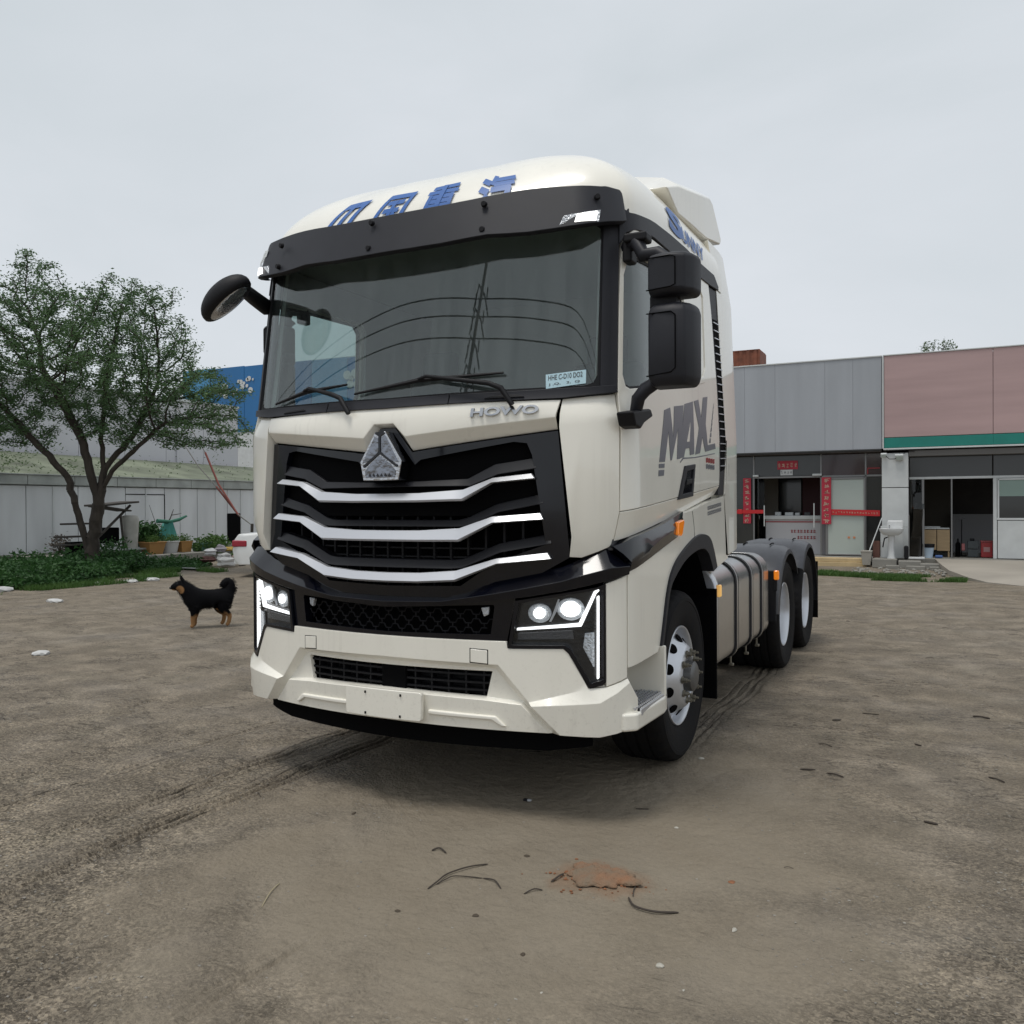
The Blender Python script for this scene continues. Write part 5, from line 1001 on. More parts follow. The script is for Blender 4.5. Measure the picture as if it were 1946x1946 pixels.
# ---- pedestal sink, broom, planter, broken chair things by the pillar
sk = empty('pedestal_sink', 'white ceramic pedestal washbasin standing before the pillar', 'sink', (1.39, 19.4, .20))
bm = bmesh.new(); rows = []
for z, kx, ky in ((0, .10, .09), (.02, .105, .09), (.10, .075, .07), (.4, .062, .06), (.60, .085, .08), (.66, .12, .12)): rows.append([bm.verts.new((kx*math.cos(a), ky*math.sin(a), z)) for a in np.linspace(0, 2*math.pi, 20, endpoint=False)])
for i in range(len(rows)-1):
    for k in range(20): bm.faces.new((rows[i][k], rows[i][(k+1) % 20], rows[i+1][(k+1) % 20], rows[i+1][k]))
bm.faces.new(rows[-1]); frombm('pedestal', bm, white, sk)
bm = bmesh.new(); rows = []
for z, kx, ky in ((.60, .16, .12), (.66, .24, .18), (.72, .27, .21), (.765, .275, .215), (.77, .25, .19), (.72, .20, .15), (.68, .10, .08)): rows.append([bm.verts.new((kx*math.copysign(abs(math.cos(a))**.6, math.cos(a)), ky*math.copysign(abs(math.sin(a))**.6, math.sin(a)), z)) for a in np.linspace(0, 2*math.pi, 32, endpoint=False)])
for i in range(len(rows)-1):
    for k in range(32): bm.faces.new((rows[i][k], rows[i][(k+1) % 32], rows[i+1][(k+1) % 32], rows[i+1][k]))
bm.faces.new(rows[-1]); bmesh.ops.recalc_face_normals(bm, faces=bm.faces); frombm('basin', bm, white, sk)
box('splashback', (.08, .17, .86), (.36, .05, .20), white, sk, .03); tube('tap', [(-.05, .12, .77), (-.05, .12, .84), (-.05, .04, .84)], .013, chrome, sk, 8); tube('drain_pipe', [(-.02, .05, .58), (-.16, .08, .52), (-.2, .1, .30)], .016, black, sk, 8)
tag(box('white_board', (1.38, 19.78, .62), (.52, .03, .80), wmet, None, .008, rot=Matrix.Rotation(R(-4), 3, 'X')), 'white board leaning on the pillar behind the washbasin', 'board')
bk_ = empty('squeegee_stick', 'white stick leaning from the stone planter up to the pillar', 'stick', (.88, 19.5, .40)); tube('shaft', [(0, 0, 0), (.27, .35, .82)], .014, wmet, bk_, 8); box('foot_bar', (-.03, 0, -.01), (.16, .04, .025), wmet, bk_, .005)
pt = empty('stone_planter', 'square pale stone planter at the corner of the yellow step', 'planter', (.82, 19.5, .05)); bm = bmesh.new(); lathe(bm, [(0, 0), (.13, 0), (.175, .32), (.19, .33), (.19, .36), (.15, .36), (.14, .30), (0, .30)], 4, 'z'); bmesh.ops.rotate(bm, verts=bm.verts, matrix=Matrix.Rotation(R(45), 3, 'Z')); frombm('pot', bm, mat('pale_stone', (.36, .34, .30), .8, var=.1), pt, 20, .01)
tag(box('brown_board', (1.03, 19.7, .42), (.16, .04, .45), mat('rust_board', (.13, .06, .045), .8), None, .01), 'rust brown board standing between planter and washbasin', 'board')
fg = empty('empty_cabinet_frame', 'dirty white open cabinet frame with broken glass door right of the washbasin', 'cabinet', (1.95, 19.6, .21))
box('base', (0, 0, .04), (.36, .36, .05), white, fg, .01); box('post', (-.17, -.15, .55), (.025, .03, 1.05), fr_, fg, .004); box('post', (.16, -.15, .62), (.025, .03, 1.2), fr_, fg, .004); box('glass_leaf', (0.0, -.12, .70), (.20, .01, 1.35), shopg, fg, 0, rot=Matrix.Rotation(R(6), 3, 'Y')); box('inner_box', (-.02, .06, .30), (.22, .2, .5), dkwall, fg, .01)
tag(box('black_wheel_bag', (1.72, 19.45, .38), (.10, .16, .34), black, None, .04), 'black bag slumped between the washbasin and the open cabinet frame', 'bag')
# broken concrete edge
for i, (x, y, w_, d_, z_) in enumerate(((1.25, 19.35, .55, .55, .12), (1.80, 19.3, .50, .5, .10), (2.25, 19.2, .42, .4, .07), (1.45, 18.75, .30, .2, .05), (1.95, 18.7, .42, .16, .05), (2.35, 18.85, .22, .2, .04))):
    tag(box('concrete_chunk', (x, y, z_), (w_, d_, z_*1.6+.03), conc, None, .02, rot=Matrix.Rotation(rg.uniform(-.15, .15), 3, 'Z')), ['broken concrete slab under the white washbasin', 'broken concrete slab right of the washbasin foot', 'tilted concrete slab at the right of the broken edge', 'small dark concrete lump before the washbasin', 'flat concrete piece with dark gap below the open cabinet', 'small concrete corner piece nearest the apron'][i], 'concrete')
bm = bmesh.new()      # sloping concrete apron
ap = [(2.35, 19.9, .21), (2.5, 18.6, .15), (2.65, 17.4, .11), (3.0, 16.2, .055), (3.3, 15.5, .03), (3.9, 14.95, .018), (6.5, 14.2, .015), (11, 13.9, .015), (11, 19.96, .205)]
A = [bm.verts.new(q) for q in ap]; bm.faces.new(A); r = bmesh.ops.extrude_face_region(bm, geom=bm.faces[:], use_keep_orig=True)
for q in r['geom']:
    if isinstance(q, bmesh.types.BMVert): q.co.z -= .2
bmesh.ops.triangulate(bm, faces=bm.faces); bmesh.ops.recalc_face_normals(bm, faces=bm.faces); frombm('apron', bm, mat('pale_concrete', (.33, .30, .255), .8, var=.16, vscale=.8, bump=.1), None, 20, 0, kind='structure')
# rubble by the grass
bm = bmesh.new()
for i in range(160):
    x, y = rg.uniform(.6, 3.0), rg.uniform(17.0, 19.0); s_ = rg.uniform(.015, .06); vv = bmesh.ops.create_icosphere(bm, subdivisions=1, radius=s_)['verts']
    for q in vv: q.co = Vector((q.co.x*rg.uniform(.8, 1.3)+x, q.co.y+y, q.co.z*.6+.02))
frombm('rubble', bm, conc, None, 0, 0, kind='stuff')['label'] = 'loose grey rubble on the dirt before the washbasin'
# container and shrub on the roof
ct = empty('rusty_container', 'rust brown corrugated container on the roof just right of the truck cab', 'container', (-3.6, 23.5, 5.26)); bm = bmesh.new(); px_ = []
for i in range(44): px_.append((-1.2+i*.055+(.0), -.5+(.03 if (i//2) % 2 else 0)))
A = [bm.verts.new((x, y, 0)) for x, y in px_]; Bt = [bm.verts.new((x, y, 1.03)) for x, y in px_]
for i in range(len(A)-1): bm.faces.new((A[i], A[i+1], Bt[i+1], Bt[i]))
rust = mat('rust_brown', (.20, .065, .035), .7, var=.35, vscale=5); frombm('corrugated_side', bm, rust, ct, 20); box('end_wall', (1.14, 0, .50), (.06, 1.0, 1.0), rust, ct); box('top', (0, 0, 1.02), (2.3, 1.0, .03), rust, ct); box('end_wall', (-1.17, 0, .5), (.06, 1., 1.), rust, ct)
sh = empty('roof_shrub', 'small light green shrub growing on the roof above the pink fascia', 'shrub', (2.4, 23, 5.26)); rgs = np.random.default_rng(11)
cs = [(rgs.uniform(-.38, .38), rgs.uniform(-.2, .2), rgs.uniform(.45, .85)-abs(rgs.normal(0, .1))) for _ in range(26)]; quads('foliage', leafcloud(cs, 26, .07, .035, rgs), lf_pale, sh)
for i in range(6): tube('stem', [(0, 0, 0), (rgs.uniform(-.3, .3), rgs.uniform(-.1, .1), .7)], .006, bark, sh, 4)
tag(prism('roof_ridge', [(1.15, 5.34), (1.55, 5.46), (2.2, 5.42), (3.3, 5.5), (5.2, 5.66), (5.2, 5.34)], 'y', 22.0, 22.3, mat('dark_roofing', (.05, .045, .04), .8), None, .01), 'dark roofing edge just visible above the pink fascia', 'roofing')

# ============================================================ left side: panel wall, ledge, warehouse, blue building
W = empty('perimeter_wall', 'long stained white panel wall with grey cap behind the tree', 'wall', (-20.3, 12, 0))
ys = [0, 1.1, 2.2, 3.3, 4.4, 5.5, 6.6, 7.7, 8.8, 9.9, 10.75, 11.59, 12.40, 13.2, 14.0, 14.84, 15.6, 16.34, 16.99, 17.72, 18.55, 19.1, 19.75, 20.6, 21.5, 22.5, 23.5, 24.5, 25.5]
for a, b in zip(ys[:-1], ys[1:]):
    z0 = 1.36 if 19.05 < (a+b)/2 < 19.7 else .3; bx('wall_panel', -20.32-rg.uniform(0, .012), -20.25, a+.012, b-.012, z0, 2.20, plaster, W, .004)
for a in ys[::2]: bx('wall_post', -20.30, -20.225, a-.02, a+.02, .3, 2.2, wmet, W, .004)
bx('wall_backing', -20.40, -20.33, 0, 25.5, .0, 2.45, capm, W, 0)
for k in range(18): bx('cap_panel', -20.36, -20.17, k*1.45, k*1.45+1.435, 2.235, 2.50, capm, W, .006)
bx('cap_ledge', -20.38, -20.13, 0, 25.5, 2.505, 2.535, capm, W, .004); bx('plinth', -20.3, -20.1, 0, 25.5, 0, .3, conc, W, .01)
bx('door_outline', -20.25, -20.235, 14.84, 16.34, 1.985, 2.01, dark, W, 0); bx('door_outline', -20.25, -20.235, 16.325, 16.35, .5, 2.0, dark, W, 0); bx('dark_opening', -20.31, -20.24, 19.08, 19.72, .30, 1.355, dark, W, 0)
# raised ledge
LG = []
bx('ledge', -20.1, -16.95, 3.0, 16.2, -.1, .26, conc, None, .03)['kind'] = 'structure'
tag(box('ledge_kerb', (-16.80, 13.9, .13), (.22, 4.0, .30), conc, None, .03), 'low concrete kerb along the planting bed under the pots', 'kerb')
# green bank behind the wall
bm = bmesh.new(); A = [bm.verts.new(q) for q in ((-20.6, -6, 2.3), (-25.8, -6, 3.7), (-25.8, 27, 3.4), (-20.6, 27, 2.3))]; bm.faces.new(A)
bank = frombm('bank', bm, mat('bank_green', (.17, .19, .135), .9, var=.45, vscale=.8, bump=.4, bscale=6), None, 0, 0, kind='structure')
rgb = np.random.default_rng(5); n_b = 1500; bx_ = rgb.uniform(-25.6, -20.8, n_b); by = rgb.uniform(-2, 26, n_b); keep = rgb.random(n_b) < np.clip(1.2-(by-6)/8, .05, 1)
cs = np.stack([bx_, by, 2.35+(-bx_-20.6)*.22+rgb.uniform(0, .25, n_b)], 1)[keep]; o = quads('bank_vegetation', leafcloud(cs, 16, .16, .045, rgb), lf_pale, None, kind='stuff'); o['label'] = 'pale green undergrowth on the bank behind the panel wall'
WH = empty('white_warehouse', 'long pale metal-clad warehouse behind the tree and panel wall', 'building', (-28, 12, 0)); whm = mat('pale_cladding', (.56, .56, .59), .55, var=.08, vscale=.4)
for k in range(18): bx('cladding_sheet', -26.06, -26.0, -10.5+k*2.0, -8.52+k*2.0, 2.5, 6.0, whm, WH, .006)
bx('cladding_sheet', -26.06, -26.0, 25.5-.02, 25.5, 2.5, 6.0, whm, WH, 0); bx('end_wall', -34, -26.06, 25.3, 25.45, 0, 6.0, whm, WH); bx('roof', -34, -25.9, -10.5, 25.5, 6.01, 6.12, wmet, WH); bx('lower_wall', -26.08, -26.02, -10.5, 25.5, 0, 2.5, capm, WH, 0)
for k in range(4): bx('down_pipe', -25.99, -25.93, 1+k*7, 1.08+k*7, 2.6, 6.0, whm, WH, 0)
BB = empty('blue_building', 'tall white hall with bright blue upper cladding far behind the truck', 'building', (-40, 42, 0)); bl = mat('blue_cladding', (.012, .14, .36), .4, var=.12, vscale=.3, stretch=(1, 1, .2)); bl2 = mat('light_blue_cladding', (.06, .25, .46), .45)
for k in range(7): bx('blue_sheet', -47.5+k*3.0, -44.53+k*3.0, 42, 42.1, 6.9, 11.60-(k*.04), bl if k % 4 else bl2, BB, .01)
bx('white_wall', -47.5, -27, 42.02, 42.15, 0, 6.9, wmet, BB, 0); bx('roof', -47.5, -27, 42.1, 60, 11.2, 11.5, wmet, BB, 0); bx('side_wall', -27.2, -27, 42.1, 60, 0, 11.3, whm, BB, 0)
for i, (x, z, r_) in enumerate(((-32.5, 10.25, .30), (-31.9, 10.3, .30), (-32.25, 9.65, .28), (-31.7, 9.6, .28), (-32.15, 10.0, .18)) + tuple((-44.0+rgb.random()*3.4, 9.5+rgb.random()*1.15, rgb.uniform(.08, .24)) for _ in range(20))):  # flower sign, then scattered white discs added to stand in for leaf gaps
    bm = bmesh.new(); vv = bmesh.ops.create_cone(bm, segments=14, radius1=r_, radius2=r_, depth=.04, cap_ends=True)['verts']; bmesh.ops.transform(bm, matrix=Matrix.Translation((x+40, -.04, z)) @ Matrix.Rotation(R(90), 4, 'X'), verts=vv); frombm('white_disc', bm, wmet, BB, 0, 0)

# ---- tree by space colonisation
def grow_tree(name, label, base, stems, lobes, ndir, n_attr, seed, step=.17, leafn=26, leafs=.055, kill=.33, infl=1.3):
    rg = np.random.default_rng(seed); P = []; par = []
    for st in stems:
        prev = -1
        for i in range(len(st)-1):
            a, b = np.array(st[i], float), np.array(st[i+1], float); k = max(1, int(np.linalg.norm(b-a)/step))
            for j in range(k+(i == len(st)-2)):
                q = a+(b-a)*j/k
                if prev == -1 and P:
                    d = [np.linalg.norm(q-x) for x in P]; prev = int(np.argmin(d))
                    if d[prev] < .05: continue
                P.append(q+rg.normal(0, .012, 3)); par.append(prev); prev = len(P)-1
    A = []
    for (c_, r_, w_) in lobes:
        n = int(n_attr*w_); q = rg.normal(0, 1, (n, 3)); q /= np.linalg.norm(q, axis=1)[:, None]; q *= (rg.random(n)**.42)[:, None]
        A.append(np.array(c_)+q[:, :1]*r_[0]*ndir[0]+q[:, 1:2]*r_[1]*ndir[1]+q[:, 2:]*r_[2]*np.array([0, 0, 1.]))
    A = np.concatenate(A); alive = np.ones(len(A), bool); P = [np.array(q) for q in P]
    for it in range(90):
        if not alive.any(): break
        Pn = np.array(P); Aa = A[alive]; d = np.linalg.norm(Aa[:, None]-Pn[None], axis=2); near = d.argmin(1); dm = d.min(1); new = {}
        for i, (k, q) in enumerate(zip(near, dm)):
            if q < infl+.02*it*0+(.9 if it < 8 else 0): new.setdefault(k, []).append((Aa[i]-Pn[k])/max(q, 1e-6))
        idx = np.where(alive)[0]; alive[idx[dm < kill]] = False
        if not new: infl *= 1.3; continue
        for k, v in new.items():
            m_ = np.mean(v, 0)+rg.normal(0, .12, 3); m_ /= np.linalg.norm(m_)+1e-9; P.append(Pn[k]+m_*step); par.append(k)
        if len(P) > 7500: break
    n = len(P); Pn = np.array(P); kids = np.zeros(n, int); area = np.zeros(n)
    for i in range(n-1, -1, -1):
        if kids[i] == 0: area[i] = .0045**2
        if par[i] >= 0: area[par[i]] += area[i]; kids[par[i]] += 1
    rad = np.minimum(np.sqrt(area)**.86*1.12, .26); rad *= np.interp(rad, [.02, .09], [1, 1.3])
    V = []; F = []; sides = 6
    for i in range(n):
        k = par[i]
        if k < 0: continue
        a, b = Pn[k], Pn[i]; d = b-a; L = np.linalg.norm(d)
        if L < 1e-5: continue
        d /= L; u = np.cross(d, [0.31, .2, .93]); u /= np.linalg.norm(u); w_ = np.cross(d, u); s0 = len(V); r1 = min(rad[k], rad[i]*1.25); r2 = rad[i]; S_ = sides if rad[i] > .02 else 4
        for (c_, rr) in ((a-d*r1*.3, r1), (b, r2)):
            for q in range(S_): an = 2*math.pi*q/S_; V.append(c_+(u*math.cos(an)+w_*math.sin(an))*rr)
        for q in range(S_): F.append((s0+q, s0+(q+1) % S_, s0+S_+(q+1) % S_, s0+S_+q))
    e = empty(name, label, 'tree', base); bo = np.array(base); me = bpy.data.meshes.new('trunk'); me.from_pydata([tuple(map(float, q-bo)) for q in V], [], F); me.shade_smooth(); link('trunk', me, bark, e)
    tips = np.where(rad < .0215)[0]; h = Pn[tips]; quads('crown', leafcloud(h-bo, leafn, np.array([.10, .10, .05]), leafs, rg, .45), lf_tree, e)
    return len(P)
lat = np.array([.893, .450, 0]); dep = np.array([-.450, .893, 0]); TB = np.array([-15.56, 10.09, .2])
def tp(l, d, z): return TB+lat*l+dep*d+np.array([0, 0, z-.2])
stems = [[tp(0, 0, .15), tp(.02, 0, .7), tp(.10, 0, 1.3), tp(.22, 0, 2.0), tp(.28, .05, 2.5), tp(.18, .1, 3.2), tp(.25, .2, 4.2)],
         [tp(-.06, 0, .45), tp(-.22, -.05, 1.1), tp(-.35, -.08, 1.7), tp(-.52, -.1, 2.3), tp(-.9, -.2, 2.8), tp(-1.5, -.3, 3.5), tp(-2.0, -.4, 4.1)],
         [tp(.16, 0, 1.7), tp(.02, -.1, 2.4), tp(-.12, -.2, 3.2), tp(-.5, -.3, 4.0), tp(-1.0, -.3, 4.9)],
         [tp(.25, 0, 2.0), tp(.55, -.1, 2.45), tp(1.1, -.2, 2.9), tp(1.7, -.1, 3.5)], [tp(.28, .05, 2.5), tp(.8, .4, 3.3), tp(1.2, .6, 4.2)]]
nt_ = grow_tree('feathery_tree', 'broad spreading tree with feathery dark green crown left of the truck', tuple(TB), stems,
    [(tp(-.3, 0, 5.2), (2.9, 2.3, 1.7), .40), (tp(-2.3, -.2, 4.7), (1.5, 1.5, 1.7), .16), (tp(2.4, 0, 4.3), (1.3, 1.3, .8), .12), (tp(.7, 0, 6.2), (1.2, 1.1, .9), .07), (tp(1.75, 0, 6.1), (.6, .6, .8), .03), (tp(-1.3, 0, 6.8), (.7, .8, .9), .05), (tp(-2.6, 0, 6.6), (.8, .8, .7), .04), (tp(2.6, 0, 3.4), (1.3, 1., .6), .10), (tp(.6, 0, 4.3), (2.2, 1.4, .7), .10), (tp(-1.8, 0, 3.6), (1.5, 1.2, .6), .07), (tp(.9, 0, 3.6), (1.3, 1.1, .5), .06)],
    (lat, dep), 2900, 21, .15, 46, .034)
# ---- weeds and grass
rgw = np.random.default_rng(8)
def weedpatch(name, label, pts, n, hmax, size, m, per=14):
    P = np.array(pts); cs = []
    while len(cs) < n:
        x, y = rgw.uniform(P[:, 0].min(), P[:, 0].max()), rgw.uniform(P[:, 1].min(), P[:, 1].max()); ins = False; j = len(P)-1
        for i in range(len(P)):
            if (P[i, 1] > y) != (P[j, 1] > y) and x < (P[j, 0]-P[i, 0])*(y-P[i, 1])/(P[j, 1]-P[i, 1])+P[i, 0]: ins = not ins
            j = i
        if ins:
            hh = hmax*(.45+.55*float(vnoise(np.array(x), np.array(y), 1.1, 12))*1.3)
            e = min(1, min(abs(x-P[:, 0].max()), 1.2)/.9+.25); cs.append((x, y, rgw.random()**.6*hh*e))
    o = quads(name, leafcloud(cs, per, np.array([.09, .09, .06]), size, rgw, .7), m, None, kind='stuff'); o['label'] = label; return o
weedpatch('weeds', 'dense dark green weeds around the foot of the tree', [(-13.7, 4.5), (-13.3, 6.2), (-13.1, 7.6), (-13.6, 9.0), (-14.6, 10.4), (-15.2, 11.6), (-16.7, 11.6), (-16.9, 3)], 3300, .44, .05, lf_weed)
weedpatch('weeds', 'low green weeds below the concrete kerb under the pots', [(-14.5, 10.4), (-14.4, 12.2), (-15.2, 13.3), (-16.6, 13.6), (-16.7, 10.8)], 500, .14, .05, lf_weed)
def grass(name, label, boxes_, n, h):
    V = []
    for _ in range(n):
        x0, x1, y0, y1 = boxes_[int(rgw.integers(len(boxes_)))]; x, y = rgw.uniform(x0, x1), rgw.uniform(y0, y1)
        if vnoise(np.array(x), np.array(y), 1.7, 31) < .42: continue
        a = rgw.uniform(0, 6.28); w_ = .008; hh = h*rgw.uniform(.4, 1.2); lx, ly = rgw.normal(0, hh*.4, 2); dx_, dy_ = w_*math.cos(a), w_*math.sin(a); z = gz(x, y)-.005
        V.append([(x-dx_, y-dy_, z), (x+dx_, y+dy_, z), (x+lx+dx_*.3, y+ly+dy_*.3, z+hh), (x+lx-dx_*.3, y+ly-dy_*.3, z+hh)])
    o = quads(name, np.array(V), lf_grass, None, kind='stuff'); o['label'] = label
grass('grass', 'short green grass fringe along the edge of the weeds', [(-13.6, -12.6, 4.5, 9.5), (-14.2, -12.9, 8.5, 11.8), (-15, -13.6, 10.5, 12.4)], 26000, .10)
grass('grass', 'thin strip of grass on the dirt before the grey shop', [(-6, .5, 16.3, 17.3), (.0, 2.3, 15.9, 16.9), (1.2, 2.95, 15.5, 16.4)], 22000, .08)
weedpatch('weeds', 'taller mixed green weeds crowding round the tree trunk', [(-14.6, 8.4), (-14.6, 10.6), (-16.3, 11.2), (-16.4, 8.6)], 300, .8, .05, lf_weed)
# ---- pots, cloth, barrel, table, boards
def pot(loc, r0, r1, h, m, label, sq=False, gh=.14):
    e = empty('planter_pot', label, 'pot', loc); bm = bmesh.new(); lathe(bm, [(0, 0), (r0, 0), (r0*1.02, .02), (r1, h-.03), (r1*1.08, h-.03), (r1*1.08, h), (r1*.95, h), (r1*.9, h-.06), (0, h-.06)], 4 if sq else 24, 'z')
    if sq: bmesh.ops.rotate(bm, verts=bm.verts, matrix=Matrix.Rotation(R(45), 3, 'Z')); bmesh.ops.scale(bm, vec=(1, 1.35, 1), verts=bm.verts)
    frombm('pot_body', bm, m, e, 30, .006); cs = [(rgw.uniform(-r1, r1)*.7, rgw.uniform(-r1, r1)*.8, h+rgw.uniform(0, gh)) for _ in range(26)]; quads('sprouts', leafcloud(cs, 12, .04, .03, rgw), lf_grass, e); return e
terr = mat('terracotta_ochre', (.36, .19, .06), .6, var=.12, vscale=4)
pot((-17.2, 13.24, .26), .22, .30, .36, terr, 'wide ochre planter with grass, leftmost of three on the ledge', True); pot((-17.2, 13.82, .26), .20, .27, .36, mat('white_glazed', (.50, .50, .49), .4), 'white round pot between the two ochre planters'); pot((-17.2, 14.34, .28), .17, .21, .32, terr, 'smaller ochre planter, rightmost of the three pots', True)
tt = empty('turquoise_cloth', 'turquoise sheet draped over a bush behind the pots', 'cloth', (-17.7, 14.2, .26)); tm_ = mat('turquoise_sheet', (.07, .30, .26), .7, bump=.3, bscale=6)
V = []; n1, n2 = 14, 10
for i in range(n1):
    for j in range(n2):
        a = i/(n1-1); b = j/(n2-1); wdt = .12+.34*(1-b)**.8; V.append((.16*math.sin(a*math.pi)+.03*math.sin(a*23), (a-.5)*2*wdt, .25+b*.68+.02*math.sin(a*17)))
rawmesh('sheet', V, [(i*n2+j, (i+1)*n2+j, (i+1)*n2+j+1, i*n2+j+1) for i in range(n1-1) for j in range(n2-1)], tm_, tt, 60)
tube('sheet_roll', [(.1, -.45, .93), (.12, 0, .90), (.1, .35, .96), (.1, .62, 1.06)], [.06, .05, .05, .03], mat('green_roll', (.03, .14, .09), .7), tt, 8)
def bush(name, label, loc, r, n, m=lf_weed, size=.06):
    e = empty(name, label, 'bush', loc); q = rgw.normal(0, 1, (n, 3)); q /= np.linalg.norm(q, axis=1)[:, None]; q *= (rgw.random(n)**.4)[:, None]; cs = q*np.array(r)+np.array([0, 0, r[2]]); quads('foliage', leafcloud(cs, 14, .06, size, rgw), m, e)
    for i in range(5): tube('stem', [(0, 0, 0), (rgw.uniform(-.5, .5)*r[0], rgw.uniform(-.5, .5)*r[1], r[2])], .01, bark, e, 4)
bush('leafy_bush', 'dark green leafy bush left of the turquoise sheet', (-17.7, 13.45, .26), (.35, .55, .45), 150); bush('leafy_bush', 'low light green bush right of the pots near rubble', (-17.0, 15.2, .15), (.4, .62, .28), 130, lf_grass, .05); bush('leafy_bush', 'small pale green bush by the kerb end nearest the car', (-16.2, 15.7, .0), (.35, .4, .28), 90, lf_grass, .045)
tag(box('green_tub', (-17.1, 14.95, .40), (.4, .42, .26), mat('dark_green_tub', (.05, .12, .08), .5), None, .04), 'dull green tub right of the smaller ochre planter', 'tub')
db = empty('dead_branch', 'bare forked dead branch sticking up above the turquoise sheet', 'branch', (-17.8, 14.2, .9)); tube('limb', [(0, -.1, 0), (.05, .15, .35), (0, .32, .62)], [.022, .018, .008], bark, db, 6); tube('twig', [(.03, .22, .45), (0, .5, .48), (0, .62, .50)], [.014, .01, .005], bark, db, 5); tube('twig', [(0, -.25, -.1), (0, -.38, .35), (0, -.55, .75)], [.01, .008, .004], bark, db, 5)
wb = empty('white_barrel', 'dirty white plastic barrel behind the tree beside the broken table', 'barrel', (-17.4, 12.66, .30)); bm = bmesh.new(); lathe(bm, [(0, 0), (.19, 0), (.205, .04), (.20, .35), (.225, .80), (.235, .97), (.20, 1.05), (.1, 1.07), (0, 1.07)], 24, 'z', lambda r, h, k, a: r*(1+.02*(k % 3 == 0))); frombm('barrel_body', bm, mat('dirty_white_plastic', (.42, .41, .37), .6, var=.15, vscale=5), wb, 40)
tb_ = empty('broken_table', 'collapsed dark wooden table with tilted top behind the tree trunk', 'table', (-17.5, 12.1, .28)); box('tabletop', (0, .08, 1.40), (.75, 1.15, .05), wood, tb_, .01, rot=Matrix.Rotation(R(5), 3, 'X')); box('tabletop_board', (.05, -.02, 1.27), (.6, .9, .04), wood, tb_, .01, rot=Matrix.Rotation(R(-8), 3, 'X')); tube('leg', [(.2, .50, 1.36), (.1, -.50, .45)], .035, wood, tb_, 6); tube('leg', [(.2, .18, 1.1), (.2, .28, .25), (.2, .30, 0)], .03, wood, tb_, 6); box('crossbar', (.0, -.9, .88), (.04, 1.1, .05), wood, tb_, .01); box('dark_box', (-.1, .02, .55), (.4, .42, .42), dark, tb_, .02)
for i, (y, z, L_, a_, lb_) in enumerate(((10.9, .84, .95, 0, 'upper dark plank stacked left of the tree trunk'), (10.9, .64, .95, 2, 'lower dark plank stacked left of the tree trunk'), (9.4, .38, 2.4, -4, 'long brown plank on the ledge at far left'), (12.4, .44, 1.2, 0, 'pale plank on the ledge under the broken table'), (12.3, .36, 1.1, 2, 'grey plank lying below the pale plank'))):
    tag(box('plank', (-17.3, y, z), (.3, L_, .045), wood if i != 3 else capm, None, .008, rot=Matrix.Rotation(R(a_), 3, 'X')), lb_, 'plank')
tag(box('plank_pile', (-17.4, 11.1, .50), (.3, .6, .40), dark, None, .02), 'dark crate holding up the planks beside the trunk', 'crate')
ds_ = bush('dry_shrub', 'small dry grey-brown shrub at the foot of the panel wall', (-19.6, 12.2, .26), (.2, .35, .25), 40, mat('dry_leaf', (.10, .085, .07), .9), .04)
# rubble heap near the car
heap = [('white_bag', (-15.0, 13.25, .38), (.30, .32, .20), (.60, .60, .60), 'white lump on top left of the rubbish heap'), ('white_bag', (-14.8, 13.55, .22), (.3, .42, .24), (.50, .50, .49), 'white crumpled bag in the middle of the rubbish heap'), ('grey_sack', (-14.9, 13.5, .45), (.26, .3, .2), (.28, .26, .28), 'grey sack at the top of the rubbish heap'), ('white_bag', (-14.3, 13.1, .13), (.32, .55, .28), (.55, .54, .52), 'long white sack at the bottom of the rubbish heap'), ('brown_bag', (-14.4, 13.6, .18), (.3, .22, .36), (.28, .21, .17), 'beige bag between the rubbish heap and the car'), ('red_rubbish', (-15.0, 13.15, .18), (.4, .45, .16), (.09, .035, .03), 'dark red rubbish at the left foot of the heap'), ('yellow_rubbish', (-15.0, 13.95, .42), (.3, .4, .12), (.42, .28, .06), 'yellow scraps lying behind the beige bag')]
for nm, loc, sz, c_, lb_ in heap:
    bm = bmesh.new(); bmesh.ops.create_icosphere(bm, subdivisions=3, radius=.5); k_ = rgw.uniform(0, 9)
    for q in bm.verts: f_n = 1+.22*math.sin(q.co.x*9+k_)*math.cos(q.co.y*8+k_)+.14*math.sin(q.co.z*13+k_); q.co = Vector((q.co.x*sz[0]*f_n, q.co.y*sz[1]*f_n, max(q.co.z*sz[2]*f_n, -sz[2]*.4)))
    o = frombm(nm, bm, mat('heap_'+lb_[:14].replace(' ', '_')+nm, c_, .7, bump=.4, bscale=15), None, 30); o.location = loc; tag(o, lb_, 'rubbish')
tag(box('grey_board', (-14.0, 12.0, .04), (.8, .55, .03), capm, None, .004, rot=Matrix.Rotation(R(-6), 3, 'X')), 'flat grey board lying on the dirt in front of the rubbish heap', 'board')
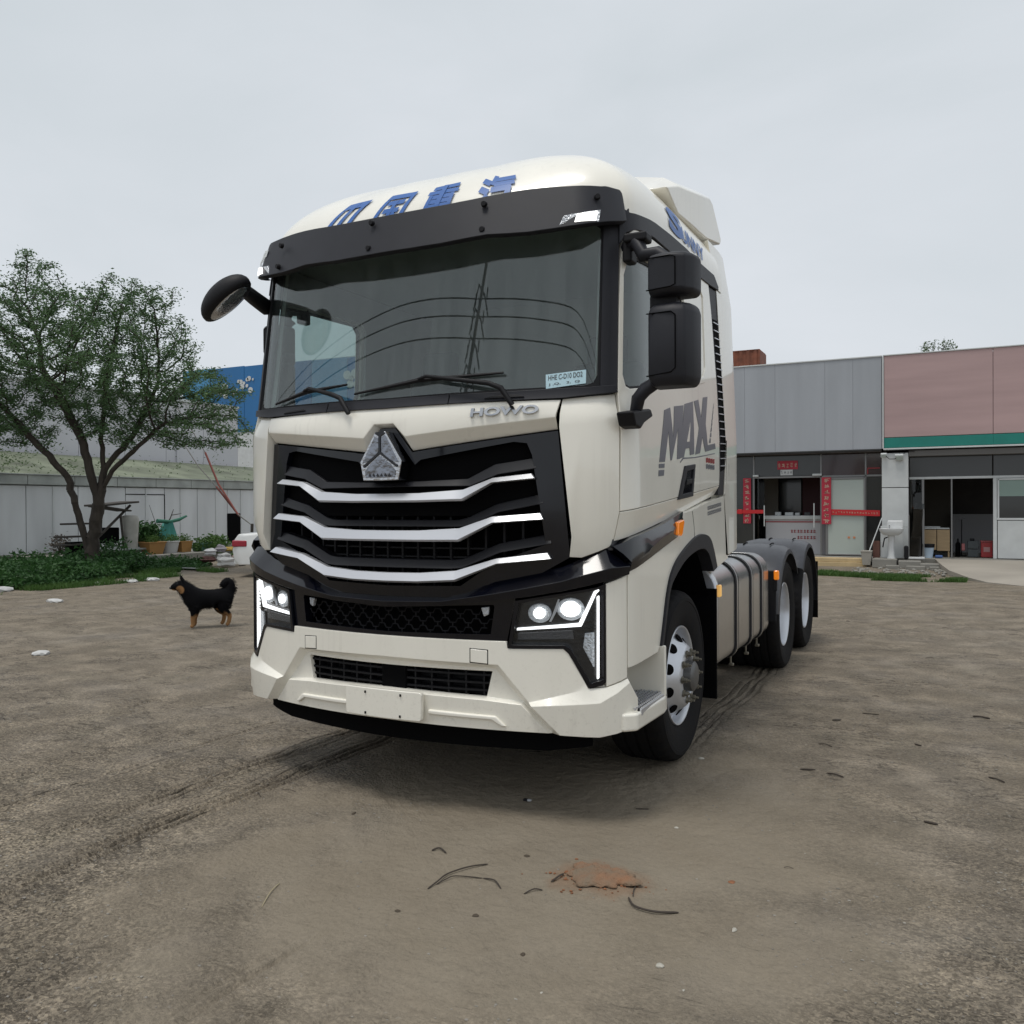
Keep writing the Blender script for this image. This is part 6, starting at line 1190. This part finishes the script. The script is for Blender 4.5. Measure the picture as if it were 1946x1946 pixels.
# guy wires
for i, (pts, lb_) in enumerate((([(-14.76, 14, 1.38), (-15.47, 14.0, 2.22), (-15.96, 14, 3.11), (-16.75, 14, 4.1), (-17.82, 14, 5.23)], 'upper red-sleeved guy wire slanting down to the right of the tree'), ([(-14.76, 14.05, 1.34), (-15.6, 14.05, 2.15), (-16.3, 14.05, 2.75), (-16.9, 14.05, 3.45), (-18.0, 14.05, 4.4)], 'lower red-sleeved guy wire slanting down to the right of the tree'))):
    e = empty('guy_wire', lb_, 'wire', (-14.5, 14, 1.0)); L_ = [tuple(Vector(q)-Vector((-14.5, 14, 1.0))) for q in pts]; tube('wire', [(.22, 0, .10)]+L_, .014, mat('wire_grey', (.18, .17, .16), .5), e, 6); tube('sleeve', L_[:3] if i == 0 else L_[:2], .028, mat('faded_red_sleeve', (.22, .06, .045), .6), e, 8)
tag(tube('wire_anchor', [(-14.30, 14.02, 0), (-14.28, 14.02, .6), (-14.26, 14.02, 1.12)], .04, wood, None, 8), 'short dark post where the two guy wires end', 'post')
# ---- white car, rear end beyond the truck
Cc = empty('white_car', 'white sedan parked beyond the truck with only its tail visible', 'car', (-11.83, 11.35, 0), R(24)); cw_ = mat('white_car_paint', (.68, .69, .68), .25, coat=.8)
prof = [(-.05, .42), (-.08, .62), (-.03, .86), (.06, .98), (.62, 1.02), (1.15, 1.42), (1.5, 1.47), (2.3, 1.45), (3.0, 1.08), (4.2, .93), (4.45, .75), (4.5, .42), (4.4, .28), (.05, .28)]
bm = bmesh.new(); rows = []
for y, k in ((-.86, .93), (-.82, .985), (-.6, 1.0), (0, 1.01), (.6, 1.0), (.82, .985), (.86, .93)): rows.append([bm.verts.new((2.2+(x-2.2)*(k if k < .97 else 1), y*(.84 if z > 1.1 else 1), .28+(z-.28)*k)) for x, z in prof])
for i in range(len(rows)-1):
    for k in range(len(prof)): bm.faces.new((rows[i][k], rows[i][(k+1) % len(prof)], rows[i+1][(k+1) % len(prof)], rows[i+1][k]))
bm.faces.new(rows[0]); bm.faces.new(rows[-1][::-1]); bmesh.ops.recalc_face_normals(bm, faces=bm.faces); frombm('body', bm, cw_, Cc, 40, .03)
for y in (-.72, .72): box('tail_light', (.10, y, .76), (.34, .31, .15), mat('tail_red', (.30, .01, .03), .15, coat=.8), Cc, .03)
for x in (.95, 3.6):
    for s in (1, -1):
        bm = bmesh.new(); lathe(bm, [(.0, .02), (.19, .02), (.2, 0), (.31, 0), (.32, -.02), (.32, -.2), (.19, -.22)], 28, 'x'); bmesh.ops.rotate(bm, verts=bm.verts, matrix=Matrix.Rotation(R(90*s), 3, 'Z')); o = frombm('wheel', bm, rubber, Cc, 30); o.location = (x, s*.84, .32)
prism('rear_window', [(.70, 1.05), (1.12, 1.37), (1.14, 1.36), (.74, 1.03)], 'y', -.6, .6, dkgl, Cc, 0); box('side_window', (1.9, -.735, 1.22), (1.3, .02, .28), dkgl, Cc, .01); box('rear_plate', (-.085, 0, .66), (.02, .44, .14), mat('blue_plate', (.02, .08, .35), .4), Cc, 0); box('bumper', (.02, 0, .36), (.16, 1.6, .16), cw_, Cc, .04)
for y_ in (.5,): box('exhaust', (.03, -y_, .27), (.14, .08, .05), dark, Cc, .01)
# ---- utility pole and wires behind the camera, mirrored in the windscreen
UP = empty('utility_pole', 'concrete utility pole with stacked crossarms seen reflected in the windscreen', 'pole', (-2.45, -13.6, 0)); tube('post', [(-2.3, 0, 0), (.2, 0, 11.3)], [.17, .10], mat('pole_concrete', (.10, .10, .10), .8), UP, 12)
for z in (10.5, 9.9, 9.2, 8.5, 7.8):
    xo = -2.3+2.5*z/11.3; tube('crossarm', [(xo-.55, -.1, z-.45), (xo-.25, 0, z+.15), (xo+.25, .05, z-.2), (xo+.6, .1, z-.75)], .045, dark, UP, 6)
    for s in (1, -1): tube('insulator', [(xo+s*.42, s*.1, z-.32), (xo+s*.42, s*.1, z-.02)], .045, dark, UP, 6)
for i, (z, dy_) in enumerate(((10.2, .1), (9.85, -.1), (9.25, 0))):
    pts = []
    for k in range(61):
        x = -42+k*1.12; a = min(abs((x+2.45)/40), 1); y = -13.6+dy_+(max(0, -2.45-x))*.30*.9; pts.append((x, y, z-1.6*(a*(1-a))))
    tag(tube('power_line', pts, .018, dark, None, 6), ['topmost power line reflected in the windscreen', 'middle power line reflected in the windscreen', 'lowest power line reflected in the windscreen'][i], 'power line')

# ---- the dog
DG = empty('dog', 'black and tan dog with curled tail standing on the dirt lot', 'dog', (-6.02, 4.52, gz(-6.0, 4.5)), R(-126))
J = [(-.23, 0, .385, .135), (-.08, 0, .375, .135), (.07, 0, .37, .15), (.19, 0, .375, .145), (.27, 0, .46, .125), (.33, 0, .535, .108), (.385, 0, .570, .092), (.46, 0, .545, .052), (.525, 0, .532, .034),
     (-.33, 0, .46, .09), (-.36, 0, .54, .085), (-.33, 0, .60, .065), (-.28, 0, .57, .065), (-.22, 0, .51, .05)]
E_ = [(0, 1), (1, 2), (2, 3), (3, 4), (4, 5), (5, 6), (6, 7), (7, 8), (0, 9), (9, 10), (10, 11), (11, 12), (12, 13)]
for s in (1, -1):
    dx_ = .025*s; b0 = len(J)
    J += [(.19, s*.075, .28, .075), (.165+dx_, s*.08, .215, .052), (.19+dx_, s*.075, .12, .030), (.185+dx_, s*.075, .045, .027), (.225+dx_, s*.075, .022, .028)]; E_ += [(3, b0), (b0, b0+1), (b0+1, b0+2), (b0+2, b0+3), (b0+3, b0+4)]
    b0 = len(J)
    J += [(-.25, s*.075, .31, .105), (-.19-dx_, s*.085, .235, .065), (-.31-dx_, s*.08, .155, .032), (-.285-dx_, s*.08, .045, .025), (-.245-dx_, s*.08, .022, .026)]; E_ += [(0, b0), (b0, b0+1), (b0+1, b0+2), (b0+2, b0+3), (b0+3, b0+4)]
J = [(j[0]*.84, j[1], j[2], j[3]*1.02) for j in J]
me = bpy.data.meshes.new('body'); me.from_pydata([j[:3] for j in J], E_, [])
fur = bpy.data.materials.new('black_tan_fur'); fur.use_nodes = True; t = fur.node_tree; p = t.nodes['Principled BSDF']; g = t.nodes.new('ShaderNodeTexCoord').outputs['Object']; sx = t.nodes.new('ShaderNodeSeparateXYZ'); t.links.new(g, sx.inputs[0])
zz = mth(t, 'ADD', sx.outputs[2], mth(t, 'MULTIPLY', mth(t, 'SUBTRACT', noise(t, g, 18, 3), .5), .12)); leg_ = ND(t, 'ShaderNodeMapRange'); leg_.inputs['From Min'].default_value = .20; leg_.inputs['From Max'].default_value = .15; t.links.new(zz, leg_.inputs[0])
def blob(cx, cy, cz, r_):
    v_ = t.nodes.new('ShaderNodeVectorMath'); v_.operation = 'DISTANCE'; t.links.new(g, v_.inputs[0]); v_.inputs[1].default_value = (cx, cy, cz); m_ = ND(t, 'ShaderNodeMapRange'); m_.inputs['From Min'].default_value = r_; m_.inputs['From Max'].default_value = r_*.75; t.links.new(v_.outputs['Value'], m_.inputs[0]); return m_.outputs[0]
tan = mth(t, 'MAXIMUM', leg_.outputs[0], mth(t, 'MAXIMUM', blob(.335, .08, .51, .06), blob(.335, -.08, .51, .06))); tan = mth(t, 'MAXIMUM', tan, mth(t, 'MAXIMUM', blob(.40, 0, .505, .04), blob(-.16, 0, .26, .07)))
c_ = mixc(t, tan, (.0035, .0035, .0045), (.30, .165, .075)); c_ = mixc(t, mth(t, 'MULTIPLY', mth(t, 'MAXIMUM', blob(.30, 0, .40, .06), blob(.235, 0, .28, .065)), .8), c_, (.32, .32, .32)); t.links.new(c_, p.inputs['Base Color']); p.inputs['Roughness'].default_value = .9; p.inputs['Specular IOR Level'].default_value = .12
n2 = t.nodes.new('ShaderNodeBump'); n2.inputs['Strength'].default_value = .5; n2.inputs['Distance'].default_value = .01; t.links.new(noise(t, g, 90, 3), n2.inputs['Height']); t.links.new(n2.outputs[0], p.inputs['Normal'])
dogb = link('body', me, fur, DG); sm_ = dogb.modifiers.new('skin', 'SKIN'); sm_.use_smooth_shade = True
for v_, j in zip(me.skin_vertices[0].data, J): v_.radius = (j[3], j[3]*(1.0 if j[3] < .09 else .88)); v_.use_root = False
me.skin_vertices[0].data[0].use_root = True
dogb.modifiers.new('sub', 'SUBSURF').levels = 2; dogb.modifiers['sub'].render_levels = 2
for s in (1, -1):
    bm = bmesh.new(); A = [bm.verts.new(q) for q in ((.265, s*.03, .63), (.325, s*.03, .64), (.285, s*.095, .59), (.315, s*.075, .70))]
    for f in ((0, 1, 3), (1, 2, 3), (2, 0, 3), (0, 2, 1)): bm.faces.new([A[i] for i in f])
    bmesh.ops.recalc_face_normals(bm, faces=bm.faces); frombm('ear', bm, fur, DG, 30, .004)
    bm = bmesh.new(); vv = bmesh.ops.create_uvsphere(bm, u_segments=10, v_segments=8, radius=.009)['verts']; bmesh.ops.translate(bm, vec=(.362, s*.046, .588), verts=vv); frombm('eye', bm, gloss, DG, 60)
bm = bmesh.new(); vv = bmesh.ops.create_uvsphere(bm, u_segments=12, v_segments=8, radius=.018)['verts']; bmesh.ops.translate(bm, vec=(.437, 0, .535), verts=vv); frombm('nose', bm, gloss, DG, 60)

Vf = []; rgf = np.random.default_rng(77); Ja = [j for j in J if j[3] > .045]
for (a_, b_) in E_:
    ja, jb = J[a_], J[b_]
    if min(ja[3], jb[3]) < .04: continue
    n_f = int(5200*(ja[3]+jb[3])/2*np.linalg.norm(np.array(ja[:3])-np.array(jb[:3]))*8)
    for _ in range(n_f):
        q = rgf.random(); c_0 = np.array(ja[:3])*(1-q)+np.array(jb[:3])*q; rr = (ja[3]*(1-q)+jb[3]*q)*.86; d_ = rgf.normal(0, 1, 3); ax0 = np.array(jb[:3])-np.array(ja[:3]); ax0 /= np.linalg.norm(ax0)+1e-9; d_ -= ax0*(d_@ax0)*.8; d_ /= np.linalg.norm(d_)
        p0 = c_0+d_*rr*np.array([1, .86, 1]); gdir = d_*.45+np.array([-.75, 0, -.45])+rgf.normal(0, .25, 3); gdir /= np.linalg.norm(gdir); sd = np.cross(gdir, d_); sd /= np.linalg.norm(sd)+1e-9; L_f = rgf.uniform(.018, .038)
        Vf.append([p0-sd*.003, p0+sd*.003, p0+gdir*L_f+sd*.001, p0+gdir*L_f-sd*.001])
quads('fur', np.array(Vf), fur, DG)

# ============================================================ bits lying on the ground
twm = mat('twig_dark', (.045, .035, .027), .8); lfm = mat('dead_leaf', (.06, .045, .03), .8); stone_m = mat('pale_stone_chip', (.40, .38, .33), .8, var=.2, vscale=60); redb = mat('crumbled_brick', (.24, .10, .045), .9, var=.4, vscale=12, bump=.5, bscale=30)
rgd = np.random.default_rng(17)
def twig(pts, r, label, m=twm, group=None):
    q = []
    for i, (x, y) in enumerate(pts): q.append((x+rgd.normal(0, .003), y+rgd.normal(0, .003), gz(x, y)+r*.8+(.006 if 0 < i < len(pts)-1 else 0)))
    q = smooth_line(q, 4); r *= .8
    o = tube('twig', q, [r*(.5 if i in (0, len(q)-1) else 1) for i in range(len(q))], m, None, 5); tag(o, label, 'twig', group)
twig([(.71, -.75), (.72, -.68), (.725, -.60), (.77, -.50), (.82, -.43)], .004, 'longest forked twig left of the reddish brick patch'); twig([(.73, -.70), (.745, -.65), (.76, -.60), (.86, -.56)], .003, 'thin twig crossing the forked twig left of the brick patch'); twig([(.865, -.56), (.92, -.57), (.98, -.61)], .004, 'short bent twig just right of the forked twig')
twig([(1.08, -.61), (1.11, -.57), (1.14, -.54)], .0035, 'twig touching the lower left of the brick patch'); twig([(1.14, -.47), (1.15, -.42), (1.16, -.39)], .005, 'stubby dark twig at the left edge of the brick patch'); twig([(1.47, -.46), (1.52, -.53), (1.60, -.53), (1.68, -.49)], .0055, 'thick curved dark twig right of the brick patch'); twig([(1.46, -.34), (1.475, -.40), (1.48, -.44)], .003, 'thin root at the right edge of the brick patch')
twig([(.14, -.98), (.17, -1.06), (.22, -1.17)], .003, 'pale straw bent on the dirt at lower left centre', mat('straw', (.36, .31, .20), .7)); twig([(1.82, 1.60), (1.91, 1.62)], .007, 'thick dark stick right of the front wheel'); twig([(1.97, 1.59), (2.02, 1.555), (2.07, 1.54)], .006, 'curved dark stick beside the thick stick right of the wheel')
twig([(2.81, 1.87), (2.85, 1.83), (2.89, 1.80)], .006, 'dark stick at the right side of the yard, nearest the frame edge'); twig([(2.77, 3.37), (2.82, 3.36), (2.88, 3.36)], .008, 'long dark stick on the right, farther back'); twig([(1.86, 2.87), (1.91, 2.90)], .008, 'short thick stick abreast of the tank'); twig([(2.04, 3.19), (2.15, 3.19)], .005, 'thin straight stick behind the short thick one'); twig([(2.41, 2.43), (2.45, 2.40)], .006, 'small hooked stick in the middle right of the yard')
twig([(1.17, .52), (1.23, .54)], .004, 'tiny straight twig just before the front bumper shade'); twig([(2.50, .96), (2.56, .94)], .008, 'dark chunky twig at the right foreground'); twig([(.52, -.42), (.55, -.40), (.60, -.42)], .005, 'small bent leaf stalk left of the twigs')
for i in range(30):
    x, y = rgd.uniform(-5, 6), rgd.uniform(-1.2, 9)
    if abs(x) < 1.4 and y > .2: continue
    a = rgd.uniform(-.7, .5); L_ = rgd.uniform(.03, .11); k = rgd.normal(0, .25)
    twig([(x, y), (x+L_*.5*math.cos(a+k), y+L_*.5*math.sin(a+k)), (x+L_*math.cos(a), y+L_*math.sin(a))], rgd.uniform(.0015, .003)*(1+y*.12), 'thin dark twig scrap lying on the open dirt lot', twm, 'scattered twig scraps')
def chip(x, y, r, label, m=stone_m, cat='stone', group=None, name='stone', fl=.45):
    bm = bmesh.new(); bmesh.ops.create_icosphere(bm, subdivisions=2, radius=r); k = rgd.uniform(0, 9)
    for q in bm.verts: f_n = 1+.25*math.sin(q.co.x/r*2.3+k)+.2*math.cos(q.co.y/r*3.1+k*2); q.co = Vector((q.co.x*f_n*1.25, q.co.y*f_n*.85, q.co.z*fl))
    bmesh.ops.rotate(bm, verts=bm.verts, matrix=Matrix.Rotation(rgd.uniform(0, 3), 3, 'Z')); o = frombm(name, bm, m, None, 30); o.location = (x, y, gz(x, y)+r*fl*.4); tag(o, label, cat, group)
chip(1.43, .36, .010, 'small white chip on the smooth mud before the front wheel'); chip(1.25, 1.53, .016, 'small white chip right beside the front tyre'); chip(1.73, -.89, .013, 'pale flat stone below the brick patch, toward the camera'); chip(1.90, -.53, .012, 'flat grey-white stone right of the curved twig'); chip(1.84, -1.0, .005, 'tiny white pebble near the pale flat stone'); chip(1.44, -1.22, .005, 'tiny white pebble at the bottom centre foreground')
chip(1.00, -.86, .012, 'dark leaf scrap below the forked twig', lfm, 'leaf', None, 'dead_leaf', .3); chip(.71, -.96, .010, 'small dark leaf at the lower left of the twigs', lfm, 'leaf', None, 'dead_leaf', .3); chip(1.28, -1.03, .010, 'brown leaf scrap at bottom centre', lfm, 'leaf', None, 'dead_leaf', .3); chip(.93, -.27, .012, 'thin brown leaf above the forked twig', lfm, 'leaf', None, 'dead_leaf', .3); chip(-.08, -.19, .012, 'lone dark leaf at the left front of the bumper', lfm, 'leaf', None, 'dead_leaf', .4)
chip(1.80, -.12, .014, 'small rusty clod right of the brick patch', redb, 'brick', None, 'brick_bit', .15)
bc = empty('bottle_cap', 'small dark and silver scrap lying in the shade before the bumper', 'scrap', (.614, .375, gz(.614, .375)+.006)); box('dark_half', (0, 0, 0), (.03, .02, .012), black, bc, .004); box('silver_half', (.022, -.008, .003), (.022, .016, .012), silver, bc, .004)
for x, y, r, lb_ in ((-13.80, 7.43, .20, 'leftmost white stone of the three at the weed edge'), (-13.83, 7.75, .19, 'middle white stone of the three at the weed edge'), (-14.0, 8.25, .27, 'widest and rightmost white stone at the weed edge'), (-12.97, 8.27, .11, 'small white stone alone right of the weed-edge stones'), (-12.70, 8.85, .14, 'flat white fragment on the dirt beyond the grass'), (-12.6, 9.28, .15, 'rightmost white fragment beyond the grass'), (-13.2, 6.2, .22, 'thin white slab at the left frame edge'), (-10.6, 5.59, .12, 'white stone alone on the dirt left of the dog'), (-6.0, 2.2, .09, 'pale flat scrap on the dirt at the far left foreground')):
    chip(x, y, r, lb_, mat('chalky_stone', (.50, .50, .49), .8, var=.15, vscale=5), fl=.35)
bm = bmesh.new(); bmesh.ops.create_icosphere(bm, subdivisions=5, radius=1)
for q in bm.verts:
    a = math.atan2(q.co.y, q.co.x); f_n = .85+.12*math.sin(a*3+1)+.09*math.sin(a*7+2)+.05*math.sin(a*13); x, y = q.co.x*.17*f_n, q.co.y*.12*f_n
    q.co = Vector((x, y, max(0, q.co.z)*.028*(.55+.75*float(vnoise(np.array(x), np.array(y), 45, 51)))+(.5-float(vnoise(np.array(x), np.array(y), 120, 52)))*.006-.004))
o = frombm('brick_lump', bm, mat('earthy_brick', (.19, .10, .055), .95, var=.45, vscale=14, bump=.6, bscale=70, ctint=(.17, .135, .095)), None, 60); o.location = (1.31, -.35, gz(1.31, -.35)-.004); tag(o, 'crumbled orange-red brick half buried in the dirt at bottom centre', 'brick')
# crumbs of brick and gravel
bm = bmesh.new()
for i in range(150):
    a, rr = rgd.uniform(0, 6.28), abs(rgd.normal(0, .09)); x, y = 1.30+rr*math.cos(a)*1.3, -.37+rr*math.sin(a); s_ = rgd.uniform(.002, .008); vv = bmesh.ops.create_icosphere(bm, subdivisions=1, radius=s_)['verts']
    for q in vv: q.co = Vector((q.co.x*rgd.uniform(.7, 1.5)+x, q.co.y+y, q.co.z*.6+gz(x, y)+s_*.3))
frombm('brick_crumbs', bm, redb, None, 0, 0, kind='stuff')['label'] = 'reddish crushed brick crumbs embedded in the dirt'
base_v = np.array([v.co[:] for v in (lambda b: (bmesh.ops.create_icosphere(b, subdivisions=1, radius=1), b)[1])(bmesh.new()).verts]); bmt = bmesh.new(); bmesh.ops.create_icosphere(bmt, subdivisions=1, radius=1); bmt.verts.ensure_lookup_table(); bv = np.array([v.co[:] for v in bmt.verts]); bf = [[v.index for v in f.verts] for f in bmt.faces]; bmt.free()
V = []; F = []; cnt = 0
while cnt < 9000:
    rr = rgd.uniform(.9, 9)**1.0; a = rgd.uniform(-1.25, .95); x, y = 2.6+rr*math.sin(a-.1), -3.7+rr*math.cos(a-.1)
    if rgd.random() > .12+.88*(1-float(mudmask(np.array(x), np.array(y)))) or float(vnoise(np.array(x), np.array(y), 2.2, 9)) < .35: continue
    if abs(x) < 1.3 and y > .1: continue
    s_ = rgd.uniform(.0015, .0045)*(1+rr*.08); n0 = len(V)*12; V.append(bv*s_*np.array([rgd.uniform(.8, 1.6), rgd.uniform(.8, 1.3), .55])+np.array([x, y, gz(x, y)+s_*.15])); F += [[q+n0 for q in f] for f in bf]; cnt += 1
me = bpy.data.meshes.new('gravel'); me.from_pydata(np.concatenate(V).tolist(), [], F); link('gravel', me, mat('gravel_grain', (.24, .22, .19), .85, var=.4, vscale=30), None, kind='stuff')['label'] = 'fine loose gravel and crumbs scattered over the dirt'
